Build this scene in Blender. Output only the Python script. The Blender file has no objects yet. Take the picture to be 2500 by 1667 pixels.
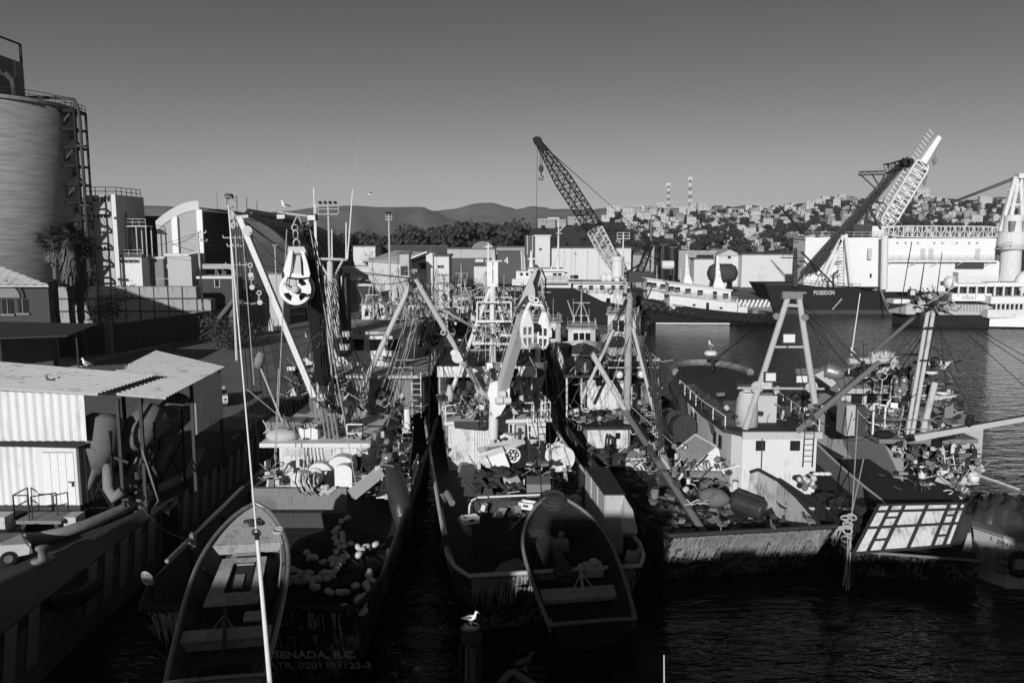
import bpy, math, random
from mathutils import Vector, Matrix
V = Vector
R = math.radians
C = bpy.context.scene.collection
SC = bpy.context.scene
random.seed(7)
# ---------------------------------------------------------------- camera
CH = 17.5; PIT = R(7.36); FPX = 2000.0
cam = bpy.data.objects.new('camera', bpy.data.cameras.new('camera')); C.objects.link(cam)
cam.location = (0, 0, CH); cam.rotation_euler = (R(90) - PIT, 0, 0)
cam.data.sensor_width = 36; cam.data.lens = 36 * FPX / 2500; cam.data.clip_end = 20000; cam.data.clip_start = .2
SC.camera = cam
# ---------------------------------------------------------------- sky, sun, exposure
SUN_AZ = 16.0; SUN_EL = 15.0          # degrees left of straight behind the camera / above the horizon
world = bpy.data.worlds.new('World'); SC.world = world; world.use_nodes = True
wn = world.node_tree.nodes; wl = world.node_tree.links
for n in list(wn): wn.remove(n)
sky = wn.new('ShaderNodeTexSky'); sky.sky_type = 'NISHITA'; sky.sun_disc = False
sky.sun_elevation = R(SUN_EL); sky.sun_rotation = R(180 + SUN_AZ); sky.air_density = 1.0; sky.dust_density = 0.35; sky.ozone_density = 1.5
sep = wn.new('ShaderNodeSeparateColor'); bg = wn.new('ShaderNodeBackground'); wo = wn.new('ShaderNodeOutputWorld')
red = wn.new('ShaderNodeMath'); red.operation = 'MULTIPLY'; red.inputs[1].default_value = 1.7     # black-and-white conversion of the sky as through a red filter
blu = wn.new('ShaderNodeMath'); blu.operation = 'MULTIPLY'; blu.inputs[1].default_value = .43
dif = wn.new('ShaderNodeMath'); dif.operation = 'SUBTRACT'; mxm = wn.new('ShaderNodeMath'); mxm.operation = 'MAXIMUM'; mxm.inputs[1].default_value = .12
wl.new(sky.outputs[0], sep.inputs[0]); wl.new(sep.outputs[0], red.inputs[0]); wl.new(sep.outputs[2], blu.inputs[0]); wl.new(red.outputs[0], dif.inputs[0]); wl.new(blu.outputs[0], dif.inputs[1]); wl.new(dif.outputs[0], mxm.inputs[0]); wl.new(mxm.outputs[0], bg.inputs[0]); wl.new(bg.outputs[0], wo.inputs[0])
bg.inputs[1].default_value = 0.055
sun = bpy.data.objects.new('sun', bpy.data.lights.new('sun', 'SUN')); C.objects.link(sun)
sun.data.energy = 4.6; sun.data.angle = R(.6); sun.data.color = (1, 1, 1)
sd = V((math.sin(R(SUN_AZ)) * math.cos(R(SUN_EL)), math.cos(R(SUN_AZ)) * math.cos(R(SUN_EL)), -math.sin(R(SUN_EL))))
sun.rotation_euler = sd.to_track_quat('-Z', 'Y').to_euler()
SC.view_settings.view_transform = 'Standard'; SC.view_settings.look = 'None'; SC.view_settings.exposure = 0; SC.view_settings.gamma = 1
SC.render.engine = 'CYCLES'
# ---------------------------------------------------------------- helpers
_c, _s = math.cos(PIT), math.sin(PIT)
def ray(px, py):
    u = (px - 1250) / FPX; v = (py - 833.5) / FPX
    return V((u, _c - _s * v, -_s - _c * v))
def at(px, py, Y):
    d = ray(px, py); return V((0, 0, CH)) + d * (Y / d.y)
def onz(px, py, z):
    d = ray(px, py); return V((0, 0, CH)) + d * ((z - CH) / d.z)
def tag(o, label=None, cat=None, group=None, kind=None):
    if label: o['label'] = label
    if cat: o['category'] = cat
    if group: o['group'] = group
    if kind: o['kind'] = kind
    return o
INV = {}
def thing(name, label, cat, loc=(0, 0, 0), rz=0, group=None):
    o = bpy.data.objects.new(name, None); C.objects.link(o); o.location = loc; o.rotation_euler = (0, 0, rz)
    o.empty_display_size = .3
    T = Matrix.Translation(V(loc)) @ Matrix.Rotation(rz, 4, 'Z')
    INV[o.as_pointer()] = T.inverted()
    o['_t'] = 0; del o['_t']
    tag(o, label, cat, group); return o
def frame(o):
    return INV[o.as_pointer()].inverted()
def perp(d):
    d = d.normalized(); a = V((0, 0, 1)) if abs(d.z) < .9 else V((1, 0, 0))
    x = d.cross(a).normalized(); return x, x.cross(d).normalized()
class MB:
    def __init__(s, T=None): s.v = []; s.f = []; s.T = T; s.mi = []; s.m = 0
    def add(s, vs, fs):
        b = len(s.v)
        if s.T is not None: vs = [s.T @ V(q) for q in vs]
        s.v += [tuple(q) for q in vs]; s.f += [tuple(b + i for i in f) for f in fs]; s.mi += [s.m] * len(fs)
        return s
    def box(s, x0, x1, y0, y1, z0, z1):
        return s.add([(x0,y0,z0),(x1,y0,z0),(x1,y1,z0),(x0,y1,z0),(x0,y0,z1),(x1,y0,z1),(x1,y1,z1),(x0,y1,z1)],
              [(0,3,2,1),(4,5,6,7),(0,1,5,4),(1,2,6,5),(2,3,7,6),(3,0,4,7)])
    def obox(s, c, sz, rz=0, rx=0, ry=0):
        M = Matrix.Translation(V(c)) @ Matrix.Rotation(rz,4,'Z') @ Matrix.Rotation(ry,4,'Y') @ Matrix.Rotation(rx,4,'X')
        x,y,z = [q/2 for q in sz]
        vs = [M @ V(q) for q in [(-x,-y,-z),(x,-y,-z),(x,y,-z),(-x,y,-z),(-x,-y,z),(x,-y,z),(x,y,z),(-x,y,z)]]
        return s.add(vs, [(0,3,2,1),(4,5,6,7),(0,1,5,4),(1,2,6,5),(2,3,7,6),(3,0,4,7)])
    def bar(s, p, q, w, h=None, w2=None, h2=None):
        p, q = V(p), V(q); h = h or w; w2 = w2 or w; h2 = h2 or h
        x, y = perp(q - p)
        vs = [p + x*a*w/2 + y*b*h/2 for a,b in ((-1,-1),(1,-1),(1,1),(-1,1))] + [q + x*a*w2/2 + y*b*h2/2 for a,b in ((-1,-1),(1,-1),(1,1),(-1,1))]
        return s.add(vs, [(0,3,2,1),(4,5,6,7),(0,1,5,4),(1,2,6,5),(2,3,7,6),(3,0,4,7)])
    def tube(s, p, q, r, r2=None, n=8, cap=True):
        p, q = V(p), V(q); r2 = r if r2 is None else r2
        x, y = perp(q - p); vs = []
        for c, rr in ((p, r), (q, r2)):
            for i in range(n):
                a = 2*math.pi*i/n; vs.append(c + x*math.cos(a)*rr + y*math.sin(a)*rr)
        fs = [(i, (i+1) % n, n + (i+1) % n, n + i) for i in range(n)]
        if cap: fs += [tuple(range(n-1,-1,-1)), tuple(range(n, 2*n))]
        return s.add(vs, fs)
    def path(s, pts, r, n=6, closed=False):
        pts = [V(q) for q in pts]; k = len(pts); vs = []; fs = []
        px = None
        for i, c in enumerate(pts):
            a = pts[i-1] if (i > 0 or closed) else c; b = pts[(i+1) % k] if (i < k-1 or closed) else c
            d = (b - a)
            if d.length < 1e-6: d = V((0,0,1))
            x, y = perp(d)
            if px is not None:
                x = (px - d.normalized() * px.dot(d.normalized()))
                x = x.normalized() if x.length > 1e-4 else perp(d)[0]
                y = x.cross(d.normalized())
            px = x
            rr = r(i / max(1, k-1)) if callable(r) else r
            for j in range(n):
                t = 2*math.pi*j/n; vs.append(c + x*math.cos(t)*rr + y*math.sin(t)*rr)
        m = k if closed else k-1
        for i in range(m):
            for j in range(n):
                fs.append((i*n+j, i*n+(j+1)%n, ((i+1)%k)*n+(j+1)%n, ((i+1)%k)*n+j))
        if not closed: fs += [tuple(range(n-1,-1,-1)), tuple((k-1)*n+j for j in range(n))]
        return s.add(vs, fs)
    def lathe(s, prof, c, axis=(0,0,1), n=16):
        c = V(c); ax = V(axis).normalized(); x, y = perp(ax); vs = []; fs = []
        for r, h in prof:
            for i in range(n):
                a = 2*math.pi*i/n; vs.append(c + ax*h + x*math.cos(a)*r + y*math.sin(a)*r)
        for k in range(len(prof)-1):
            for i in range(n): fs.append((k*n+i, k*n+(i+1)%n, (k+1)*n+(i+1)%n, (k+1)*n+i))
        fs += [tuple(range(n-1,-1,-1)), tuple((len(prof)-1)*n+i for i in range(n))]
        return s.add(vs, fs)
    def ell(s, c, rx, ry, rz, n=12, m=8, T=None):
        vs = []; fs = []
        for k in range(m+1):
            t = math.pi*k/m
            for i in range(n):
                a = 2*math.pi*i/n; q = V((rx*math.sin(t)*math.cos(a), ry*math.sin(t)*math.sin(a), rz*math.cos(t)))
                if T is not None: q = T @ q
                vs.append(V(c) + q)
        for k in range(m):
            for i in range(n): fs.append((k*n+i, (k+1)*n+i, (k+1)*n+(i+1)%n, k*n+(i+1)%n))
        return s.add(vs, fs)
    def torus(s, c, Rr, r, axis=(0,0,1), n=20, m=8):
        x, y = perp(V(axis)); c = V(c)
        return s.path([c + x*math.cos(2*math.pi*i/n)*Rr + y*math.sin(2*math.pi*i/n)*Rr for i in range(n)], r, m, True)
    def prism(s, poly, z0, z1):
        n = len(poly)
        f0 = (lambda q: z0(q) if callable(z0) else z0); f1 = (lambda q: z1(q) if callable(z1) else z1)
        vs = [(q[0], q[1], f0(q)) for q in poly] + [(q[0], q[1], f1(q)) for q in poly]
        return s.add(vs, [tuple(range(n-1,-1,-1)), tuple(range(n, 2*n))] + [(i,(i+1)%n,n+(i+1)%n,n+i) for i in range(n)])
    def slab(s, pts, th):          # planar polygon pts extruded along its normal by th
        pts = [V(q) for q in pts]; n = len(pts)
        nn = (pts[1]-pts[0]).cross(pts[2]-pts[0]).normalized()*th
        return s.add(pts + [q+nn for q in pts], [tuple(range(n-1,-1,-1)), tuple(range(n,2*n))] + [(i,(i+1)%n,n+(i+1)%n,n+i) for i in range(n)])
    def poly(s, pts): return s.add(pts, [tuple(range(len(pts)))])
    def lattice(s, P, Q, w0, w1, nb, r, ends=(.08,.92), rd=None, up=None):
        P, Q = V(P), V(Q); x, y = perp(Q-P); rd = rd or r*.5
        def cor(t):
            w = w1
            if t < ends[0]: w = w0 + (w1-w0)*t/ends[0]
            elif t > ends[1]: w = w1 + (w0-w1)*(t-ends[1])/(1-ends[1])
            c = P + (Q-P)*t
            return [c + x*a*w/2 + y*b*w/2 for a,b in ((-1,-1),(1,-1),(1,1),(-1,1))]
        ts = [i/nb for i in range(nb+1)]
        cs = [cor(t) for t in ts]
        for i in range(nb):
            for j in range(4):
                s.tube(cs[i][j], cs[i+1][j], r, n=4, cap=False)
                k = (j+1) % 4
                a, b = (j, k) if i % 2 else (k, j)
                s.tube(cs[i][a], cs[i+1][b], rd, n=3, cap=False)
                s.tube(cs[i][j], cs[i][k], rd, n=3, cap=False)
        return s
    def rail(s, pts, h, r=.03, mid=1, post=1.2):
        pts = [V(q) for q in pts]; up = V((0,0,1))
        for a, b in zip(pts, pts[1:]):
            L = (b-a).length; k = max(1, int(L/post))
            for i in range(k+1):
                q = a + (b-a)*i/k; s.tube(q, q+up*h, r, n=5)
            for j in range(mid+1): s.tube(a+up*h*(j+1)/(mid+1), b+up*h*(j+1)/(mid+1), r, n=5)
        return s
    def ladder(s, a, b, w, step=.3, r=.025, side=None):
        a, b = V(a), V(b); x = V(side).normalized() if side is not None else perp(b-a)[0]
        s.tube(a-x*w/2, b-x*w/2, r, n=5); s.tube(a+x*w/2, b+x*w/2, r, n=5)
        k = int((b-a).length/step)
        for i in range(1, k): q = a+(b-a)*i/k; s.tube(q-x*w/2, q+x*w/2, r*.8, n=4)
        return s
    def build(s, name, mat, parent=None, smooth=False, label=None, cat=None, group=None, kind=None):
        me = bpy.data.meshes.new(name)
        if parent is not None:
            top = parent
            while top.parent is not None: top = top.parent
            I = INV.get(top.as_pointer(), Matrix())
            vs = [tuple(I @ V(q)) for q in s.v]; loc = (0,0,0)
        else:
            xs = [q[0] for q in s.v]; ys = [q[1] for q in s.v]; zs = [q[2] for q in s.v]
            loc = ((min(xs)+max(xs))/2, (min(ys)+max(ys))/2, min(zs))
            vs = [(q[0]-loc[0], q[1]-loc[1], q[2]-loc[2]) for q in s.v]
        me.from_pydata(vs, [], s.f)
        for m in (mat if isinstance(mat, (list, tuple)) else [mat]): me.materials.append(m)
        if any(s.mi): me.polygons.foreach_set('material_index', s.mi)
        if smooth: me.polygons.foreach_set('use_smooth', [True]*len(me.polygons))
        me.update(); me.validate()
        o = bpy.data.objects.new(name, me); C.objects.link(o); o.location = loc
        if parent is not None: o.parent = parent
        else: INV[o.as_pointer()] = Matrix.Translation(V(loc)).inverted()
        tag(o, label, cat, group, kind)
        return o
KIDS = {}
def dup(root, loc, rz=0, sc=1, label=None, group=None):
    def cp(o, par):
        c = o.copy(); C.objects.link(c)
        if par is not None: c.parent = par
        for k in [q for q in bpy.data.objects if q.parent == o] if o.name not in KIDS else KIDS[o.name]: cp(k, c)
        return c
    if root.name not in KIDS:
        def reg(o):
            KIDS[o.name] = list(o.children)
            for k in KIDS[o.name]: reg(k)
        reg(root)
    r = cp(root, None); r.location = loc; r.rotation_euler = (0,0,rz); r.scale = (sc,)*3 if not isinstance(sc,(tuple,list)) else sc
    if label: r['label'] = label
    if group: r['group'] = group
    return r
# ---------------------------------------------------------------- materials
def mat(name, v, rough=.7, dark=None, amt=.5, sc=1.0, streak=0, bump=.1, metal=0, spot=0, light=None, spec=.3, sq=None, mott=1):
    m = bpy.data.materials.new(name); m.use_nodes = True
    nt = m.node_tree; N = nt.nodes; L = nt.links; b = N['Principled BSDF']
    if not metal and spec < .5 and name != 'tarpaulin': rough = max(rough, .78); spec = .12     # weathered, chalky paint
    b.inputs['Roughness'].default_value = rough; b.inputs['Metallic'].default_value = metal
    b.inputs['Specular IOR Level'].default_value = spec
    dark = v*.35 if dark is None else dark
    tc = N.new('ShaderNodeTexCoord')
    n1 = N.new('ShaderNodeTexNoise'); n1.inputs['Scale'].default_value = .8*sc; n1.inputs['Detail'].default_value = 8; n1.inputs['Roughness'].default_value = .65
    if sq:
        m0 = N.new('ShaderNodeMapping'); m0.inputs['Scale'].default_value = sq; L.new(tc.outputs['Object'], m0.inputs[0]); L.new(m0.outputs[0], n1.inputs['Vector'])
    else: L.new(tc.outputs['Object'], n1.inputs['Vector'])
    cur = n1.outputs['Fac']
    if streak:
        mp = N.new('ShaderNodeMapping'); mp.inputs['Scale'].default_value = (6*sc*streak, 6*sc*streak, .5*sc)
        n2 = N.new('ShaderNodeTexNoise'); n2.inputs['Scale'].default_value = 1; n2.inputs['Detail'].default_value = 6; n2.inputs['Roughness'].default_value = .7
        L.new(tc.outputs['Object'], mp.inputs[0]); L.new(mp.outputs[0], n2.inputs['Vector'])
        mm = N.new('ShaderNodeMath'); mm.operation = 'ADD'; L.new(n2.outputs['Fac'], mm.inputs[0]); L.new(cur, mm.inputs[1])
        hf = N.new('ShaderNodeMath'); hf.operation = 'MULTIPLY'; hf.inputs[1].default_value = .5; L.new(mm.outputs[0], hf.inputs[0]); cur = hf.outputs[0]
    cr = N.new('ShaderNodeValToRGB')
    e = cr.color_ramp.elements
    e[0].position = max(.05, .5-.16*(1-amt)-.02-.0); e[1].position = .5+.22*(amt)-.02
    e[0].position = .62-.22*(1-amt)-.18*1; e[1].position = e[0].position + .14
    e[0].color = (dark,dark,dark,1); e[1].color = (v,v,v,1)
    L.new(cur, cr.inputs[0]); col = cr.outputs[0]
    n3 = N.new('ShaderNodeTexNoise'); n3.inputs['Scale'].default_value = 11*sc; n3.inputs['Detail'].default_value = 4
    L.new(tc.outputs['Object'], n3.inputs['Vector'])
    mr = N.new('ShaderNodeMapRange'); mr.inputs[1].default_value = .3; mr.inputs[2].default_value = .7; mr.inputs[3].default_value = 1-(.2 if v < .4 else .09)*mott; mr.inputs[4].default_value = 1+(.12 if v < .4 else .04)*mott
    L.new(n3.outputs['Fac'], mr.inputs[0])
    mx = N.new('ShaderNodeMix'); mx.data_type = 'RGBA'; mx.blend_type = 'MULTIPLY'; mx.inputs[0].default_value = 1
    L.new(col, mx.inputs[6]); L.new(mr.outputs[0], mx.inputs[7]); col = mx.outputs[2]
    if spot:
        n4 = N.new('ShaderNodeTexNoise'); n4.inputs['Scale'].default_value = 5*sc; n4.inputs['Detail'].default_value = 5; n4.inputs['Roughness'].default_value = .75
        L.new(tc.outputs['Object'], n4.inputs['Vector'])
        r4 = N.new('ShaderNodeValToRGB'); r4.color_ramp.elements[0].position = .66-.12*spot; r4.color_ramp.elements[1].position = .72-.12*spot
        L.new(n4.outputs['Fac'], r4.inputs[0])
        m4 = N.new('ShaderNodeMix'); m4.data_type = 'RGBA'; L.new(r4.outputs[0], m4.inputs[0]); L.new(col, m4.inputs[6])
        lv = light if light is not None else dark
        m4.inputs[7].default_value = (lv,lv,lv,1); col = m4.outputs[2]
    L.new(col, b.inputs['Base Color'])
    if bump:
        bp = N.new('ShaderNodeBump'); bp.inputs['Strength'].default_value = bump; bp.inputs['Distance'].default_value = .05
        L.new(n3.outputs['Fac'], bp.inputs['Height']); L.new(bp.outputs[0], b.inputs['Normal'])
    return m
def corrug(m, scale=3.0, dirx=True, strength=.6):     # vertical ribs as relief on a far sheet wall
    N = m.node_tree.nodes; L = m.node_tree.links; b = N['Principled BSDF']
    tc = N.new('ShaderNodeTexCoord'); w = N.new('ShaderNodeTexWave'); w.inputs['Scale'].default_value = scale
    w.bands_direction = 'X' if dirx else 'Y'
    L.new(tc.outputs['Object'], w.inputs['Vector']); bp = N.new('ShaderNodeBump'); bp.inputs['Strength'].default_value = strength; bp.inputs['Distance'].default_value = .1
    L.new(w.outputs['Fac'], bp.inputs['Height']); L.new(bp.outputs[0], b.inputs['Normal']); return m
M = dict(
 white=mat('white paint', .60, .45, .24, .42, 1.2, 1, .08, spot=.15, light=.1),
 white_clean=mat('clean white paint', .66, .45, .5, .2, .6, 0, .03),
 white_rust=mat('rusty white paint', .60, .5, .12, .62, 1.3, 1.0, .15, spot=.45, light=.05),
 cream=mat('aged pale paint', .45, .55, .18, .4, 1.2, 1, .1, spot=.2, light=.08),
 grey=mat('grey paint', .19, .5, .1, .4, 1.2, 1, .1, spot=.2, light=.06),
 lgrey=mat('light grey paint', .40, .5, .2, .35, 1.0, 1, .08),
 dgrey=mat('dark grey paint', .055, .5, .025, .5, 1.2, 1, .1),
 black=mat('black paint', .018, .45, .008, .5, 1.0, 1, .1),
 rust=mat('dark rust', .036, .8, .012, .55, 1.6, 1.2, .4, spot=.3, light=.14),
 hullworn=mat('worn hull', .30, .8, .006, 1.2, .7, 1.6, .5, spot=.3, light=.3),
 steel=mat('bare steel', .30, .4, .12, .4, 2, 0, .1, metal=.5),
 concrete=mat('concrete', .30, .85, .16, .45, .6, .5, .2),
 silo=mat('silo concrete', .34, .85, .25, .9, 1, 0, .1, sq=(.35,.35,4)),
 asphalt=mat('asphalt', .17, .9, .11, .45, .25, 0, .3),
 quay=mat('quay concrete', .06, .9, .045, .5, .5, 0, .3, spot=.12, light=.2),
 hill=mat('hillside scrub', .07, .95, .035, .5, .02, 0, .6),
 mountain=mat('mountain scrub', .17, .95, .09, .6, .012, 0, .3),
 leaf=mat('leaves', .075, .7, .03, .5, .6, 0, 0),
 leafd=mat('dark leaves', .05, .8, .02, .5, .6, 0, 0),
 bark=mat('bark', .12, .9, .05, .5, 3, 1, .4),
 glass=mat('dark glass', .012, .12, .008, .4, 1, 0, 0, spec=.6),
 rubber=mat('rubber', .02, .7, .012, .5, 3, 0, .2),
 rope=mat('pale rope', .42, .9, .2, .4, 5, 0, .3),
 roped=mat('dark rope', .07, .9, .03, .4, 5, 0, .3),
 wood=mat('weathered wood', .20, .85, .07, .5, 2, 1.5, .4),
 net=mat('net', .03, .95, .008, .5, 3, 0, .8),
 floatm=mat('float', .50, .6, .25, .35, 6, 0, .1),
 floatd=mat('dull float', .2, .6, .1, .35, 6, 0, .1),
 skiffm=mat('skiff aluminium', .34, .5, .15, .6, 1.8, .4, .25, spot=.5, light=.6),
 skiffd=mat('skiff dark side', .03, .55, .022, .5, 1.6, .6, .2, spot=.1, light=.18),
 orange=mat('mid grey buoy', .14, .5, .06, .4, 2, 0, .1),
 tarp=mat('tarpaulin', .035, .35, .015, .4, 1, 0, .3),
 shirt=mat('pale shirt', .45, .9, .3, .3, 6, 0, .2), trousers=mat('dark trousers', .03, .9, .015, .3, 6, 0, .2), skin=mat('skin', .22, .6, .16, .3, 6, 0, .05),
 gullw=mat('white feathers', .75, .8, .55, .3, 12, 0, .1), gullg=mat('grey feathers', .12, .8, .07, .3, 12, 0, .1), gullb=mat('mottled brown feathers', .12, .9, .05, .5, 14, 0, .2), beak=mat('beak', .35, .5, .25, .3, 10, 0, 0),
 lamp=mat('lamp glass', .65, .08, .5, .3, 3, 0, 0, spec=.9), roofm=mat('roof sheet', .42, .6, .24, .45, .8, 0, .1),
)
M['shedw'] = mat('shed white', .62, .5, .42, .5, .8, .6, .05, mott=.5)
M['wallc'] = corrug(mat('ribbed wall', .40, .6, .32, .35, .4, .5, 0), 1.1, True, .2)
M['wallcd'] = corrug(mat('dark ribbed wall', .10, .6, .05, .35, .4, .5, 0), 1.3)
M['wallw'] = mat('white wall', .56, .8, .36, .4, .25, .35, .05)
M['wallg'] = mat('grey wall', .30, .8, .2, .4, .25, .35, .05)
M['darkroof'] = mat('dark roof', .10, .8, .05, .4, .3, 0, .1)
def text(s, center, right, up, h, m, parent, name='lettering', ext=.01, spacing=1.0, bold=0, fitw=None):
    cu = bpy.data.curves.new(name, 'FONT'); cu.body = s; cu.align_x = 'CENTER'; cu.align_y = 'CENTER'; cu.extrude = ext/max(h,.01); cu.space_character = spacing; cu.resolution_u = 2; cu.offset = bold
    to = bpy.data.objects.new(name+'_tmp', cu); C.objects.link(to); bpy.context.view_layer.update()
    me = bpy.data.meshes.new_from_object(to.evaluated_get(bpy.context.evaluated_depsgraph_get())); C.objects.unlink(to); bpy.data.objects.remove(to)
    r = V(right).normalized(); u = V(up).normalized(); u = (u - r*u.dot(r)).normalized(); n = r.cross(u)
    top = parent
    while top.parent is not None: top = top.parent
    I = INV[top.as_pointer()]; c = V(center)
    xs = [v.co.x for v in me.vertices]; w = max(xs)-min(xs); sx = h if fitw is None else fitw/w
    for v in me.vertices: v.co = I @ (c + r*v.co.x*sx + u*v.co.y*h + n*v.co.z*h)
    me.materials.clear(); me.materials.append(m); me.name = name
    o = bpy.data.objects.new(name, me); C.objects.link(o); o.parent = parent; return o
# ================================================================ SETTING
def water_mat():
    m = bpy.data.materials.new('harbour water'); m.use_nodes = True; N = m.node_tree.nodes; L = m.node_tree.links; b = N['Principled BSDF']
    b.inputs['Base Color'].default_value = (.006,.006,.006,1); b.inputs['Roughness'].default_value = .06; b.inputs['IOR'].default_value = 1.33; b.inputs['Specular IOR Level'].default_value = .6
    g = N.new('ShaderNodeNewGeometry'); prev = None
    for k, (sx, sy, st, ds) in enumerate(((.35,.9,.8,.35),(1.1,2.6,.8,.12),(3.5,7,.5,.03))):
        mp = N.new('ShaderNodeMapping'); mp.inputs['Scale'].default_value = (sx,sy,1); mp.inputs['Rotation'].default_value = (0,0,.15*k)
        n = N.new('ShaderNodeTexNoise'); n.inputs['Scale'].default_value = 1; n.inputs['Detail'].default_value = 3; n.inputs['Distortion'].default_value = .6
        L.new(g.outputs['Position'], mp.inputs[0]); L.new(mp.outputs[0], n.inputs['Vector'])
        bp = N.new('ShaderNodeBump'); bp.inputs['Strength'].default_value = st; bp.inputs['Distance'].default_value = ds
        L.new(n.outputs['Fac'], bp.inputs['Height'])
        if prev: L.new(prev.outputs[0], bp.inputs['Normal'])
        prev = bp
    L.new(prev.outputs[0], b.inputs['Normal']); return m
m = MB(); m.poly([(-300,-400,0),(900,-400,0),(900,260,0),(-300,260,0)])
m.build('water', water_mat(), kind='structure')
QX = -18.7
# land: one raised sheet with quay faces round the basin
GR = 6500
land = [(-GR,-400),(QX,-400),(QX,152),(24,152),(24,186),(260,186),(260,-400),(GR,-400),(GR,GR),(-GR,GR)]
m = MB(); m.prism(land, -3, 3.0); m.build('ground', M['asphalt'], kind='structure')
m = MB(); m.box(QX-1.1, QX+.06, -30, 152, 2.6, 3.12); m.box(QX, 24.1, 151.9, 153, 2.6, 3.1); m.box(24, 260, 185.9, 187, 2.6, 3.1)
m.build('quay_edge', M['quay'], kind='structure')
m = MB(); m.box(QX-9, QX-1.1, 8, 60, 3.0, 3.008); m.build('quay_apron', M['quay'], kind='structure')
# painted hazard stripes on the quay face
m = MB()
for i in range(60):
    y = 22 + i*1.5
    if 30.8 < y+.3 < 34.2 : continue
    m.slab([(QX+.064, y, .9), (QX+.064, y+.75, .9), (QX+.064, y+1.25, 3.05), (QX+.064, y+.5, 3.05)], .012)
m.build('quay_stripes', mat('worn stripe paint', .34, .8, .06, .55, 1.5, 1, .1), kind='structure')
m = MB()
for i in range(22):
    x = 46.5 + i*.95
    m.slab([(x, 185.86, 1.4), (x+.5, 185.86, 1.4), (x+1.2, 185.86, 3.05), (x+.7, 185.86, 3.05)], .02)
m.build('far_quay_stripes', M['white_clean'], kind='structure')
# kerb and pavement by the dark wall
k0, k1 = onz(130,905,3), onz(600,796,3)
m = MB(); m.prism([(k0.x,k0.y),(k0.x+.3,k0.y),(k1.x+.3,k1.y),(k1.x,k1.y)], 3, 3.15)
m.prism([(k0.x-5,k0.y),(k0.x-.01,k0.y),(k1.x-.01,k1.y),(k1.x-5,k1.y)], 3, 3.13)
m.build('pavement', M['concrete'], kind='structure')
# ---- hill terrain with the town
RID = [(-200,600),(1150,600),(1235,585),(1290,560),(1330,553),(1400,548),(1470,540),(1500,528),(1560,518),(1640,512),(1700,511),(1800,513),(1900,506),(1960,496),(2010,488),(2060,481),(2120,486),(2200,485),(2300,484),(2360,488),(2450,492),(2600,500),(3200,520),(4200,560)]
def ridge(px):
    for (a,b),(c,d) in zip(RID, RID[1:]):
        if a <= px <= c: return b + (d-b)*(px-a)/(c-a)
    return 560
def terr(px, s):                        # s 0 (foot) .. 1 (ridge)
    yr = ridge(px); near = 300 if px < 1600 else 330
    far = 430 + max(0, min(1,(px-1450)/450))*520
    Y = near + (far-near)*s
    wob = math.sin(px*.021+s*9)*4*s*(1-s)*4 + math.sin(px*.05+s*4)*2*s*(1-s)*4
    base = 672 if px < 1600 else 661
    py = base + (yr-base)*(s**.6) + wob*(1 if yr<560 else .3)
    return at(px, py, Y)
m = MB(); nx, ns = 130, 22; pts = []
for i in range(nx+1):
    px = 1150 + 3000*i/nx
    for j in range(ns+1):
        q = terr(px, j/ns); pts.append(q)
    q = terr(px, 1); pts.append(V((q.x, q.y+260, 0)))
w = ns+2
m.add(pts, [(i*w+j, (i+1)*w+j, (i+1)*w+j+1, i*w+j+1) for i in range(nx) for j in range(w-1)])
m.build('hill', M['hill'], kind='structure', smooth=True)
# ---- mountains
def mount(name, ridge_pts, Y, depth, seed, base=600):
    rnd = random.Random(seed); m = MB(); pts = []; nx = 160; ny = 14
    x0, x1 = ridge_pts[0][0], ridge_pts[-1][0]; ph = [rnd.uniform(0,6) for _ in range(8)]
    for i in range(nx+1):
        px = x0 + (x1-x0)*i/nx
        for (a,b),(c,d) in zip(ridge_pts, ridge_pts[1:]):
            if a <= px <= c:
                t = (px-a)/(c-a); t = t*t*(3-2*t); yr = b+(d-b)*t; break
        top = at(px, yr, Y)
        for j in range(ny+1):
            s = j/ny; y = Y - depth*(1-s)
            z = top.z * (s**1.3) * (1 - .18*(1-s)*(1+math.sin(px*.035+ph[0]+s*3))) + (1-s)*s*34*math.sin(px*.03+ph[1]+s*2.5) + (1-s)*s*14*math.sin(px*.07+ph[3]+s*4)
            pts.append(V((top.x*y/Y, y, max(z, -2) if s < 1 else top.z)))
        pts.append(V((top.x, Y+800, -5)))
    w = ny+2
    m.add(pts, [(i*w+j, (i+1)*w+j, (i+1)*w+j+1, i*w+j+1) for i in range(nx) for j in range(w-1)])
    m.build(name, M['mountain'], kind='structure', smooth=True)
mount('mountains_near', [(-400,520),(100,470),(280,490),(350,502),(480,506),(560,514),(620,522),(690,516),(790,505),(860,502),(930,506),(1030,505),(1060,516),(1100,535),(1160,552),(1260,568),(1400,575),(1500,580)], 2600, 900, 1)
mount('mountains_far', [(900,560),(980,530),(1060,515),(1100,511),(1170,496),(1200,495),(1240,505),(1262,511),(1300,503),(1325,506),(1352,511),(1390,510),(1430,514),(1475,508),(1510,511),(1570,508),(1640,514),(1720,520),(1780,506),(1830,500),(1880,508),(1950,520),(2100,520),(2300,505),(2400,486),(2440,481),(2500,484),(2700,500),(3200,540)], 4200, 1200, 5)
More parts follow.
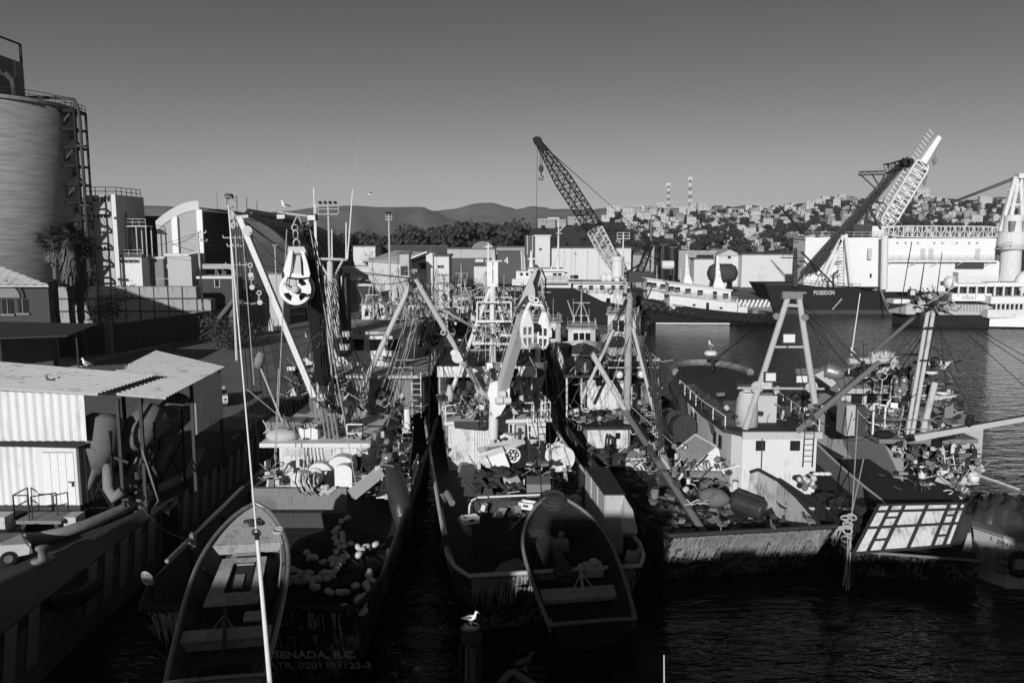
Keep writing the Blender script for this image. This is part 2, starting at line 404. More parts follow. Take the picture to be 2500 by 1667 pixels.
# ================================================================ TREES
def clump(mb, c, r, n, rnd, sz):
    for _ in range(n):
        d = V((rnd.gauss(0,1), rnd.gauss(0,1), rnd.gauss(0,1)*.8)).normalized()
        p = c + V((d.x*r.x, d.y*r.y, d.z*r.z)) * (rnd.random()**.35)
        a = V((rnd.gauss(0,1), rnd.gauss(0,1), rnd.gauss(0,1))).normalized(); b = a.cross(d).normalized() if a.cross(d).length > .05 else V((1,0,0))
        s = sz*rnd.uniform(.6,1.4)
        mb.add([p-a*s*.5, p+b*s*.5, p+a*s*.5, p-b*s*.45], [(0,1,2,3)])
def tree_proto(seed, h, wid, name='broadleaf_tree', lab='', cl=9, per=130, sz=.7, dark=False):
    rnd = random.Random(seed)
    t = thing(name, lab, 'tree', (0,0,0))
    tr = MB(); tr.path([(0,0,-.6),(.1,0,h*.25),(-.1,.1,h*.5),(0,0,h*.75)], lambda s: .025*h*(1-.7*s), 7)
    cm = MB()
    for i in range(cl):
        a = rnd.uniform(0, 6.28); rr = wid*.5*rnd.uniform(.1,.85); z = h*rnd.uniform(.16,.85)
        c = V((math.cos(a)*rr, math.sin(a)*rr, z))
        tr.tube((0,0,z*.6), c, .008*h, .003*h, n=4)
        q = wid*rnd.uniform(.17,.3)
        clump(cm, c, V((q,q,q*.8)), per, rnd, sz)
    tr.build('trunk', M['bark'], t); cm.build('crown', M['leafd'] if dark else M['leaf'], t)
    return t
TG = 'trees beyond the harbour'
far_protos = [tree_proto(11+i, [17,20,15,19][i], [13,12,15,11][i], lab='x', cl=14, per=150, sz=1.25, dark=True) for i in range(4)]
belt = [(790,572,290),(830,560,310),(868,566,300),(905,568,320),(940,572,300),(985,562,320),(1020,553,300),(1050,576,310),(1082,570,330),(1108,549,310),(1135,541,300),(1160,545,320),(1185,572,300),(1205,543,310),(1225,541,300),(1245,566,300),(1262,574,310),(760,575,300)]
for i, (px, py, Y) in enumerate(belt):
    q = at(px, py, Y); h = (q.z - 3)*1.0
    p = far_protos[i % 4]; ph = [17,20,15,19][i % 4]
    s = h/ph*1.02
    where = 'left part of the dark tree belt' if px < 930 else ('middle of the dark tree belt' if px < 1110 else 'right end of the tree belt below the mountains')
    lab = ('tall ' if py < 556 else 'lower ') + 'dark tree in the ' + where
    if i < 4: p.location = (q.x, Y, 3); p.scale = (s,)*3; p['label'] = lab; p['group'] = TG
    else: dup(p, (q.x, Y, 3), i*1.3, s, lab, TG)
sm = [tree_proto(31+i, [7,9,6,10][i], [8,7,9,6][i], lab='x', cl=11, per=130, sz=.85, dark=True) for i in range(4)]
HG = 'trees on the town hillside'
rnd = random.Random(3); seen = set()
for i in range(290):
    px = rnd.uniform(1270, 2500); s = rnd.uniform(.02, .99)**1.25
    if px < 1500 and s > .75 and rnd.random() < .5: continue
    q = terr(px, s); p = sm[i % 4]; sc = rnd.uniform(.8, 1.7)
    if px < 1500: sc *= .55
    sc *= (.5 + .35*(1-s)) * (.7 if px < 1680 else 1)
    zone = 'left of the radio masts' if px < 1620 else ('below the radio masts' if px < 1750 else ('right of the masts' if px < 1960 else ('behind the dark slanting boom' if px < 2120 else ('behind the white crane boom' if px < 2300 else 'near the right edge'))))
    lab = 'dark tree on the %s of the town hill, %s' % ('crest' if s > .8 else ('middle slope' if s > .3 else 'foot'), zone)
    if p.name not in seen: seen.add(p.name); p.location = q; p.scale = (sc,)*3; p['label'] = lab; p['group'] = HG
    else: dup(p, q, rnd.uniform(0,6), sc, lab, HG)
# ================================================================ HILLSIDE HOUSES
def house_proto(k, w, d, h, tone, two, gable):
    m = MB(); m.m = 0; m.box(-w/2,w/2,-d/2,d/2,-4,h)
    m.m = 1
    if gable: m.add([(-w/2-.3,-d/2-.3,h),(w/2+.3,-d/2-.3,h),(w/2+.3,d/2+.3,h),(-w/2-.3,d/2+.3,h),(-w/2-.3,0,h+1.6),(w/2+.3,0,h+1.6)], [(0,1,5,4),(2,3,4,5),(0,4,3),(1,2,5)])
    else: m.box(-w/2-.15,w/2+.15,-d/2-.15,d/2+.15,h,h+.35)
    m.m = 2
    n = int(w/2.6)
    for f in range(2 if two else 1):
        for i in range(n):
            x = -w/2 + w*(i+.5)/n; z = 1 + f*3
            if i == n//2 and f == 0: m.box(x-.45,x+.45,-d/2-.03,-d/2+.1,0,2.1)
            else: m.box(x-.42,x+.42,-d/2-.03,-d/2+.1,z+.1,z+1.0)
    o = m.build('hill_house', [tone, M['roofm'] if k % 2 else tone, M['glass']]); INV.pop(o.as_pointer(), None)
    o['_b'] = 1; del o['_b']
    return o
TONE = [mat('house white', .43, .8, .3, .3, .3, 0, 0), mat('house cream', .28, .8, .24, .3, .3, 0, 0), mat('house grey', .24, .8, .17, .3, .3, 0, 0), mat('house brown', .14, .8, .09, .3, .3, 0, 0)]
hp = []
specs = [(9,8,3,0,0,0),(12,8,5.8,0,1,0),(8,7,3,1,0,1),(14,8,3.2,1,0,0),(10,8,5.5,2,1,0),(8,7,3,2,0,0),(11,8,3,3,0,1),(7,7,5.6,0,1,0)]
labs = ['small white flat-roofed house on the hillside','white two-storey house on the hillside','small pale gabled house on the hillside','long low pale house on the hillside','grey two-storey house on the hillside','small grey flat-roofed house on the hillside','brown gabled house on the hillside','narrow tall white house on the hillside']
for k, (w,d,h,t,two,g) in enumerate(specs): hp.append(house_proto(k, w,d,h,TONE[t],two,g))
HH = 'houses of the hillside town'
rnd = random.Random(21); first = set(); cnt = 0; placed = []
def put_house(px, s, k, sc, rz, lab=None):
    q = terr(px, s); o = hp[k] if k not in first else hp[k].copy()
    if k in first: C.objects.link(o)
    first.add(k); o.location = (q.x, q.y, q.z); o.rotation_euler = (0,0,rz); o.scale = (sc*(min(1,q.y/700) if lab is None else .7),)*3
    zone = 'left of the radio masts' if px < 1620 else ('below the radio masts' if px < 1750 else ('right of the masts' if px < 1960 else ('behind the dark slanting boom' if px < 2120 else ('behind the white crane boom' if px < 2300 else 'near the right edge'))))
    tag(o, lab or (labs[k].replace('on the hillside', 'on the %s slope ' % ('upper' if s > .6 else ('middle' if s > .25 else 'lower')) + zone)), 'house', HH)
tries = 0
while cnt < 288 and tries < 5000:
    tries += 1
    px = rnd.uniform(1500, 2500); s = rnd.uniform(.03, .98)
    if px < 1640 and s < .3: continue
    if px > 2150 and rnd.random() < .3: continue
    if px > 2050 and s < .15: continue
    if any(abs(px-a) < 11 and abs(s-b) < .024 for a, b in placed): continue
    placed.append((px, s)); cnt += 1
    put_house(px, s, rnd.choice([0,0,1,1,2,3,4,5,6,7]), rnd.uniform(.38, .72), rnd.uniform(-.5,.25))
for (px, s, k, sc) in ((1335,.93,3,.9),(1352,.95,1,.7),(1365,.95,3,.7),(1405,.97,3,.8),(1440,.97,3,.7),(1478,.95,0,.7),(1497,.98,1,.9),(1533,.9,1,.8),(1545,.99,3,.9),(1590,.985,3,.9),(1612,.99,0,1.1),(2250,.99,1,1.6)):
    put_house(px, s, k, sc, -.1, 'white house on top of the bluff left of the town' if px < 1500 else ('large white building on the hilltop behind the white crane boom' if px > 2000 else 'white house on the crest left of the radio masts'))
mb = MB(); rnd = random.Random(5)
for i in range(900):
    px = rnd.uniform(1520, 2560); s_ = rnd.uniform(.1, .99)**.8
    if px < 1640 and s_ < .4: continue
    if px > 2100 and rnd.random() < .35: continue
    q = terr(px, s_); w = rnd.uniform(1.8,4.5); d = rnd.uniform(2,4); h = rnd.uniform(1.4,3.2); mb.m = rnd.choice([0,0,1,1,2,3]); mb.T = Matrix.Translation(q) @ Matrix.Rotation(rnd.uniform(-.6,.3),4,'Z')
    mb.box(-w/2,w/2,-d/2,d/2,-2,h)
    if w > 3: mb.m = 4; mb.box(-w*.3,-w*.12,-d/2-.03,-d/2,.5,1.2); mb.box(w*.1,w*.25,-d/2-.03,-d/2,.3,1.2)
    if rnd.random() < .4: mb.m = rnd.choice([2,3]); mb.box(-w/2-.2,w/2+.2,-d/2-.3,d/2,h,h+.2)
mb.T = None; mb.build('small_hill_houses', TONE+[M['glass']], None, False, 'countless smaller houses, walls and sheds filling the town hillside', 'houses', None, 'stuff')
# two radio masts on the hill
for px, top, lab in ((1632,452,'thin banded lattice radio mast on the hill, left and fainter one'), (1685,437,'banded lattice radio mast on the hill, right and brighter one')):
    q = at(px, 513, 900); tp = at(px, top, 900); t = thing('radio_mast', lab, 'radio mast', q, group='radio masts on the hill')
    n = 8
    for i in range(n):
        a = q.lerp(tp, i/n); b = q.lerp(tp, (i+1)/n); w = 3.6-2.4*i/n
        mb = MB()
        mb.lattice(a, b, w, w, 3, .32 if px > 1640 else .24, ends=(.001,.999), rd=.16)
        mb.build('mast_section', M['white_clean'] if i % 2 == 0 else M['grey'], t)
    mb = MB(); mb.torus(tp, 2, .3, n=10, m=4)
    for k in range(6): a = k*1.05; mb.box(tp.x+math.cos(a)*2-.3, tp.x+math.cos(a)*2+.3, tp.y+math.sin(a)*2-.3, tp.y+math.sin(a)*2+.3, tp.z-1.5, tp.z+2)
    mb.build('antenna_ring', M['white_clean'], t)
# ================================================================ BUILDINGS ROUND THE HARBOUR
def pbox(mb, x0, y0, x1, Y, depth, y1=None, zb=3.0, skew=0):   # block whose front shows between px x0..x1, top at px y0, standing at distance Y
    a = at(x0, y0, Y); b = at(x1, y0, Y); zb = at(x0, y1, Y).z if y1 is not None else zb
    mb.box(a.x, b.x, Y, Y+depth, zb, a.z); return a, b
def bld(name, label, cat, x0, y0, x1, Y, depth, m, roof=None, zb=3.0, group=None, wins=(), doors=(), gable=None, trim=None, rm=None):
    a = at(x0, y0, Y); b = at(x1, y0, Y)
    t = thing(name, label, cat, ((a.x+b.x)/2, Y+depth/2, zb), 0, group)
    mb = MB(); mb.box(a.x, b.x, Y, Y+depth, zb, a.z); mb.build('wall', m, t)
    rm = rm or M['darkroof']
    mb = MB()
    if gable is None: mb.box(a.x-.3, b.x+.3, Y-.3, Y+depth+.3, a.z, a.z+.35)
    else:
        h = gable; cx = (a.x+b.x)/2; z = a.z
        mb.add([(a.x-.4,Y-.4,z),(b.x+.4,Y-.4,z),(b.x+.4,Y+depth+.4,z),(a.x-.4,Y+depth+.4,z),(cx,Y-.4,z+h),(cx,Y+depth+.4,z+h)], [(0,1,4),(2,3,5),(1,2,5,4),(3,0,4,5),(0,3,2,1)])
    mb.build('roof', rm, t)
    for (wx0, wy0, wx1, wy1) in wins:
        p = at(wx0, wy0, Y); q = at(wx1, wy1, Y); mb = MB(); mb.box(p.x, q.x, Y-.06, Y+.1, q.z, p.z); w = mb.build('window', M['glass'], t)
        mb = MB(); mb.box(p.x-.12, p.x, Y-.12, Y, q.z-.1, p.z+.1); mb.box(q.x, q.x+.12, Y-.12, Y, q.z-.1, p.z+.1); mb.box(p.x, q.x, Y-.12, Y, q.z-.1, q.z); mb.build('frame', M['lgrey'], w)
    for (wx0, wy0, wx1, wy1) in doors:
        p = at(wx0, wy0, Y); q = at(wx1, wy1, Y); mb = MB(); mb.box(p.x, q.x, Y-.05, Y+.1, max(q.z, zb), p.z); mb.build('door', M['dgrey'], t)
    return t
# --- silo -----------------------------------------------------------
t = thing('cement_silo', 'huge round concrete silo at the left edge of the harbour', 'silo', (-87, 130, 3)); SX, SY, SR, SZ = -84.2, 131, 14.6, 37.6
mb = MB(); mb.lathe([(SR,0),(SR,SZ-3)], (SX,SY,3), n=64); mb.build('shell', M['silo'], t, True)
mb = MB(); mb.lathe([(SR+.35,SZ-3.5+3),(SR+.35,SZ)], (SX,SY,0), n=64); mb.build('rim', M['concrete'], t)
mb = MB()
for k in range(2):
    mb.path([(SX+math.cos(a*.105)*(SR+.1), SY+math.sin(a*.105)*(SR+.1), SZ+.55*(k+1)) for a in range(60)], .05, 4, True)
for a in range(40):
    x, y = SX+math.cos(a*.157)*(SR+.1), SY+math.sin(a*.157)*(SR+.1); mb.tube((x,y,SZ),(x,y,SZ+1.1),.04,n=4)
mb.build('railing', M['dgrey'], t)
mb = MB(); mb.box(-86, -74.4, 122, 129, SZ, SZ+5.9)
for i in range(4): mb.box(-86.1, -74.3, 121.9, 129.1, SZ+1.4*i+.5, SZ+1.4*i+.62)
mb.build('filter_house', M['grey'], t)
mb = MB()
for x in (-79.5,-77.9,-76.3,-74.7): mb.box(x-.16, x+.16, 122, 122.3, SZ+5.9, SZ+8.7)
mb.box(-86,-74.4,122,122.3,SZ+8.5,SZ+8.7); mb.box(-74.7,-74.4,122,129,SZ+8.5,SZ+8.7); mb.box(-74.7,-74.4,128.7,129,SZ+5.9,SZ+8.7)
mb.build('roof_frame', M['black'], t)
mb = MB(); mb.path([(-74.4,123,SZ+3.4),(-73.4,123,SZ+3.1),(-72.6,123,SZ+2.2),(-72.4,123,SZ+.2)], .42, 8)
mb.build('duct', M['dgrey'], t)
mb = MB(); mb.tube((-74.3,122,SZ+.5),(-75,122,SZ+11.5),.06,.03); mb.tube((-74,121,SZ),(-74,121,SZ+4),.05); mb.box(-74.4,-74,120.8,121.2,SZ+3.7,SZ+4.1); mb.build('lightning_rod', M['lgrey'], t)
mb = MB()
for a in range(9): mb.tube((-74.4,125,SZ+.2+a*.6),(-73.3,125,SZ+.2+a*.6),.03,n=4)
mb.tube((-73.3,125,SZ),(-73.3,125,SZ+5.6),.05,n=4); mb.tube((-73.9,124.5,SZ),(-73.9,124.5,SZ+5.6),.05,n=4); mb.build('ladder_cage', M['dgrey'], t)
# stair tower
t = thing('stair_tower', 'dark steel stair tower with zigzag flights clinging to the right side of the silo', 'stair tower', (-70,131,3))
x0, x1, y0, y1 = -70.9, -67.4, 129.5, 133
mb = MB()
for x in (x0,x1):
    for y in (y0,y1): mb.bar((x,y,3),(x,y,SZ-1),.28)
n = 12; H = (SZ-4)/n
for i in range(n+1):
    z = 3+H*i
    for y in (y0,y1): mb.bar((x0,y,z),(x1,y,z),.3)
    for x in (x0,x1): mb.bar((x,y0,z),(x,y1,z),.3)
mb.build('frame', M['black'], t)
for i in range(n):
    z = 3+H*i; mb = MB(); y = y0+.5 if i % 2 else y1-.8
    a, b = (x0+.5, x1-.6) if i % 2 else (x1-.6, x0+.5)
    for dy in (0,.8): mb.bar((a,y+dy,z),(b,y+dy,z+H),.12,.3)
    for k in range(9): q = V((a,y,z)).lerp(V((b,y,z+H)), (k+.5)/9); mb.box(q.x-.16,q.x+.16,y,y+.8,q.z-.02,q.z+.04)
    mb.rail([(a,y-.05,z+.2),(b,y-.05,z+H+.2)],1.0,.04,1,1.5); mb.box(x0,x0+.9,y0,y1,z-.02,z+.08)
    mb.build('stair_flight', M['dgrey'], t)
mb = MB(); mb.rail([(x0,y0,SZ-1),(x1,y0,SZ-1),(x1,y1,SZ-1)],1.1,.05,1,1); mb.box(x0,x1,y0,y1,SZ-1.3,SZ-1); mb.build('top_platform', M['black'], t)
mb = MB(); mb.path([(-75,129,SZ+.8),(-69,129,SZ+.8),(-67,129,SZ+.5),(-66.4,129,SZ-.8),(-66.3,129,SZ-3),(-66.3,129,3)], .26, 8)
for z in (12,22,31): mb.box(-67,-65.6,128.7,129.3,z,z+.3)
mb.build('conveying_pipe', M['dgrey'], t, True)
# --- process building + neighbours ----------------------------------
t = thing('process_building', 'narrow tall grey plant building with three rows of windows beside the stair tower', 'building', (-75,150,3))
a = at(208,477,136); b = at(272,477,136); c = at(281,477,135.6)
mb = MB(); mb.box(a.x,b.x,136,146,3,a.z); mb.build('wall', M['lgrey'], t)
mb = MB(); mb.box(b.x,c.x,135.6,146,3,a.z+.1); mb.build('corner_pier', M['white'], t)
for ys in (485,525,602):
    p = at(218,ys,136); q = at(270,ys+7,136)
    mb = MB(); mb.box(p.x,q.x,135.92,136.05,q.z-.15,p.z+.15); f = mb.build('window_band', M['lgrey'], t)
    for k in range(6):
        w = (q.x-p.x)/6; mb = MB(); mb.box(p.x+w*k+.1,p.x+w*(k+1)-.1,135.86,135.95,q.z,p.z); mb.build('pane', M['glass'], f)
for ys in (517,566,598,628):
    p = at(206,ys,136); q = at(272,ys+6,136); mb = MB(); mb.box(p.x,q.x,135.9,136.02,q.z,p.z); mb.build('band', M['cream'], t)
mb = MB(); mb.rail([(a.x,136,a.z),(c.x,136,a.z),(c.x,145,a.z)],1.3,.06,1,1.6); mb.build('roof_railing', M['black'], t)
t = bld('low_office', 'low white plant annex with a strip of panes right of the tall plant building', 'building', 285, 628, 345, 136, 8, M['white'], wins=[(289,634,300,641),(302,634,314,641),(316,634,327,641),(329,634,340,641)])
mb = MB()
p = at(285,628,136); mb.rail([p,at(345,628,136)],1.2,.06,1,1.5)
q0 = at(313,628,137)
for dx in (0,1.6,3.2):
    for dy in (0,2): mb.bar((q0.x+dx,137+dy,q0.z),(q0.x+dx,137+dy,q0.z+5.2),.15)
mb.box(q0.x-.2,q0.x+3.4,136.9,139.2,q0.z+5,q0.z+5.2); mb.rail([(q0.x,137,q0.z+5.2),(q0.x+3.2,137,q0.z+5.2)],1.1,.05,1,1); mb.build('roof_steelwork', M['lgrey'], t)
t = thing('process_duct', 'thick bent pipe dropping from the tall plant building to a steel tower', 'duct', (-70,152,8))
pts = [at(283,495,139),at(290,500,139),at(297,520,139),at(303,540,139),at(312,558,139),at(312,640,139)]
mb = MB(); mb.path(pts,.75,10); mb.build('pipe', M['grey'], t, True)
mb = MB(); mb.lattice(at(300,628,140),at(300,545,140),2.4,2.4,8,.12,ends=(.001,.999)); mb.build('support_tower', M['dgrey'], t)
mb = MB(); mb.bar(at(288,590,139),at(308,566,139),.35); mb.lathe([(1.1,0),(1.1,3),(.3,5)], at(294,590,139), n=12); mb.build('hopper', M['white'], t)
t = bld('dark_factory', 'dark stepped factory building behind the bent pipe', 'building', 312, 532, 382, 158, 10, M['dgrey'], wins=[(322,541,332,548)])
mb = MB(); mb.box(at(340,560,158).x, at(385,560,158).x, 155,158,3,at(340,562,155).z); mb.build('lower_wing', M['dgrey'], t)
mb = MB(); mb.rail([at(320,575,154.5), at(380,592,154.5)],1.3,.06,1,1.5); mb.build('stair', M['grey'], t)
bld('sloped_annex', 'small grey annex with a sloping white roof edge left of the arched hall', 'building', 345, 632, 398, 139, 6, M['grey'], rm=M['white'])
# arched hall
t = thing('arched_hall', 'large barrel-roofed storage hall with pale curved end wall', 'warehouse', (-60,185,3))
P0 = at(487,512,144); P1 = at(383,562,141); mbw = MB(); top = []
for i in range(13):
    s = i/12; q = P1.lerp(P0, s); q.z = P1.z + (P0.z-P1.z)*math.sin(s*math.pi/2)**.9; top.append(q)
for a, b in zip(top, top[1:]): mbw.add([(a.x,a.y,3),(b.x,b.y,3),tuple(b),tuple(a)], [(0,1,2,3)])
mbw.build('end_wall', M['wallc'], t)
mb = MB()
for a, b in zip(top, top[1:]): mb.add([a+V((0,-.15,-.1)), b+V((0,-.15,-.1)), b+V((0,-.4,1.5)), a+V((0,-.4,1.5))], [(0,1,2,3)])
for s in (5,12): q = top[s]; mb.box(q.x-.5,q.x+.5,q.y-.25,q.y+.3,3,q.z)
mb.build('fascia', M['white_clean'], t)
side = []
for i in range(15):
    s = i/14; px = 487 + 295*s; Y = 144 + 62*s; side.append(at(px, 516 + 190*(s**1.9), Y))
for q in side: q.z = max(q.z, 3.2)
mb = MB()
wl_ = [at(487+78*i/6, 516+6*(i/6)**1.5, 144+14*i/6) for i in range(7)]
for a, b in zip(wl_, wl_[1:]): mb.add([(a.x,a.y,3),(b.x,b.y,3),tuple(b),tuple(a)], [(0,1,2,3)])
mb.build('side_wall', M['wallcd'], t)  # shade of the face turned from the sun put into dark colour
# vault: arcs sweeping down to the right, stacked along the receding ridge
arcs = []
for k in range(9):
    s = k/8; r0 = at(487+205*s, 511+29*s, 148+68*s); a = []
    for j in range(13):
        u = j/12; ang = u*math.pi/2
        a.append(V((r0.x + 20*math.sin(ang), r0.y + 4 - 10*u, 3 + (r0.z-3)*math.cos(ang)**.75 if j < 12 else 3)))
    arcs.append(a)
mb = MB()
for a, b in zip(arcs, arcs[1:]):
    for j in range(12): mb.add([a[j],a[j+1],b[j+1],b[j]], [(0,1,2,3)])
mb.build('vault_roof', M['darkroof'], t, True)
mb = MB()
for a in arcs[:-1]: mb.path([q+V((.02,-.05,.08)) for q in a], .14, 4)
mb.build('roof_seams', M['black'], t)
mb = MB()
mb.path([arcs[k][1]+V((0,0,.4)) for k in range(3,9)], .9, 4)
for k in range(1,8): mb.tube(arcs[k][0], arcs[k][0]+V((0,0,4)), .08, n=4)
mb.build('skylight', M['lgrey'], t)
t = bld('hall_annex', 'pale corrugated annex with a canopy in front of the arched hall', 'building', 408, 625, 466, 137, 5, M['wallc'], rm=M['white'])
mb = MB(); mb.slab([at(458,623,134), at(494,612,134), at(494,612,137), at(458,623,137)], .15); mb.build('canopy', M['white'], t)
# pipe rack with trestle
t = thing('pipe_rack', 'pair of long pale pipes on a trestle in front of the arched hall', 'pipe rack', (-55,142,3))
for dy in (648, 653):
    mb = MB(); mb.path([at(290,dy,140), at(560,dy,140), at(568,dy+4,140), at(572,dy+16,140), at(573,dy+40,140)], .28, 6); mb.build('pipe', M['lgrey'], t)
for px in (448, 538):
    mb = MB(); a = at(px,656,141); mb.lattice((a.x,141,3),(a.x,141,a.z),2.2 if px < 500 else 1.2,2.2 if px < 500 else 1.2,4,.13,ends=(.001,.999)); mb.build('trestle', M['grey'], t)
mb = MB(); mb.rail([at(320,700,139), at(520,702,139)],1.4,.06,0,4); mb.build('railing', M['lgrey'], t)
# white boundary wall
t = thing('white_wall', 'long whitewashed boundary wall beyond the block stacks', 'wall', (-60,137,3))
mb = MB(); a = at(118,700,137); b = at(700,704,139); mb.add([(a.x,137,3),(b.x,139,3),(b.x,139,6.2),(a.x,137,6.2),(a.x,137.4,3),(b.x,139.4,3),(b.x,139.4,6.2),(a.x,137.4,6.2)], [(0,1,2,3),(7,6,5,4),(3,2,6,7),(0,3,7,4),(1,5,6,2)]); mb.build('masonry', M['wallw'], t)
mb = MB(); mb.box(a.x,b.x,136.9,137.0,6.2,6.4); mb.build('coping', M['cream'], t)
bld('gate_lodge', 'small flat building with white pillars beside the palm stump', 'building', 485, 680, 566, 134, 5, M['dgrey'], wins=[(525,684,536,700)], rm=M['white'])
a = at(655,668,132); bld('pale_cabin', 'small pale block cabin right of the slanting white boom', 'cabin', 655, 668, 688, 132, 4, M['lgrey'])
# left house with gable roof
t = thing('harbour_house', 'shaded house with arched window and ribbed sloping roof at the left edge', 'house', (-58,88,3))
mb = MB(); mb.prism([(-75,86),(-48.7,86),(-49.6,88.6),(-75,93)],3,12.6); mb.build('wall', M['dgrey'], t)  # shade on this house put into its dark wall colour
mb = MB(); n = 60; cA = V((-48.2,85.2,12.4)); cB = V((-76,97,20.0))
for i in range(n):
    s0, s1 = i/n, (i+1)/n; h = .1 if i % 2 else 0; g = .1-h
    a0, a1 = cA.lerp(V((-76,85.2,12.4)), s0), cA.lerp(V((-76,85.2,12.4)), s1); b0, b1 = cA.lerp(cB, s0), cA.lerp(cB, s1)
    mb.add([a0+V((0,0,h)),a1+V((0,0,g)),b1+V((0,0,g)),b0+V((0,0,h))],[(0,1,2,3)])
mb.add([cA-V((0,0,.25)),cA,cB,cB-V((0,0,.25))],[(0,1,2,3)]); mb.add([cA-V((0,0,.2)),cA+V((-28,0,-.2)),cA+V((-28,0,0)),cA],[(0,1,2,3)])
mb.build('roof', M['roofm'], t)
for (x0,y0,x1,y1) in ((5,730,34,766),(43,730,70,764)):
    p, q = at(x0,y0,85.95), at(x1,y1,85.95); mb = MB(); mb.box(p.x,q.x,85.9,86.1,q.z,p.z); w = mb.build('window', M['glass'], t)
    mb = MB(); mb.box((p.x+q.x)/2-.04,(p.x+q.x)/2+.04,85.82,85.9,q.z,p.z); mb.box(p.x-.15,q.x+.15,85.75,85.98,q.z-.2,q.z); mb.build('frame', M['grey'], w)
p = at(19,722,85.9); mb = MB()
mb.slab([V((p.x+1.3*math.cos(a*math.pi/10), 85.9, p.z+1.3*math.sin(a*math.pi/10)-.2)) for a in range(11)], .08); mb.build('arch_panel', M['grey'], t)  # arch panel and window frames darkened to carry the same shade
mb = MB(); mb.path([V((p.x+1.7*math.cos(a*math.pi/10), 85.85, p.z+1.7*math.sin(a*math.pi/10)-.2)) for a in range(11)], .14, 5); mb.build('arch_moulding', M['dgrey'], t)
# canopy (car port)
t = thing('car_port', 'dark flat canopy roof on thin posts over parked cars', 'canopy', (-45,78,3))
c1, c2, c3, c4 = at(0,800,82), at(178,815,78), at(0,853,70), at(0,853,70)
mb = MB(); mb.slab([(-58,70,8.2),(c2.x,77,8.0),(c2.x-1,85,8.3),(-60,85,8.6)], .12); mb.build('roof', M['dgrey'], t)
for x, y in ((-40.5,75.6),(-46,73),(-52,71.3)):
    mb = MB(); mb.tube((x,y,3),(x,y,8.1),.07); mb.build('post', M['dgrey'], t)
# dark perimeter wall
w0, w1, w2 = V((-53.5,97,3)), V((-49.3,99.5,3)), V((-38.5,135,3))
t = thing('dark_wall', 'long dark perimeter wall along the quay road', 'wall', tuple(w1))
for a, b in ((w0,w1),(w1,w2)):
    mb = MB(); mb.bar(a+V((0,0,1.85)), b+V((0,0,1.85)), .3, 3.7); mb.build('panel', M['dgrey'], t)
mb = MB(); mb.box(w1.x-.35,w1.x+.35,99.1,99.8,3,7.0); mb.build('corner_post', M['grey'], t)
# --- pallets of blocks behind the wall
rnd = random.Random(4)
proto = None; SG = 'wrapped block stacks behind the dark wall'
def block(x, y, z, w, d, h, lab):
    global proto
    if proto is None:
        m = MB(); m.box(-w/2+.06,w/2-.06,-d/2,d/2,.14,h-.03)
        for k in range(1,4): m.box(-w/2+.05,w/2-.05,-d/2-.01,d/2+.01,.14+(h-.14)*k/4-.012,.14+(h-.14)*k/4+.012)
        proto = thing('block_stack', lab, 'block stack', (0,0,0), 0, SG); m.build('blocks', M['concrete'], proto)
        m = MB()
        for k in (-.8,0,.8): m.box(-w/2,w/2,k*d/2*.9-.06,k*d/2*.9+.06,0,.14)
        m.build('pallet', M['wood'], proto); proto.location = (x,y,z); return
    dup(proto, (x,y,z), rnd.uniform(-.02,.02), (1,1,1), lab, SG)
for row, (nm) in enumerate(('bottom','middle','top')):
    for i in range(8):
        if row == 2 and i in (7,): continue
        p = at(248+34.5*(i+.5), 780, 128); x = p.x
        block(x, 128 + .0*i, 3+1.95*row+.9, 2.15, 2.1, 1.85, ('shaded' if i > 0 else 'half-lit') + ' grey block stack in the %s row of the long row' % nm)
for row, nm in enumerate(('bottom','middle','top')):
    for i, px in enumerate((140,157,200,222)):
        p = at(px+6, 780, 127); block(p.x, 127.5, 3+1.95*row+.9, 2.15, 2.1, 1.85, 'sunlit pale block stack behind the palms, in the %s row' % nm)
t = thing('block_yard_shelter', 'ragged dark shelter roof above the block stacks', 'shelter', (-42,131,3))
mb = MB(); mb.slab([at(335,713,132),at(425,702,132),at(440,712,133),at(360,722,133)], .1); mb.slab([at(210,716,130),at(275,710,130),at(262,717,128.5),at(225,722,128.5)], .1); mb.build('roof', M['dgrey'], t)
mb = MB(); mb.tube(at(214,720,129),(at(214,720,129).x,129,3),.25); mb.tube(at(440,706,133),(at(440,706,133).x,133,3),.1); mb.build('post', M['dgrey'], t)
mb = MB(); mb.box(at(212,720,129).x,at(228,720,129).x,128.8,129.5,4,at(212,722,129).z); mb.build('side_panel', M['dgrey'], t)
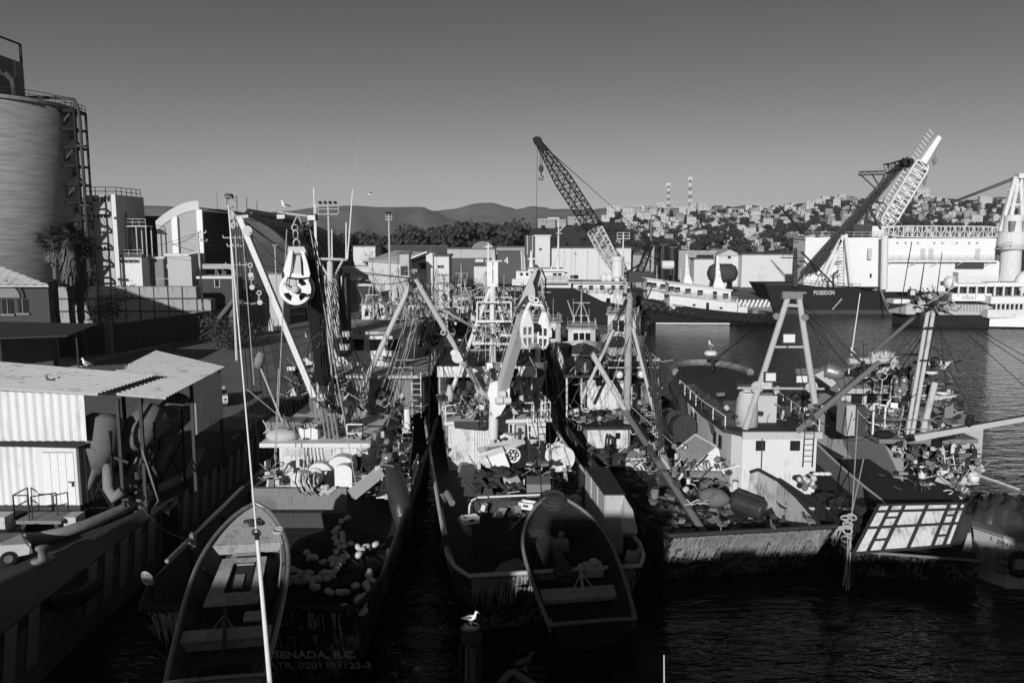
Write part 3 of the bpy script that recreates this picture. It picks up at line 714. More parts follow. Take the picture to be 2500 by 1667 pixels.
# --- palms
def fan_leaf(mb, base, d, L, rnd):
    d = d.normalized(); x, y = perp(d); tip = base + d*L*.5; mb.tube(base, tip, .04, n=3, cap=False)
    for k in range(9):
        a = -1.2 + 2.4*k/8; v = (d*math.cos(a) + x*math.sin(a)).normalized(); e = tip + v*L*.55*(1-.15*abs(a)) + V((0,0,-.18*L*rnd.uniform(.5,1.2)))
        s = y*.02 + (x*math.cos(a) - d*math.sin(a))*.13
        mb.add([tip - s, tip + s, e], [(0,1,2)])
def palm(label, px, py_top, Y, skirt, seed, trunk_r=.32):
    rnd = random.Random(seed); c = at(px, py_top, Y); t = thing('fan_palm', label, 'palm tree', (c.x, Y, 3), 0, 'palms beside the silo')
    mb = MB(); mb.path([(c.x+.2,Y,2.8),(c.x-.1,Y,3+(c.z-3)*.4),(c.x,Y,c.z)], lambda s: trunk_r*(1.15-.3*s), 9); mb.build('trunk', M['bark'], t, True)
    mb = MB()
    for i in range(46):
        a = rnd.uniform(0,6.28); e = rnd.uniform(-.5,1.3); d = V((math.cos(a)*math.cos(e), math.sin(a)*math.cos(e), math.sin(e))); fan_leaf(mb, c, d, rnd.uniform(2.2,3.0), rnd)
    mb.build('crown', M['leafd'], t)
    mb = MB()
    for i in range(420):
        a = rnd.uniform(0,6.28); z = rnd.uniform(0, skirt); r = .4+.65*math.sin(min(1,z/skirt*1.1+.15)*math.pi)**.7
        p = V((c.x+math.cos(a)*r*.5, Y+math.sin(a)*r*.5, c.z-z+.2)); q = p + V((math.cos(a)*r*.6, math.sin(a)*r*.6, -rnd.uniform(1.2,2.2)))
        s = V((-math.sin(a), math.cos(a), 0))*.09; mb.add([p-s*.3,p+s*.3,q+s*.6,q-s], [(0,1,2,3)])
    mb.build('dead_frond_skirt', M['bark'], t)
palm('tall fan palm with a shaggy skirt of dead fronds, nearest the silo', 165, 585, 96, 5.6, 5)
palm('fan palm with a long shaggy skirt, right one of the palms', 187, 606, 98, 7.2, 9)
palm('fan palm with a bare dark trunk, left one of the palms', 130, 592, 97, 1.0, 12, .26)
p = at(540,735,112); t = thing('cut_palm', 'leaning cut palm trunks with spiky regrowth beside the yard wall', 'palm tree', (p.x,112,3))
mb = MB(); mb.path([(p.x-1,112,3),(p.x-.6,112,6),(p.x+1.6,112,8.6),(p.x+3,112,8.4)], .35, 8); mb.path([(p.x+1.5,112,3),(p.x+1.3,112,6.5),(p.x+2.6,112,8.8)], .4, 8); mb.build('trunk', M['bark'], t)
mb = MB(); rr = random.Random(8)
for i in range(26):
    a = rr.uniform(0,6.28); fan_leaf(mb, V((p.x-.4,112,4.8)), V((math.cos(a),math.sin(a)*.6,rr.uniform(.2,1.4))), 1.9, rr)
mb.build('fronds', M['leafd'], t)
def bush(label, px, py, Y, w, h, seed, n=900, name='bush', m=None):
    rnd = random.Random(seed); c = at(px, py, Y); t = thing(name, label, 'bush' if name == 'bush' else 'tree', (c.x,Y,3)); mb = MB()
    for k in range(8): clump(mb, V((c.x+rnd.uniform(-.38,.38)*w, Y+rnd.uniform(-1.2,1.2), 3+h*rnd.uniform(.18,.7))), V((w*.24,w*.2,h*.3)), n//5, rnd, .27)
    mb.build('foliage', m or M['leafd'], t); mb = MB()
    for k in range(4): mb.tube((c.x,Y,2.9),(c.x+rnd.uniform(-.3,.3)*w,Y,3+h*.5),.14,.05,n=5)
    mb.build('stem', M['bark'], t)
bush('dark round tree between the palms and the plant buildings', 258, 680, 128, 10, 9.5, 41, 1600, 'broadleaf_tree')
bush('dark clump of shrubs at the end of the yard wall', 545, 775, 104, 8, 5, 42, 1200)
bush('grey scrubby bush behind the slanting white boom', 612, 680, 140, 7, 9, 43, 900)
bush('pale spiky bush beside the dark parked car', 615, 750, 118, 3.5, 2.2, 44, 400, m=M['leaf'])
bush('bushes on the bank in front of the gabled warehouse', 1130, 665, 195, 12, 5.5, 45, 1000, m=M['leaf'])
bush('ivy-covered tree behind the white sheds', 910, 640, 240, 14, 11, 46, 1200)
# --- middle-distance sheds, left to right
bld('white_tank_wall', 'white windowless storage block in front of the tree belt', 'building', 862, 602, 916, 262, 20, M['wallw'])
bld('dark_long_shed', 'long dark shed in front of the tree belt, left of the gabled warehouse', 'warehouse', 917, 602, 1092, 275, 15, M['dgrey'])
bld('white_store', 'low white flat-roofed store left of the gabled shed', 'building', 838, 655, 904, 186, 8, M['wallw'], wins=[(850,700,856,706)], rm=M['white'])
bld('lean_to', 'low shed with a white lean-to roof in front of the white store', 'building', 770, 684, 872, 176, 6, M['grey'], rm=M['white'])
bld('guard_booth', 'small booth with a white door by the road barriers', 'booth', 879, 698, 905, 165, 3, M['dgrey'], doors=[(885,702,894,722)], rm=M['white'])
t = thing('gabled_shed', 'white shed with a broad pale roof and a dark open gable', 'warehouse', (-28,178,3))
e0, e1, r0, r1 = at(893,636,180), at(985,640,170), at(962,611,186), at(1040,613,176)
mb = MB(); mb.add([e0,e1,at(1042,616,173),at(964,611,190)], [(0,1,2,3)]); mb.add([e0+V((0,0,-.25)),e1+V((0,0,-.25)),e1,e0],[(0,1,2,3)]); mb.build('roof', M['roofm'], t)
mb = MB(); mb.slab([at(985,640,169.8),at(1042,616,169.8),at(1042,613,169.8),at(985,636,169.8)], .2); mb.build('barge_board', M['white_clean'], t)
mb = MB(); mb.add([(e0.x+.5,180,3),(e1.x,171,3),(e1.x,171,e1.z),(e0.x+.5,180,e0.z)], [(0,1,2,3)]); mb.box(at(1040,620,171).x,at(1062,620,171).x,171,176,3,at(1040,618,171).z); mb.build('wall', M['wallw'], t)
mb = MB(); a, b = at(1001,634,172), at(1041,620,172); mb.add([(a.x,172,3),(b.x,172,3),(b.x,172,b.z),(a.x,172,a.z)], [(0,1,2,3)]); mb.build('open_bay', M['black'], t)
mb = MB(); a, b = at(1001,657,170.5), at(1040,690,170.5); mb.box(a.x,b.x,170.4,170.7,3,a.z); mb.build('low_wall', M['concrete'], t)
bld('white_corner_building', 'white two-storey building with a pair of dark windows beside the gabled shed', 'building', 1060, 626, 1096, 165, 8, M['wallw'], wins=[(1069,648,1075,654),(1077,648,1083,654)])
bld('rusty_tank_cabin', 'pale box cabin with a dark lower half in front of the gabled shed', 'cabin', 976, 620, 998, 160, 3, M['lgrey'], doors=[(978,650,996,672)])
t = bld('gabled_warehouse', 'long corrugated warehouse, pale above and grey below, with an arched gable', 'warehouse', 1092, 608, 1208, 235, 18, M['wallc'], rm=M['darkroof'])
mb = MB(); a, b = at(1093,630,234.6), at(1208,648,234.6); mb.box(a.x,b.x,234.7,235,3,a.z); mb.build('lower_cladding', M['wallcd'], t)
mb = MB(); a, b = at(1160,640,234), at(1180,633,234); mb.box(a.x,b.x,234.4,234.7,a.z,b.z); mb.build('sign_panel', M['white'], t)
a, b = at(1152,608,234.4), at(1206,608,234.4); cx = (a.x+b.x)/2; mb = MB(); mb.slab([V((cx-(b.x-a.x)/2*math.cos(k*math.pi/10),234.4,a.z+2.2*math.sin(k*math.pi/10))) for k in range(11)], .3); mb.build('arched_gable', M['grey'], t)
bld('white_low_wall_shed', 'low white shed in front of the gabled warehouse', 'shed', 1157, 650, 1232, 212, 5, M['wallw'])
t = bld('shipping_container', 'dark stacked containers marked with a 4', 'container', 1214, 616, 1272, 205, 6, M['wallcd'])
text('4', at(1236,637,204.9), (1,0,0), (0,0,1), 2.4, M['white_clean'], t)
bld('grey_low_warehouse', 'low grey warehouse behind the dark containers', 'warehouse', 1208, 604, 1284, 262, 10, M['wallg'])
t = thing('dark_ribbed_tank', 'dark ribbed silo with pale stripes left of the white tower', 'silo', (8,240,3)); c = at(1295,575,240); mb = MB(); mb.lathe([(1.7,0),(1.7,c.z-3)],(c.x,240,3),n=16); mb.build('shell', M['wallcd'], t)
mb = MB()
for dx in (-.9,.6): mb.box(c.x+dx-.15,c.x+dx+.15,238.2,238.5,12,c.z)
mb.build('pale_strip', M['lgrey'], t)
bld('white_tower', 'square white tower with one small dark window', 'tower', 1307, 577, 1343, 226, 8, M['wallw'], wins=[(1317,606,1322,611)], rm=M['white'])
t = bld('long_white_warehouse', 'long windowless white warehouse behind the dark crane', 'warehouse', 1343, 606, 1541, 228, 16, M['wallw'], rm=M['darkroof'], wins=[(1402,617,1406,622)])
for px in (1378,1404,1434,1462,1520):
    a = at(px,610,227.9); mb = MB(); mb.box(a.x-.12,a.x+.12,227.85,228,4,a.z); mb.build('wall_joint', M['cream'], t)
bld('gabled_store', 'grey gabled store right of the long white warehouse', 'warehouse', 1543, 622, 1592, 232, 10, M['wallg'], gable=1.5)
def tank(name, label, px, py, pxw, Y, m, zb=3, cat='tank', n=20):
    c = at(px,py,Y); r = (at(px+pxw,py,Y).x-c.x); t = thing(name, label, cat, (c.x,Y,zb)); mb = MB(); mb.lathe([(r,0),(r,c.z-zb),(r*.5,c.z-zb+.3)],(c.x,Y,zb),n=n); mb.build('shell', m, t, False)
    mb = MB(); mb.torus((c.x,Y,c.z),r+.05,.12,n=16,m=4); mb.ladder((c.x-r*.5,Y-r,zb),(c.x-r*.5,Y-r,c.z),.5,.8,.05,(1,0,0)); mb.build('ladder', M['grey'], t); return t
tank('storage_tank', 'tall black cylindrical tank, left one of the pair', 1621, 598, 11, 225, M['black'])
tank('storage_tank', 'tall black cylindrical tank, right one of the pair', 1644, 604, 10, 222, M['black'])
tank('slim_silo', 'slim pale cylindrical silo right of the crane gantry', 1594, 597, 4.2, 222, M['lgrey'], cat='silo')
t = thing('white_tank', 'white horizontal tank on a stand below the black tanks', 'tank', (at(1630,647,205).x,205,3)); mb = MB(); a, b = at(1616,647,205), at(1644,647,205); mb.tube(a,b,1.1,n=14); mb.build('shell', M['white'], t)
mb = MB()
for q in (a,b): mb.box(q.x-.2,q.x+.2,204,206,3,q.z-.8)
mb.build('stand', M['dgrey'], t)
t = bld('open_workshop', 'pale workshop with dark open upper bays', 'building', 1657, 616, 1746, 226, 14, M['wallg'], wins=[(1700,622,1742,630)], rm=M['roofm'])
bld('white_workshop_door', 'white box building under the open workshop', 'building', 1695, 633, 1742, 214, 5, M['wallw'])
t = bld('white_shed_row', 'long white shed with a dark roof left of the big ship', 'warehouse', 1750, 625, 1812, 236, 20, M['wallw'], wins=[(1777,625,1784,631)], gable=1.8, rm=M['roofm'])
bld('dark_roofed_shed', 'long white shed under a low dark roof behind the stacked tyres', 'warehouse', 1812, 622, 1960, 232, 18, M['wallw'], rm=M['darkroof'])
t = thing('dark_fuel_tank', 'big dark horizontal tank with rounded ends lying on the far quay', 'tank', (at(1764,668,200).x,200,3)); a, b = at(1742,667,200), at(1785,667,200); mb = MB(); mb.lathe([(.6,-1.5),(1.7,-1),(2.3,0),(2.3,b.x-a.x),(1.7,b.x-a.x+1),(.6,b.x-a.x+1.5)],a,(1,0,0),n=20); mb.build('shell', M['dgrey'], t, True)
mb = MB(); mb.box(a.x,a.x+.6,198.5,201.5,3,a.z-1); mb.box(b.x-.6,b.x,198.5,201.5,3,b.z-1); mb.build('saddle', M['black'], t)
# pole lights
def light_pole(label, px, ptop, Y, w, h, m, n=3, rows=2, base=3, extra=0):
    c = at(px, ptop, Y); t = thing('floodlight_pole', label, 'floodlight mast', (c.x,Y,base), 0, 'floodlight masts round the harbour')
    mb = MB(); mb.tube((c.x,Y,base-.2),(c.x,Y,c.z),.28,.14,n=8); mb.build('pole', m, t)
    mb = MB()
    for r in range(rows+1): mb.bar((c.x-w/2,Y,c.z-h*r/rows),(c.x+w/2,Y,c.z-h*r/rows),.09)
    for x in (-w/2,w/2,0): mb.bar((c.x+x,Y,c.z-h),(c.x+x,Y,c.z),.09)
    mb.box(c.x-w/2,c.x+w/2,Y-.5,Y+.5,c.z-h-.1,c.z-h); mb.build('basket', m, t)
    for k in range(n):
        x = c.x - w/2 + w*(k+.5)/n; mb = MB(); mb.obox((x,Y-.3,c.z+.2),(.42,.3,.3),0,.3); mb.build('lamp_head', M['black'], t)
light_pole('floodlight mast with a wide pale lamp cage beside the power block boom', 801, 498, 120, 2.9, 1.45, M['lgrey'], 4)
light_pole('slim pale floodlight mast in front of the tree belt', 949, 523, 150, 1.1, 1.0, M['lgrey'], 2)
light_pole('white floodlight mast with a broad grid in front of the white warehouse', 1522, 568, 195, 2.9, 1.4, M['white'], 0)
light_pole('thin grey floodlight mast right of the crane gantry', 1590, 542, 205, 1.4, 1.4, M['grey'], 2)
t = thing('floodlight_pole', 'floodlight mast topped by a square cage with a bird nest', 'floodlight mast', (at(557,500,95).x,95,3), 0, 'floodlight masts round the harbour')
c = at(557,484,95); mb = MB(); mb.tube((at(573,760,95).x,95,3),(c.x+.1,95,c.z-1),.17,.1); mb.build('pole', M['cream'], t)
mb = MB()
for a in (-.5,.5):
    for b in (-.5,.5): mb.bar((c.x+a,95+b,c.z-1),(c.x+a,95+b,c.z+.1),.06)
for z in (-1,0.1):
    for a in (-.5,.5): mb.bar((c.x-.5,95+a,c.z+z),(c.x+.5,95+a,c.z+z),.06); mb.bar((c.x+a,94.5,c.z+z),(c.x+a,95.5,c.z+z),.06)
mb.box(c.x-.5,c.x+.5,94.5,95.5,c.z-1.05,c.z-1); mb.build('cage', M['lgrey'], t)
mb = MB(); rr = random.Random(2); clump(mb, c+V((.1,0,.25)), V((.5,.5,.3)), 160, rr, .3); mb.build('nest', M['bark'], t)
# utility poles with cross arms
def upole(label, px, ptop, Y, arms, px_b=None, r=.14):
    c = at(px, ptop, Y); t = thing('utility_pole', label, 'utility pole', (c.x,Y,3), 0, 'wooden utility poles on the yard'); mb = MB(); mb.tube((at(px_b or px,ptop,Y).x,Y,3),(c.x,Y,c.z),r*1.2,r); mb.build('pole', M['lgrey'], t)
    for (dz, w) in arms:
        mb = MB(); mb.bar((c.x-w/2,Y,c.z-dz),(c.x+w/2,Y,c.z-dz),.12)
        for k in range(4): x = c.x-w/2+w*k/3; mb.lathe([(.05,0),(.11,.1),(.05,.3)],(x,Y,c.z-dz+.05),n=6)
        mb.build('cross_arm', M['lgrey'], t)
    return t
upole('pale utility pole with cross arms in front of the arched hall', 482, 565, 118, [(.2,2.4),(1.4,2.6)], 488)
upole('utility pole carrying transformers and three cross arms', 574, 575, 110, [(.3,3.2),(1.4,2.2),(3.9,2.8)])
t = thing('street_lamp', 'slender street lamp between the white boom and the hanging power block', 'street lamp', (at(671,600,125).x,125,3)); c = at(671,600,125); mb = MB(); mb.tube((c.x,125,3),c,.12,.09); mb.build('pole', M['lgrey'], t); mb = MB(); mb.box(c.x-.3,c.x+.5,124.8,125.2,c.z,c.z+.18); mb.build('lamp_head', M['lgrey'], t)
# overhead wires
t = thing('overhead_wires', 'bundle of thin black overhead wires sagging between the utility poles', 'wires', (-50,115,14))
def sag(a, b, d, n=12): return [a.lerp(b, i/n) - V((0,0,d*4*(i/n)*(1-i/n))) for i in range(n+1)]
for (a, b, d) in ((at(383,585,160),at(482,567,118),1.2),(at(383,587,160),at(484,569,118),1.2),(at(482,567,118),at(574,578,110),1),(at(484,576,118),at(574,580,110),1.2),(at(486,576,118),at(574,592,110),1.5),(at(210,600,148),at(480,568,118),1.5),(at(574,592,110),at(700,640,150),2)):
    mb = MB(); mb.path(sag(a,b,d), .03, 4); mb.build('wire', M['black'], t)
# ================================================================ SHIPS AND CRANES
def hull(root, T, L, B, zs=3.0, zb=5.0, zd=2.2, mo=None, mi=None, md=None, mr=None, tw=.85, flare=.82, over=3.0, rake=.6, n=26, th=.16, full=.5, band=None, mb_=None, sheer=2.0, rail_r=.1, power=2.0):
    """boat hull along local +y (stern at 0); returns rail points"""
    def hw(s):
        w = B/2
        if s < .06: w *= tw + (1-tw)*math.sin(s/.06*math.pi/2)
        if s > full: u = (s-full)/(1-full); w *= max(.0, 1-u**power)**.85
        return max(w, .04)
    def zr(s): return zs + (zb-zs)*(s**sheer)
    S = [0,.012,.03,.06] + [.06+.94*(i+1)/n for i in range(n)]
    rings = []
    for s in S:
        w = hw(s); y = s*L; z = zr(s); u = max(0,(s-full)/(1-full))
        yw = rake*(1-min(1,s/.15)) + y - over*(s**3); fl = flare*(1-.35*u)
        rings.append([(.5*w*fl, yw+ (.3*rake)*(1-s), -1.2), (w*fl, yw, .0), ((w*fl*.35+w*.65), (y+yw)/2, z*.5), (w, y, z), (w-th if w > th*1.5 else .01, y if 0 < s < 1 else (y+th if s == 0 else y-th), z), (max(w-th-.08,.01), max(y if s < 1 else y-th, (zs-zd)*rake/zs+th+.1) , min(zd, z-.2) + (zb-zs)*(s**sheer)*.6)])
    mbo = MB(T); mbi = MB(T); k = 6; N = len(rings)
    for side in (1,-1):
        vs = [(side*p[0],p[1],p[2]) for r in rings for p in r[:5]]
        mbo.add(vs, [((i*5+j),((i+1)*5+j),((i+1)*5+j+1),(i*5+j+1)) for i in range(N-1) for j in range(4)])
        vs = [(side*p[0],p[1],p[2]) for r in rings for p in r[4:6]]
        mbi.add(vs, [((i*2),((i+1)*2),((i+1)*2+1),(i*2+1)) for i in range(N-1)])
    r = rings[0]
    mbo.add([(r[j][0],r[j][1],r[j][2]) for j in range(5)] + [(-r[j][0],r[j][1],r[j][2]) for j in range(5)], [(j,j+1,j+6,j+5) for j in range(4)])
    mbi.add([(r[4][0],r[4][1],r[4][2]),(r[5][0],r[5][1],r[5][2]),(-r[5][0],r[5][1],r[5][2]),(-r[4][0],r[4][1],r[4][2])], [(0,1,2,3)])
    mbo.build('hull', mo or M['hullworn'], root, True); mbi.build('bulwark_lining', mi or M['dgrey'], root)
    d = MB(T)
    d.add([(p[5][0],p[5][1],p[5][2]) for p in rings] + [(-p[5][0],p[5][1],p[5][2]) for p in rings], [(i,i+1,N+i+1,N+i) for i in range(N-1)])
    d.build('deck', md or M['rust'], root)
    rp = [V((p[3][0]-th/2,p[3][1],p[3][2]+.02)) for p in rings]; lp = [V((-p.x,p.y,p.z)) for p in rp]
    if rail_r:
        m = MB(T); m.path(lp[::-1] + rp, rail_r, 6); m.build('rail_cap', mr or M['steel'], root)
    if band:
        m = MB(T)
        for side in (1,-1): m.path([(side*(p[2][0]+.03),p[2][1],p[2][2]*band) for p in rings], .09, 5)
        m.build('rubbing_strake', mb_ or M['black'], root)
    return rp
def fender_tyres(t, pts, r=.5, m=None, axis=(1,0,0)):
    for p in pts:
        mb = MB(); mb.torus(p, r, r*.38, axis, 14, 6); mb.build('tyre_fender', m or M['rubber'], t, True)
# --- mobile lattice crane -------------------------------------------
t = thing('crawler_crane', 'tall dark lattice-boom crane with a pale lower boom on the far quay', 'crane', (at(1530,690,197).x,197,3))
tip = at(1313,345,190); mid = at(1452,560,196); foot = at(1512,676,198)
mb = MB(); mb.lattice(tip, mid, .9, 3.0, 20, .17, ends=(.42,1.01), rd=.09); mb.build('upper_boom', M['black'], t)
mb = MB(); mb.lattice(mid, foot, .9, 2.9, 11, .17, ends=(-1,.5), rd=.09); mb.build('lower_boom', M['white'], t)
mb = MB(); mb.bar(tip+V((-.8,0,.8)), tip+V((1.6,0,-2.2)), 1.3, 1.1); mb.torus(tip, .8, .25, (0,1,0), 12, 6); mb.build('boom_head', M['black'], t)
mb = MB(); gt = at(1590,590,200)
for a, b in ((tip,gt),(tip+V((.3,.8,0)),gt+V((0,.8,0))),(tip+V((.8,0,-1)),at(1488,570,199)),(at(1488,570,199),gt)): mb.tube(a,b,.06,n=4)
mb.build('pendant_line', M['black'], t)
mb = MB(); mb.lattice(at(1560,672,199),gt,1.8,1.4,8,.16); mb.bar(at(1545,678,199),gt,.35); mb.bar(at(1520,672,199),at(1570,640,199),.4); mb.build('gantry', M['black'], t)
hk = at(1321,425,190); mb = MB(); mb.tube(tip+V((.5,0,-.6)), hk+V((-.15,0,2)), .05,n=4); mb.tube(tip+V((1.1,0,-1.2)), hk+V((.2,0,2)), .05,n=4); mb.tube(at(1312,352,190), at(1309,570,190), .045, n=4); mb.build('hoist_line', M['black'], t)
mb = MB(); mb.lathe([(.15,2.1),(.55,1.6),(.55,.9),(.15,.3)], hk, n=8); mb.path([hk+V((.0,0,.4)),hk+V((0,0,-.3)),hk+V((.5,0,-.7)),hk+V((.3,0,-1.3)),hk+V((-.3,0,-1.3)),hk+V((-.5,0,-.8))], .17, 6); mb.build('hook', M['dgrey'], t)
a, b = at(1535,664,196), at(1592,700,196); mb = MB(); mb.box(a.x,b.x,196,200,b.z+1,a.z); mb.build('machinery_house', M['dgrey'], t)
mb = MB(); mb.box(a.x-.5,b.x+.5,195.5,196.9,3,4.6); mb.box(a.x-.5,b.x+.5,199.3,200.7,3,4.6); mb.build('crawler_track', M['black'], t)
# --- POSEIDON -------------------------------------------------------
T = Matrix.Translation((0,0,0)); PY = 184.0
t = thing('work_ship', 'black-hulled offshore ship named POSEIDON with white deckhouse and lattice cranes', 'ship', (80,190,0))
b0, b1 = at(1868,695,PY), at(2440,770,PY)
WH = 13
pts_top = [(1868,695),(1960,695),(2000,700),(2040,703),(2100,706),(2118,713),(2185,713),(2195,722),(2300,724),(2440,724),(2640,724)]
mb = MB(); tp = [at(x,y,PY) for x,y in pts_top]; bw = at(1895,768,PY+1.5)
bot = [V((max(bw.x, q.x + (3 if i == 0 else 0)), PY+(0 if i else .5), -1)) for i, q in enumerate(tp)]
for i in range(len(tp)-1):
    mb.add([bot[i],bot[i+1],tp[i+1],tp[i]],[(0,1,2,3)])
    mb.add([tp[i],tp[i+1],tp[i+1]+V((0,WH,0)),tp[i]+V((0,WH,0))],[(0,1,2,3)])
mb.add([bot[0],tp[0],tp[0]+V((0,WH,0)),bot[0]+V((2,WH,0))],[(0,1,2,3)])
mb.build('hull', M['black'], t)
mb = MB(); mb.bar((bot[0].x+.5,PY-.05,.45),(tp[-1].x,PY-.05,.45),.12,.9); mb.build('boot_top', M['dgrey'], t)
mb = MB(); mb.bar(tp[0]+V((0,-.1,.1)),tp[1]+V((0,-.1,.1)),.3); mb.rail([tp[1],tp[3],tp[4]],1.1,.05,1,1.6); mb.build('bow_rail', M['dgrey'], t)
text('POSEIDON', at(2012,715,PY-.12), (1,0,0), (.12,0,1), 1.35, M['white_clean'], t, fitw=4.6)
for k in range(6): pass
mb = MB()
for k in range(7): q = at(2030+k*4, 758-k*4.5, PY-.06); mb.box(q.x-.15,q.x+.15,PY-.08,PY+.02,q.z-.12,q.z+.12)
mb.build('draft_marks', M['white'], t)
# superstructure
def sbox(nm, x0,y0,x1,y1,Y,d,m,par=None):
    a, b = at(x0,y0,Y), at(x1,y1,Y); mb = MB(); mb.box(a.x,b.x,Y,Y+d,b.z,a.z); return mb.build(nm, m, par or t)
sbox('deckhouse', 2158,582,2422,714,PY+2,9,M['white_clean'])
sbox('fore_deckhouse', 1967,580,2156,700,PY+3,8,M['white_clean'])
sbox('lower_house', 2162,640,2435,712,PY+1,1.0,M['white_clean'])
mb = MB(); a, b = at(2160,636,PY), at(2436,640,PY); mb.box(a.x,b.x,PY-.4,PY+2,b.z,a.z); g = mb.build('walkway', M['white_clean'], t)
mb = MB(); mb.rail([(a.x,PY-.3,a.z),(b.x,PY-.3,a.z)],1.1,.045,2,1.8); mb.build('handrail', M['lgrey'], g)
for x in (2175,2235,2290,2350,2420):
    q = at(x,640,PY-.2); mb = MB(); mb.bar(q+V((-1.2,1.2,-1.2)), q, .15); mb.build('bracket', M['lgrey'], g)
for (x0,y0,x1,y1) in ((2248,607,2258,633),(2268,607,2278,633),(2382,607,2392,633),(2120,606,2128,633)):
    sbox('door', x0,y0,x1,y1,PY+1.9,.2,M['cream'])
sbox('window', 2124,668,2128,678,PY+2.9,.2,M['glass'])
for x in (2190,2210,2240,2280,2300,2335,2365,2385): sbox('deck_light', x,592,x+3,595,PY+1.8,.2,M['dgrey'])
sbox('exhaust_rack', 2335,642,2402,656,PY+.5,1,M['dgrey'])
mb = MB(); a = at(1966,580,PY+3); mb.rail([(a.x,PY+3,a.z),(at(2420,580,PY+3).x,PY+3,a.z)],1.2,.05,1,1.8); mb.build('roof_rail', M['lgrey'], t)
mb = MB(); mb.tube(at(2158,706,PY-.5), at(2160,575,PY-.5), .75, n=14); mb.build('kingpost', M['white'], t)
for (xa,ya,xb,yb) in ((2078,700,2064,572),(2010,700,2058,575),(1990,700,2052,585)):
    mb = MB(); mb.bar(at(xa,ya,PY+1), at(xb,yb,PY+1), .7); mb.build('derrick_leg', M['white'], t)
mb = MB(); q = at(2052,640,PY+1); mb.ladder(at(2055,700,PY+.5), at(2055,590,PY+.5), 1.4, .7, .06, (1,0,0)); mb.build('ladder', M['lgrey'], t)
mb = MB(); mb.path([at(2035,700,PY+1.5),at(2035,668,PY+1.5),at(2048,660,PY+1.5)], .16, 6); mb.path([at(2022,700,PY+1),at(2022,672,PY+1),at(2050,672,PY+1)], .16, 6); mb.path([at(2036,645,PY+1),at(2038,640,PY+1),at(2054,640,PY+1)],.16,6); mb.build('pipework', M['dgrey'], t)
# dark bundle of stowed booms
for k in range(7):
    a = at(1955+k*6, 668-k*1, PY-1+k*.5); b = at(2190+k*3.0, 408-k*1.5, PY+6+k*.5)
    mb = MB(); mb.lattice(a, b, .9, .9, 22, .11, rd=.05) if k % 2 else mb.tube(a,b,.26,n=6); mb.build('stinger_pipe', M['dgrey'], t)
mb = MB(); q = at(2135,470,PY+4)
mb.lattice(at(2098,424,PY+4), at(2160,422,PY+4), .8,.8,7,.1); mb.bar(at(2098,424,PY+4), at(2142,465,PY+4), .25); mb.bar(at(2128,424,PY+4), at(2150,460,PY+4), .25); mb.bar(at(2160,424,PY+4), at(2140,470,PY+4), .25); mb.build('side_frame', M['dgrey'], t)
mb = MB(); mb.lattice(at(2165,412,PY+6), at(2215,396,PY+6), 2.2,1.6,6,.16); mb.lathe([(.8,-1),(.8,1)], at(2208,397,PY+5),(0,1,0),10); mb.lathe([(.8,-1),(.8,1)], at(2218,396,PY+5),(0,1,0),10); mb.build('head_frame', M['black'], t)
mb = MB(); mb.bar(at(2118,500,PY+5), at(2150,560,PY+5), .5); mb.bar(at(2120,505,PY+5), at(2108,575,PY+5), .5); mb.box(at(2085,548,PY+4).x, at(2130,548,PY+4).x, PY+4, PY+9, at(2085,580,PY+4).z, at(2085,548,PY+4).z); mb.build('gallows', M['dgrey'], t)
# white boom
mb = MB(); fa, fb = at(2157,548,PY+6), at(2248,398,PY+6); tp2 = at(2292,334,PY+6); mb.lattice(fa, fb, 2.6, 3.4, 14, .2, rd=.11); mb.build('white_boom', M['white_clean'], t)
mb = MB(); mb.bar(fb, tp2, 2.3, 1.6, 1.1, 1); mb.build('boom_extension', M['white_clean'], t)
mb = MB()
for k in range(11):
    q = fa.lerp(tp2, .1+k*.085) ; d = (tp2-fa).normalized(); nrm = V((-d.z,0,d.x)); mb.tube(q+nrm*1.4, q+nrm*1.4+V((-1.1,0,1.1)), .12, n=4); mb.tube(q+nrm*1.4+d, q+nrm*1.4+d+V((-1.1,0,1.1)), .12, n=4)
mb.build('line_guides', M['white'], t)
mb = MB(); h1, h2 = at(2281,400,PY+6), at(2257,448,PY+6)
mb.tube(tp2+V((-.3,0,-.5)), h1, .05, n=4); mb.tube(at(2260,392,PY+6), h2, .3, n=6); mb.lathe([(.2,1.5),(.6,.9),(.4,.2),(.1,-.4)], h1, n=8); mb.lathe([(.2,2.5),(.6,1.5),(.4,.2),(.1,-.6)], h2, n=8); mb.build('hook_block', M['grey'], t)
mb = MB(); mb.prism([(at(2115,560,PY+5).x,PY+5),(at(2172,560,PY+5).x,PY+5),(at(2172,560,PY+9).x,PY+9),(at(2115,560,PY+9).x,PY+9)], at(2120,578,PY+5).z, at(2120,552,PY+5).z); mb.build('crane_house', M['white'], t)
mb = MB(); mb.lattice(at(2165,565,PY+3), at(2462,567,PY+3), 1.5, 2.4, 26, .14, ends=(.12,.8), rd=.08); mb.build('resting_boom', M['white'], t)
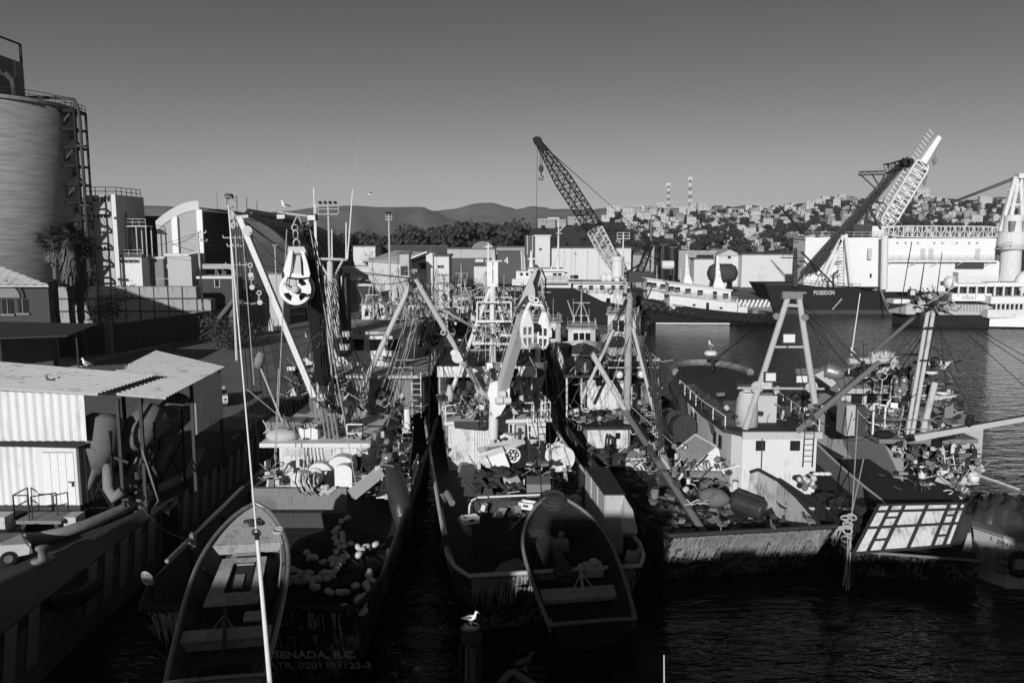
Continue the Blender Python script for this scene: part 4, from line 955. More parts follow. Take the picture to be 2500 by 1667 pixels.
# right crane pedestal + A frame
mb = MB(); c = at(2462,700,PY+1); mb.lathe([(2.3,0),(2.1,c.z*0+9),(2.9,10.5),(2.9,13.2),(2.2,13.3),(2.0,17)], (c.x,PY+1,at(2462,712,PY).z), n=22); mb.build('crane_pedestal', M['white'], t, False)
mb = MB(); mb.rail([(c.x-3.2,PY-1.5,at(0,605,PY).z),(c.x+8,PY-1.5,at(0,605,PY).z)],1.2,.06,1,1.5); mb.box(c.x-3.3,c.x+8,PY-1.6,PY+3,at(0,607,PY).z-.2,at(0,607,PY).z+.1); mb.build('pedestal_platform', M['lgrey'], t)
for (xa,xb) in ((2441,2478),(2460,2486),(2496,2490),(2530,2505)):
    mb = MB(); mb.bar(at(xa,565,PY+2), at(xb,432,PY+2), .8, .8); mb.build('aframe_leg', M['white'], t)
mb = MB()
for y in (463,500,530): mb.bar(at(2462,y,PY+2), at(2540,y,PY+2), .3)
mb.box(at(2482,428,PY+2).x, at(2520,428,PY+2).x, PY+1, PY+3, at(0,436,PY+2).z, at(0,424,PY+2).z); mb.build('aframe_cross', M['white'], t)
mb = MB()
for dy in (0,5): mb.tube(at(2486,430+dy,PY+2), at(2322,494+dy*.6,PY+2), .16, n=5)
mb.tube(at(2322,494,PY+2), at(2180,545,PY+3), .09, n=4); mb.build('pendant', M['dgrey'], t)
mb = MB(); mb.box(at(2468,540,PY-1).x, at(2500,540,PY-1).x, PY-1, PY+2, at(0,565,PY).z, at(0,540,PY).z); mb.build('crane_cab', M['grey'], t)
# tower mast fore with drum-like crow's nest (left of the deckhouse)
mb = MB(); mb.tube(at(1941,700,PY-1), at(1942,605,PY-1), .55, .4, n=10); mb.rail([at(1912,628,PY-2),at(1962,628,PY-2)],1.2,.06,1,1.2); mb.box(at(1912,628,PY-2).x,at(1962,628,PY-2).x,PY-2.2,PY,at(0,630,PY).z,at(0,628,PY).z); mb.build('foremast', M['dgrey'], t)
mb = MB(); mb.bar(at(1956,615,PY-1), at(2038,697,PY-2), .35); mb.bar(at(1968,575,PY), at(1902,502,PY), .28); mb.bar(at(1955,570,PY), at(1902,502,PY), .2); mb.build('cargo_derrick', M['black'], t)
# --- white tour boat ------------------------------------------------
t = thing('tour_boat', 'white multi-deck excursion boat with domed cabins at the right edge', 'boat', (100,160,0)); TY = 158
mb = MB(); mb.add([at(2168,735,TY+1),at(2185,742,TY),at(2320,765,TY),at(2440,812,TY),at(2440,816,TY),at(2300,790,TY+1)], [(0,1,2,3,4,5)])
q = [(2185,733),(2300,742),(2400,748),(2400,775),(2450,812)]
mb = MB(); top = [at(2190,742,TY), at(2260,762,TY-1), at(2330,768,TY-1), at(2395,770,TY-1)]
mb.prism([(at(2215,750,TY).x,TY+6),(at(2250,750,TY).x,TY+.5),(at(2400,750,TY).x,TY-2),(at(2600,750,TY).x,TY-2),(at(2600,750,TY).x,TY+6)], -1, at(0,768,TY).z); mb.build('lower_hull', M['black'], t)
mb = MB(); mb.prism([(at(2400,750,TY).x,TY-2.5),(at(2640,750,TY).x,TY-6),(at(2640,750,TY).x,TY+5),(at(2420,750,TY).x,TY+2)], .3, at(0,768,TY).z); mb.build('white_bow', M['white_clean'], t)
mb = MB(); mb.prism([(at(2200,750,TY).x,TY+5),(at(2215,750,TY).x,TY+.4),(at(2320,750,TY).x,TY-.5),(at(2620,750,TY).x,TY-1),(at(2620,750,TY).x,TY+5)], at(0,768,TY).z, at(0,745,TY).z); mb.build('main_deck', M['lgrey'], t)
sb = lambda nm,x0,y0,x1,y1,Y,d,m: sbox(nm,x0,y0,x1,y1,Y,d,m,t)
sb('bow_awning',2182,731,2222,741,TY-1.2,3,M['white_clean']); sb('mid_deck_band',2325,717,2420,735,TY-1,5,M['white_clean']); sb('mid_deck_band',2420,724,2640,742,TY-3,6,M['white_clean'])
sb('upper_deck_band',2328,690,2640,700,TY-.5,5,M['white_clean']); sb('saloon',2335,700,2640,722,TY+1,4,M['dgrey']); sb('lower_saloon',2430,742,2640,756,TY-1.5,5,M['dgrey']); sb('hull_band',2412,756,2640,776,TY-3.4,7,M['white'])
for k in range(12): sb('deck_post',2340+k*22,698,2342+k*22,722,TY-1.2,.2,M['white'])
for k in range(8): sb('deck_post',2432+k*11,740,2434+k*11,757,TY-3.3,.2,M['white'])
for (x,w_) in ((2320,52),(2478,56)):
    mb = MB(); c = at(x+w_*.5 if x > 2400 else x, 690, TY+1.5); rr = w_/2000*TY*.5; mb.ell(c, rr*(.6 if x<2400 else 1.0), 1.4, 1.3 if x<2400 else 2.4, 18, 12); mb.build('domed_cabin', M['white_clean'], t, True)
mb = MB(); mb.slab([at(2326,664,TY+1),at(2370,684,TY+1),at(2400,690,TY+1),at(2326,690,TY+1)], 2); mb.build('sloping_cover', M['white'], t)
mb = MB(); mb.rail([at(2328,690,TY-.6),at(2440,690,TY-.6)],1.1,.04,3,.7); mb.rail([at(2270,757,TY-1),at(2412,760,TY-1.5)],1.2,.04,4,.6); mb.build('deck_rail', M['white'], t)
for k in range(2):
    mb = MB(); a = at(2330+k*74,754,TY-1.2); b = at(2310+k*74,736,TY-1.2) if k == 0 else at(2420,728,TY-1.2); mb.bar(a,b,.3,.1); mb.bar(a+V((1.2,0,0)),b+V((1.2,0,0)),.3,.1); mb.build('stairway', M['white'], t)
text('STELA I', at(2366,727,TY-1.05), (1,0,0), (0,0,1), .8, M['grey'], t)
# white lines to poseidon
t2 = thing('mooring_lines', 'two pale mooring lines sagging between the black ship and the tour boat', 'ropes', tuple(at(2150,720,TY)))
for d in (0,1):
    mb = MB(); mb.path(sag(at(2150,706+d*2,PY-1), at(2245,750+d*3,TY), 3.5+d), .07, 4); mb.build('line', M['rope'], t2)
# --- tugs -----------------------------------------------------------
def tug(name_txt, label, px0, ytop, px1, Y, rot, tx, ty, main=True):
    a = at(px0, ytop, Y); x0, x1 = a.x, at(px1, ytop, Y).x
    t = thing('tugboat', label, 'tugboat', ((x0+x1)/2, Y+4, 0), 0, 'tugboats moored on the far side'); L = x1-x0
    # bow at left; local y axis runs from stern (right) to bow (left)
    T = Matrix.Translation((x1, Y+4.2, 0)) @ Matrix.Rotation(R(90+rot), 4, 'Z')
    hull(t, T, L, 8.6, 1.9, 4.9, 1.3, M['black'], M['dgrey'], M['dgrey'], M['black'], over=2.5, rake=.5, sheer=1.7, n=18)
    f = lambda u, v, z: T @ V((v, u*L, z))     # along, across (+v = camera side is +x local -> check), height
    sgn = 1 if (T @ V((1,0,0))).y < (T @ V((-1,0,0))).y else -1
    def blk(nm, u0,u1,w,z0,z1,m,z1b=None,par=None):
        mb = MB(T); z1b = z1b or z1; W = w/2
        mb.add([(-W,u0*L,z0),(W,u0*L,z0),(W,u1*L,z0+(z1b-z1)),(-W,u1*L,z0+(z1b-z1)),(-W,u0*L,z1),(W,u0*L,z1),(W*.9,u1*L,z1b),(-W*.9,u1*L,z1b)], [(0,3,2,1),(4,5,6,7),(0,1,5,4),(1,2,6,5),(2,3,7,6),(3,0,4,7)]); return mb.build(nm, m, par or t)
    blk('lower_house',.30,.80,6.4,1.2,4.2,M['white'],6.0); blk('upper_house',.34,.80,4.4,4.0,6.6,M['white'],8.2)
    d = blk('upper_deck',.29,.84,7.2,4.15,4.3,M['white_clean'],6.1)
    blk('house_top',.33,.82,5.0,6.5,6.75,M['white'],8.4)
    for k, u in enumerate((.38,.46,.57,.66,.74,.785)):
        z = 5.2 + (u-.34)*3.5; mb = MB(T); w = .02*L*1.0
        mb.box(sgn*2.2-.1, sgn*2.2+.1, u*L-.55, u*L+.55, z-.35, z+.65) if k != 1 else mb.box(sgn*2.2-.1, sgn*2.2+.1, u*L-.4, u*L+.4, z-1.2, z+.8)
        mb.build('door' if k == 1 else 'window', M['glass'], t)
    for k, u in enumerate((.42,.52,.62)):
        z = 2.7 + (u-.3)*3; mb = MB(T); mb.box(sgn*3.15-.1, sgn*3.22, u*L-.3, u*L+.3, z-.8 if k == 1 else z-.1, z+.9 if k == 1 else z+.3); mb.build('porthole', M['glass'], t)
    mb = MB(T); pts = [V((sgn*3.5, u*L, 4.3+(u-.29)*3.3)) for u in (.3,.4,.5,.6,.7,.8)]; mb.rail(pts,.95,.045,2,1.3); mb.build('handrail', M['lgrey'], t)
    # sail-shaped funnel/mast
    mb = MB(T); mb.add([(-.6,.36*L,6.6),(.6,.36*L,6.6),(.6,.46*L,6.6),(-.6,.46*L,6.6),(-.3,.40*L,9),(.3,.40*L,9),(.3,.44*L,9),(-.3,.44*L,9),(-.2,.425*L,13.5),(.2,.425*L,13.5),(.2,.437*L,13.5),(-.2,.437*L,13.5)],
        [(0,1,5,4),(1,2,6,5),(2,3,7,6),(3,0,4,7),(4,5,9,8),(5,6,10,9),(6,7,11,10),(7,4,8,11),(8,9,10,11)]); mb.build('mast_fin', M['white_clean'], t)
    mb = MB(T)
    for z in (9.5,10.8,12): mb.box(-.9,.9,.42*L-.1,.42*L+.1,z,z+.1)
    mb.tube((0,.7*L,8),(0,.7*L,11),.05); mb.tube((0,.2*L,1.3),(0,.2*L,4),.15); mb.build('radar_arms', M['white'], t)
    blk('towing_winch',.2,.27,2,1.3,3.2,M['white']); blk('capstan',.12,.16,2,1.3,2.6,M['grey'])
    for k in range(17):
        u = .1+.86*k/16; s = u; w = 4.3
        if s > .5: w *= max(0,1-((s-.5)/.5)**2)**.85
        z = 1.1 + 3.0*(s**1.7)*.8; mb = MB(T); mb.torus((sgn*(w+.12 - .25*max(0,s-.5)), u*L, z-.1), .62, .24, (1,0,0) if s < .8 else (1,.8*sgn,0), 12, 6); mb.build('tyre_fender', M['rubber'], t, True)
    mb = MB(T); mb.box(sgn*2.95, sgn*4.4, .30*L, .3*L+.01, .1, .2); 
    u = .76; w = 4.3*max(0,1-((u-.5)/.5)**2)**.85
    nrm = V((1,0,0)); 
    text(name_txt, at(tx, ty, Y-.4), (1,0,-.1), (0,0,1), 1.0, M['white_clean'], t, fitw=3.3)
    mb = MB(T); mb.bar((sgn*3.9,.36*L,.12),(sgn*3.2,.9*L,.12),.25,.2); mb.build('waterline_stripe', M['white_clean'], t)
    return t
tug('ORGULLOSO', 'tugboat named ORGULLOSO with tyre fenders, half hidden behind its twin', 1530, 700, 1800, 177, 0, 1590, 731)
tug('CUMPLIDOR', 'tugboat named CUMPLIDOR, white wheelhouse over black hull ringed with tyres', 1572, 700, 1905, 162, 0, 1648, 744)
# --- white coaster behind the middle boats --------------------------
t = thing('white_coaster', 'white-decked coaster with dark hull moored behind the fishing boats', 'ship', (6,150,0)); Y = 146
def cb(nm,x0,y0,x1,y1,Yy,d,m): return sbox(nm,x0,y0,x1,y1,Yy,d,m,t)
mb = MB(); mb.prism([(at(1235,740,Y).x,Y-1),(at(1400,740,Y).x,Y-2.5),(at(1540,740,Y).x,Y-2),(at(1550,740,Y).x,Y+5),(at(1235,740,Y).x,Y+5)], -1, at(0,748,Y).z); mb.build('lower_hull', M['dgrey'], t)
mb = MB(); P = [(1320,702),(1400,703),(1440,720),(1470,735),(1540,748),(1540,790),(1320,790)]; mb.slab([at(x,y,Y-2.7) for x,y in P][::-1], .4); mb.build('hull_plating', M['black'], t)
cb('main_house',1400,692,1530,748,Y-1.8,6,M['white']); cb('bridge_house',1322,668,1388,706,Y-1,6,M['white']); cb('bridge_roof',1290,657,1380,662,Y-2,8,M['white_clean']); cb('bridge',1320,661,1378,682,Y-1.3,5,M['white'])
cb('boat_deck',1320,688,1532,692,Y-2.4,7,M['lgrey'])
for x in (1412,1438,1465,1492,1512): f = cb('window',x,697,x+10,707,Y-1.9,.2,M['glass'])
for x in (1350,1362): cb('window',x,667,x+9,674,Y-1.4,.2,M['glass'])
cb('window',1480,728,1490,738,Y-1.9,.2,M['glass'])
mb = MB(); mb.rail([at(1400,718,Y-2.4),at(1530,718,Y-2.4)],1.1,.04,2,1.2); mb.rail([at(1330,688,Y-2.4),at(1400,688,Y-2.4)],1.1,.04,2,1.2); mb.build('handrail', M['lgrey'], t)
for x in (1427,1489): mb = MB(); mb.torus(at(x,710,Y-2.6),.42,.1,(0,1,0),14,6); mb.build('lifebuoy', M['grey'], t, True)
mb = MB(); c = at(1507,660,Y); mb.lathe([(1.0,0),(1.0,2.6),(1.2,3.2),(1.2,3.6)],(c.x,Y,at(0,676,Y).z),n=14); mb.tube((c.x,Y,at(0,692,Y).z),(c.x,Y,at(0,675,Y).z),.5); mb.build('funnel', M['white'], t)
mb = MB(); mb.tube(at(1362,660,Y), at(1364,545,Y+1),.28,.08); mb.bar(at(1358,570,Y),at(1372,570,Y),.1); mb.tube(at(1366,565,Y),at(1380,548,Y),.08); mb.tube(at(1345,657,Y),at(1364,612,Y),.15); mb.tube(at(1378,657,Y),at(1362,612,Y),.15); mb.build('mast', M['white'], t)
for x in (1475,1488): mb = MB(); mb.ell(at(x,678,Y-.5),.7,.7,.8,10,8); mb.build('radar_dome', M['white'], t, True)
mb = MB(); mb.lathe([(.35,-.7),(.35,.7)],at(1402,676,Y-1),(1,0,0),10); mb.build('life_raft', M['black'], t)
# second ship with MERCEDALIA-like name
t = thing('dark_coaster', 'dark-hulled coaster with white lettering half hidden behind the rigging', 'ship', (-4,160,0)); Y = 152
mb = MB(); mb.prism([(at(1190,740,Y).x,Y+1),(at(1250,740,Y).x,Y-2),(at(1318,740,Y).x,Y-2.5),(at(1318,740,Y).x,Y+5),(at(1190,740,Y).x,Y+5)], -1, at(0,697,Y).z); mb.build('hull', M['black'], t)
text('MERCEDAL', at(1260,706,Y-2.7), (1,0,0), (0,0,1), .9, M['white_clean'], t, fitw=3.8)
cb = lambda nm,x0,y0,x1,y1,Yy,d,m: sbox(nm,x0,y0,x1,y1,Yy,d,m,t)
cb('deckhouse',1250,682,1312,697,Y-1,4,M['white']); cb('upper_house',1260,662,1312,682,Y,4,M['white'])
for x in (1270,1284,1298): cb('window',x,666,x+6,673,Y-.1,.2,M['glass'])
mb = MB(); mb.tube(at(1297,660,Y),at(1297,612,Y),.5,.15); mb.bar(at(1288,632,Y),at(1306,632,Y),.25); mb.tube(at(1275,660,Y),at(1272,612,Y),.1); mb.tube(at(1282,660,Y),at(1280,625,Y),.1); mb.build('mast', M['white'], t)
# --- generic moored boat seen bow-on or stern-on --------------------
def moored(label, px, pyw, L, B, rz, seed, mo='white', zs=2.2, zb=4.0, house=(.35,.6,2.6), mast=None, name='moored_boat', txt=None, hh=M, cat='fishing boat', group='small boats in the middle of the harbour', booms=1, gal=True):
    rnd = random.Random(seed); c = onz(px, pyw, 0); t = thing(name, label, cat, (c.x,c.y,0), rz, group); T = frame(t)
    hull(t, T, L, B, zs, zb, zs-1.0, M[mo], M['dgrey'], M['rust'], M['lgrey'] if mo != 'white' else M['white_clean'], n=14, band=1.2)
    y0, y1, h = house; zd = zs-1.0; w = B*.34
    mb = MB(T); mb.prism([(-w,y0*L),(w,y0*L),(w*.95,y1*L-.6),(w*.6,y1*L),(-w*.6,y1*L),(-w*.95,y1*L-.6)], zd, zd+h); mb.build('wheelhouse', M['white'], t)
    mb = MB(T); mb.prism([(-w-.25,y0*L-.3),(w+.25,y0*L-.3),(w+.2,y1*L-.5),(w*.65,y1*L+.3),(-w*.65,y1*L+.3),(-w-.2,y1*L-.5)], zd+h, zd+h+.15); mb.build('roof', M['lgrey'], t)
    for side in (-1,1):
        for k in range(3):
            y = y0*L + (y1-y0)*L*(k+.6)/3.4; mb = MB(T); mb.box(side*w-.04, side*w+.04, y-.3, y+.3, zd+h*.5, zd+h*.82); mb.build('window', M['glass'], t)
    for k in (-1,0,1):
        mb = MB(T); mb.box(k*w*.42-w*.17, k*w*.42+w*.17, y1*L-.03, y1*L+.04, zd+h*.52, zd+h*.85); mb.build('window', M['glass'], t)
        mb = MB(T); mb.box(k*w*.6-w*.18, k*w*.6+w*.18, y0*L-.04, y0*L+.03, zd+(.1 if k == 0 else h*.5), zd+h*.82); mb.build('door' if k == 0 else 'window', M['glass'] if k else M['dgrey'], t)
    if mast:
        mx, mh = mast; mb = MB(T); y = mx*L; mb.tube((0,y,zd),(0,y,mh),.16,.09); mb.bar((-1.2,y,mh*.82),(1.2,y,mh*.82),.1); mb.tube((-1.3,y-1,zd+h),(0,y,mh*.85),.06); mb.tube((1.3,y-1,zd+h),(0,y,mh*.85),.06); mb.build('mast', M['lgrey'], t)
        for k in range(booms):
            mb = MB(T); s = -1 if k else 1; mb.tube((0,y-.3,zd+1.4),(s*B*.35,y-L*.38,mh*.8),.11,.07); mb.build('boom', M['cream'], t)
            mb = MB(T); mb.tube((s*B*.35,y-L*.38,mh*.8),(0,y,mh),.025,n=4); mb.tube((s*B*.35,y-L*.38,mh*.8),(s*B*.4,.1*L,zd),.025,n=4); mb.build('rigging', M['black'], t)
        mb = MB(T)
        for s in (-1,1): mb.tube((0,y,mh),(s*B*.45,y-2,zs),.02,n=4); mb.tube((0,y,mh),(0,L*.97,zb),.02,n=4)
        mb.build('stay', M['black'], t)
        mb = MB(T); q = y0*L-2.2
        for s in (-1,1): mb.tube((s*B*.3,q,zd),(s*B*.16,q,mh*.62),.09,.07,6)
        mb.bar((-B*.2,q,mh*.62),(B*.2,q,mh*.62),.12); mb.bar((-B*.24,q,mh*.4),(B*.24,q,mh*.4),.08); mb.build('gallows', M['white'] if seed % 2 else M['cream'], t)
        mb = MB(T)
        for k in range(6): mb.tube((rnd.uniform(-.3,.3),y,mh*rnd.uniform(.7,1)),(rnd.uniform(-B*.45,B*.45),q+rnd.uniform(-3,3),zd+rnd.uniform(0,2)),.025,n=4)
        mb.tube((0,y,mh),(0,y,mh+rnd.uniform(1,3)),.04,.02,5); mb.build('rigging_line', M['rope'] if seed % 3 == 0 else M['black'], t)
    mb = MB(T); mb.tube((w*.6,y0*L+1,zd+h),(w*.6,y0*L+1,zd+h+rnd.uniform(3,6)),.03,.015,n=4); mb.tube((-w*.5,y1*L-1,zd+h),(-w*.5,y1*L-1,zd+h+rnd.uniform(2,5)),.03,.015,n=4); mb.build('whip_antenna', M['white'], t)
    mb = MB(T); mb.rail([(-w,y0*L,zd+h+.15),(-w,y1*L-.6,zd+h+.15),(0,y1*L,zd+h+.15),(w,y1*L-.6,zd+h+.15),(w,y0*L,zd+h+.15)],.8,.03,1,1); mb.build('roof_rail', M['lgrey'], t)
    mb = MB(T)
    for k in range(5): x = rnd.uniform(-B*.3,B*.3); y = rnd.uniform(.06,y0-.04)*L; s = rnd.uniform(.3,.7); mb.obox((x,y,zd+s/2),(s*1.3,s,s),rnd.uniform(0,3))
    mb.build('deck_gear', M['cream'], t)
    if gal: mb = MB(T); net = V((0,L*.14,zd+.5)); mb.ell(net,B*.28,L*.09,.9,14,8); mb.build('net_heap', M['net'], t)
    return t
t = moored('white boat moored bow-on with a row of tall windows, right of the twin sheave block', 1417, 868, 17, 5.6, R(176), 1, 'white', 2.6, 4.4, (.3,.66,3.6), (.3,10))
t = moored('white boat moored bow-on with dark lettering on its bow, behind the rusty mast', 1530, 858, 19, 6.0, R(168), 2, 'white', 3.0, 5.0, (.3,.6,4.6), (.3,11))
text('ESMARELDA', at(1512,806,112), (1,0,.05), (0,0,1), .6, M['black'], t, fitw=3.0)
moored('dark-hulled boat moored bow-on behind the twin sheave block', 1312, 872, 20, 6.2, R(184), 3, 'dgrey', 2.8, 4.8, (.3,.55,4.4), (.3,12))
moored('small boat with a white wheelhouse and three dark windows, near the road', 1145, 812, 15, 4.6, R(10), 4, 'dgrey', 2.0, 3.4, (.4,.65,3.4), (.38,9.5))
moored('seiner with pale mast, leftmost of the boats crowded beyond the big power block', 905, 838, 20, 6, R(6), 5, 'dgrey', 2.6, 4.2, (.45,.7,4.0), (.42,12), booms=2)
moored('seiner with crossed booms, crowded next to the long quay', 1000, 808, 22, 6.2, R(4), 6, 'rust', 2.6, 4.2, (.45,.7,4.2), (.42,13), booms=2)
moored('white-railed trawler beyond the net pile', 985, 872, 19, 6, R(3), 7, 'dgrey', 2.4, 4.0, (.5,.75,3.6), (.45,11), booms=2)
moored('low grey trawler between the two big seiners', 1075, 850, 18, 5.2, R(8), 8, 'rust', 2.2, 3.8, (.5,.75,3.4), (.45,12), booms=1)
moored('small white cabin boat behind the crow nest mast', 1225, 800, 16, 5.2, R(185), 9, 'white', 2.4, 3.8, (.3,.6,3.2), (.35,9))
moored('trawler with a dark net drum beside the white coaster', 1120, 775, 19, 5.6, R(188), 10, 'dgrey', 2.4, 4.2, (.35,.6,3.8), (.4,12), booms=2)
moored('low boat tied to the quay below the parked cars', 940, 780, 18, 5.4, R(2), 14, 'black', 2.4, 4.0, (.4,.65,3.4), (.4,11), booms=2)
moored('trawler with pale gallows right behind the crow nest mast of the middle seiner', 1195, 898, 19, 5.8, R(5), 15, 'dgrey', 2.4, 4.0, (.42,.68,4.0), (.4,12.5), booms=2)
moored('rusty trawler squeezed behind the big left seiner, by the tall net pile', 965, 900, 20, 5.8, R(4), 16, 'rust', 2.4, 4.0, (.45,.7,4.2), (.42,13), booms=2)
moored('white-housed boat tucked behind the twin sheave block', 1270, 912, 17, 5.2, R(183), 17, 'white', 2.4, 4.0, (.35,.62,3.8), (.35,11), booms=1)
moored('trawler with crossed pale booms beside the quay corner', 1050, 778, 19, 5.6, R(4), 18, 'dgrey', 2.4, 4.0, (.42,.68,4.0), (.4,13), booms=2)
# --- cars -----------------------------------------------------------
def car_proto(label, kind, m, loc, rz, group):
    t = thing('parked_car', label, 'car' if kind != 'pickup' else 'pickup truck', loc, rz, group); T = frame(t)
    def prof(pts, w, nm, mm, taper=.0):
        mb = MB(T); n = len(pts)
        vs = [(-w/2+taper*(z>.9)*.5, y, z) for y, z in pts] + [(w/2-taper*(z>.9)*.5, y, z) for y, z in pts]
        mb.add(vs, [tuple(range(n-1,-1,-1)), tuple(range(n,2*n))] + [(i,(i+1)%n,n+(i+1)%n,n+i) for i in range(n)]); return mb.build(nm, mm, t)
    if kind == 'pickup':
        prof([(-2.6,.45),(-2.6,1.05),(-.6,1.08),(-.5,1.1),(1.1,1.08),(2.4,.98),(2.6,.8),(2.6,.4)],1.85,'body',m); prof([(-.6,1.06),(-.45,1.72),(.5,1.75),(1.15,1.08)],1.7,'cabin',M['glass'],.3)
    else:
        prof([(-2.2,.4),(-2.25,.85),(-2.1,1.0),(-1.2,1.02),(1.2,1.0),(2.1,.85),(2.25,.65),(2.2,.35)],1.75,'body',m); prof([(-1.5,1.0),(-1.0,1.44),(.3,1.46),(1.1,1.0)],1.6,'cabin',M['glass'],.35); prof([(-1.02,1.43),(-.95,1.49),(.25,1.5),(.35,1.45)],1.42,'roof',m)
    for x in (-.82,.82):
        for y in (-1.4,1.4):
            mb = MB(T); mb.lathe([(.2,-.11),(.34,-.09),(.34,.09),(.2,.11)],(x,y,.34),(1,0,0),14); w = mb.build('wheel', M['rubber'], t); mb = MB(T); mb.lathe([(.18,-.12),(.18,.12)],(x,y,.34),(1,0,0),10); mb.build('rim', M['steel'], w)
    for x in (-.65,.65):
        mb = MB(T); mb.box(x-.17,x+.17,2.2 if kind != 'pickup' else 2.55,2.3 if kind != 'pickup' else 2.64,.6,.78); mb.build('headlight', M['lamp'], t)
        mb = MB(T); mb.box(x-.12,x+.12,-2.3 if kind != 'pickup' else -2.64,-2.2,.65,.85); mb.build('tail_light', M['orange'], t)
    mb = MB(T); mb.box(-.85,.85,-2.36 if kind != 'pickup' else -2.72,-2.2,.36,.52); mb.box(-.85,.85,2.2,2.34 if kind != 'pickup' else 2.72,.36,.52); mb.build('bumper', M['steel'], t)
    return t
CG = 'cars parked on the quay'
def place(px, py): q = onz(px, py, 3.0); return (q.x, q.y, 3.0)
car_proto('white car at the lower left corner of the quay, tail towards the boats', 'car', M['white'], (-23.9,34.5,3.01), R(-52), CG)
w_ = car_proto('white car half hidden behind the corrugated end panel of the pump shed', 'car', M['white'], place(530,985), R(20), CG)
d_ = car_proto('dark pickup beside the pale bush, left of the hanging power block', 'pickup', M['dgrey'], place(655,752), R(-70), CG)
car_proto('white pickup parked on the road below the guard booth', 'pickup', M['white'], place(925,745), R(80), CG)
car_proto('black car parked in front of the white pickup', 'car', M['black'], place(945,775), R(20), CG)
for i, (px, py) in enumerate(((985,772),(1010,757),(1030,780))): dup(w_ if i == 1 else d_, place(px,py), R(30+i*25), 1, ['dark pickup, second vehicle right of the black car','white car among the parked vehicles right of the black car','dark pickup beside the crowded boats, rightmost parked vehicle'][i], CG)
for i, (x, y) in enumerate(((-52,77),(-47.5,78),(-44,81))): dup([w_,d_,w_][i], (x,y,3), R(60+i*10), 1, ['car at the left under the dark car port','pickup in the middle under the dark car port','car at the right under the dark car port'][i], CG)
# road barriers
for i in range(4):
    p = at(842+i*28, 735, 158); t = thing('crowd_barrier', 'pale metal barrier, number %d from the left along the road' % (i+1), 'barrier', (p.x,158,3), 0, 'road barriers'); mb = MB()
    for k in range(10): mb.tube((p.x-1+k*.22,158,3.2),(p.x-1+k*.22,158,4.2),.025,n=4)
    mb.bar((p.x-1.05,158,3.2),(p.x+1.05,158,3.2),.06); mb.bar((p.x-1.05,158,4.2),(p.x+1.05,158,4.2),.06); mb.build('grille', M['lgrey'], t); mb = MB(); mb.box(p.x-.9,p.x-.8,157.7,158.3,3,3.2); mb.box(p.x+.8,p.x+.9,157.7,158.3,3,3.2); mb.build('foot', M['lgrey'], t)
# ================================================================ GEAR SHARED BY THE BOATS
def P(px, py, Y): return at(px, py, Y)
def part_path(t, nm, pts, r, m, n=6, smooth=True): mb = MB(); mb.path(pts, r, n); return mb.build(nm, m, t, smooth)
def part_tube(t, nm, a, b, r, m, r2=None, n=12): mb = MB(); mb.tube(a, b, r, r2, n); return mb.build(nm, m, t)
def part_bar(t, nm, a, b, w, m, h=None, w2=None, h2=None): mb = MB(); mb.bar(a, b, w, h, w2, h2); return mb.build(nm, m, t)
def part_box(t, nm, x0,x1,y0,y1,z0,z1, m): mb = MB(); mb.box(x0,x1,y0,y1,z0,z1); return mb.build(nm, m, t)
def pface(t, nm, x0,y0,x1,y1, Y, d, m): a, b = at(x0,y0,Y), at(x1,y1,Y); return part_box(t, nm, a.x,b.x,Y,Y+d,b.z,a.z, m)
def lines(t, nm, segs, m, r=.02):
    mb = MB()
    for a, b, *s in segs:
        if s: mb.path(sag(a,b,s[0],8), r, 4)
        else: mb.tube(a, b, r, n=4, cap=False)
    return mb.build(nm, m, t)
def floodlight(t, c, w=.6, h=.4, yaw=0, tilt=.4, led=False):
    mb = MB(); mb.obox(c, (w,.25,h), yaw, tilt); mb.bar(V(c), V(c)+V((0,.1,-h)), .06); f = mb.build('floodlight', M['dgrey'] if not led else M['lgrey'], t)
    T = Matrix.Translation(V(c)) @ Matrix.Rotation(yaw,4,'Z') @ Matrix.Rotation(tilt,4,'X'); mb = MB(T)
    if led:
        for i in range(4): mb.box(-w*.42+w*.22*i, -w*.42+w*.22*i+w*.16, -.14,-.125,-h*.38,h*.38)
    else: mb.box(-w*.42,w*.42,-.14,-.125,-h*.38,h*.38)
    mb.build('lens', M['lamp'], f)
def drum(t, nm, c, axis, r, w, mflange, mrope, spokes=8):
    ax = V(axis).normalized(); c = V(c); mb = MB(); mb.lathe([(r*.8,-w/2),(r*.86,0),(r*.8,w/2)], c, ax, 18); d = mb.build(nm, mrope, t, True); x, y = perp(ax)
    for s in (-1,1):
        mb = MB(); q = c+ax*s*w/2; mb.lathe([(r,-.03),(r,.03)], q, ax, 22); mb.lathe([(r*.18,-.08),(r*.18,.1)], q+ax*s*.03, ax, 10)
        for k in range(spokes): a = 6.283*k/spokes; e = q+ax*s*.05; mb.bar(e, e+(x*math.cos(a)+y*math.sin(a))*r*.95, .05)
        mb.torus(q+ax*s*.04, r, .04, ax, 22, 5); mb.build('flange', mflange, d)
    return d
def coil(mb, c, R0, r, n, rnd, axis=(0,0,1)):
    for k in range(n): mb.torus(V(c)+V((rnd.uniform(-.06,.06),rnd.uniform(-.06,.06),k*r*1.2)), R0*rnd.uniform(.8,1.1), r, (axis[0]+rnd.uniform(-.15,.15),axis[1]+rnd.uniform(-.15,.15),axis[2]), 16, 4)
def stays(t, top, box, Yr, n, seed, m):
    rnd = random.Random(seed); lines(t,'rigging_line',[(top+V((rnd.uniform(-.3,.3),0,-rnd.random()*3)), at(rnd.uniform(box[0],box[2]),rnd.uniform(box[1],box[3]),rnd.uniform(*Yr)), rnd.choice([0,0,.2,.5])) for _ in range(n)], m, .02)
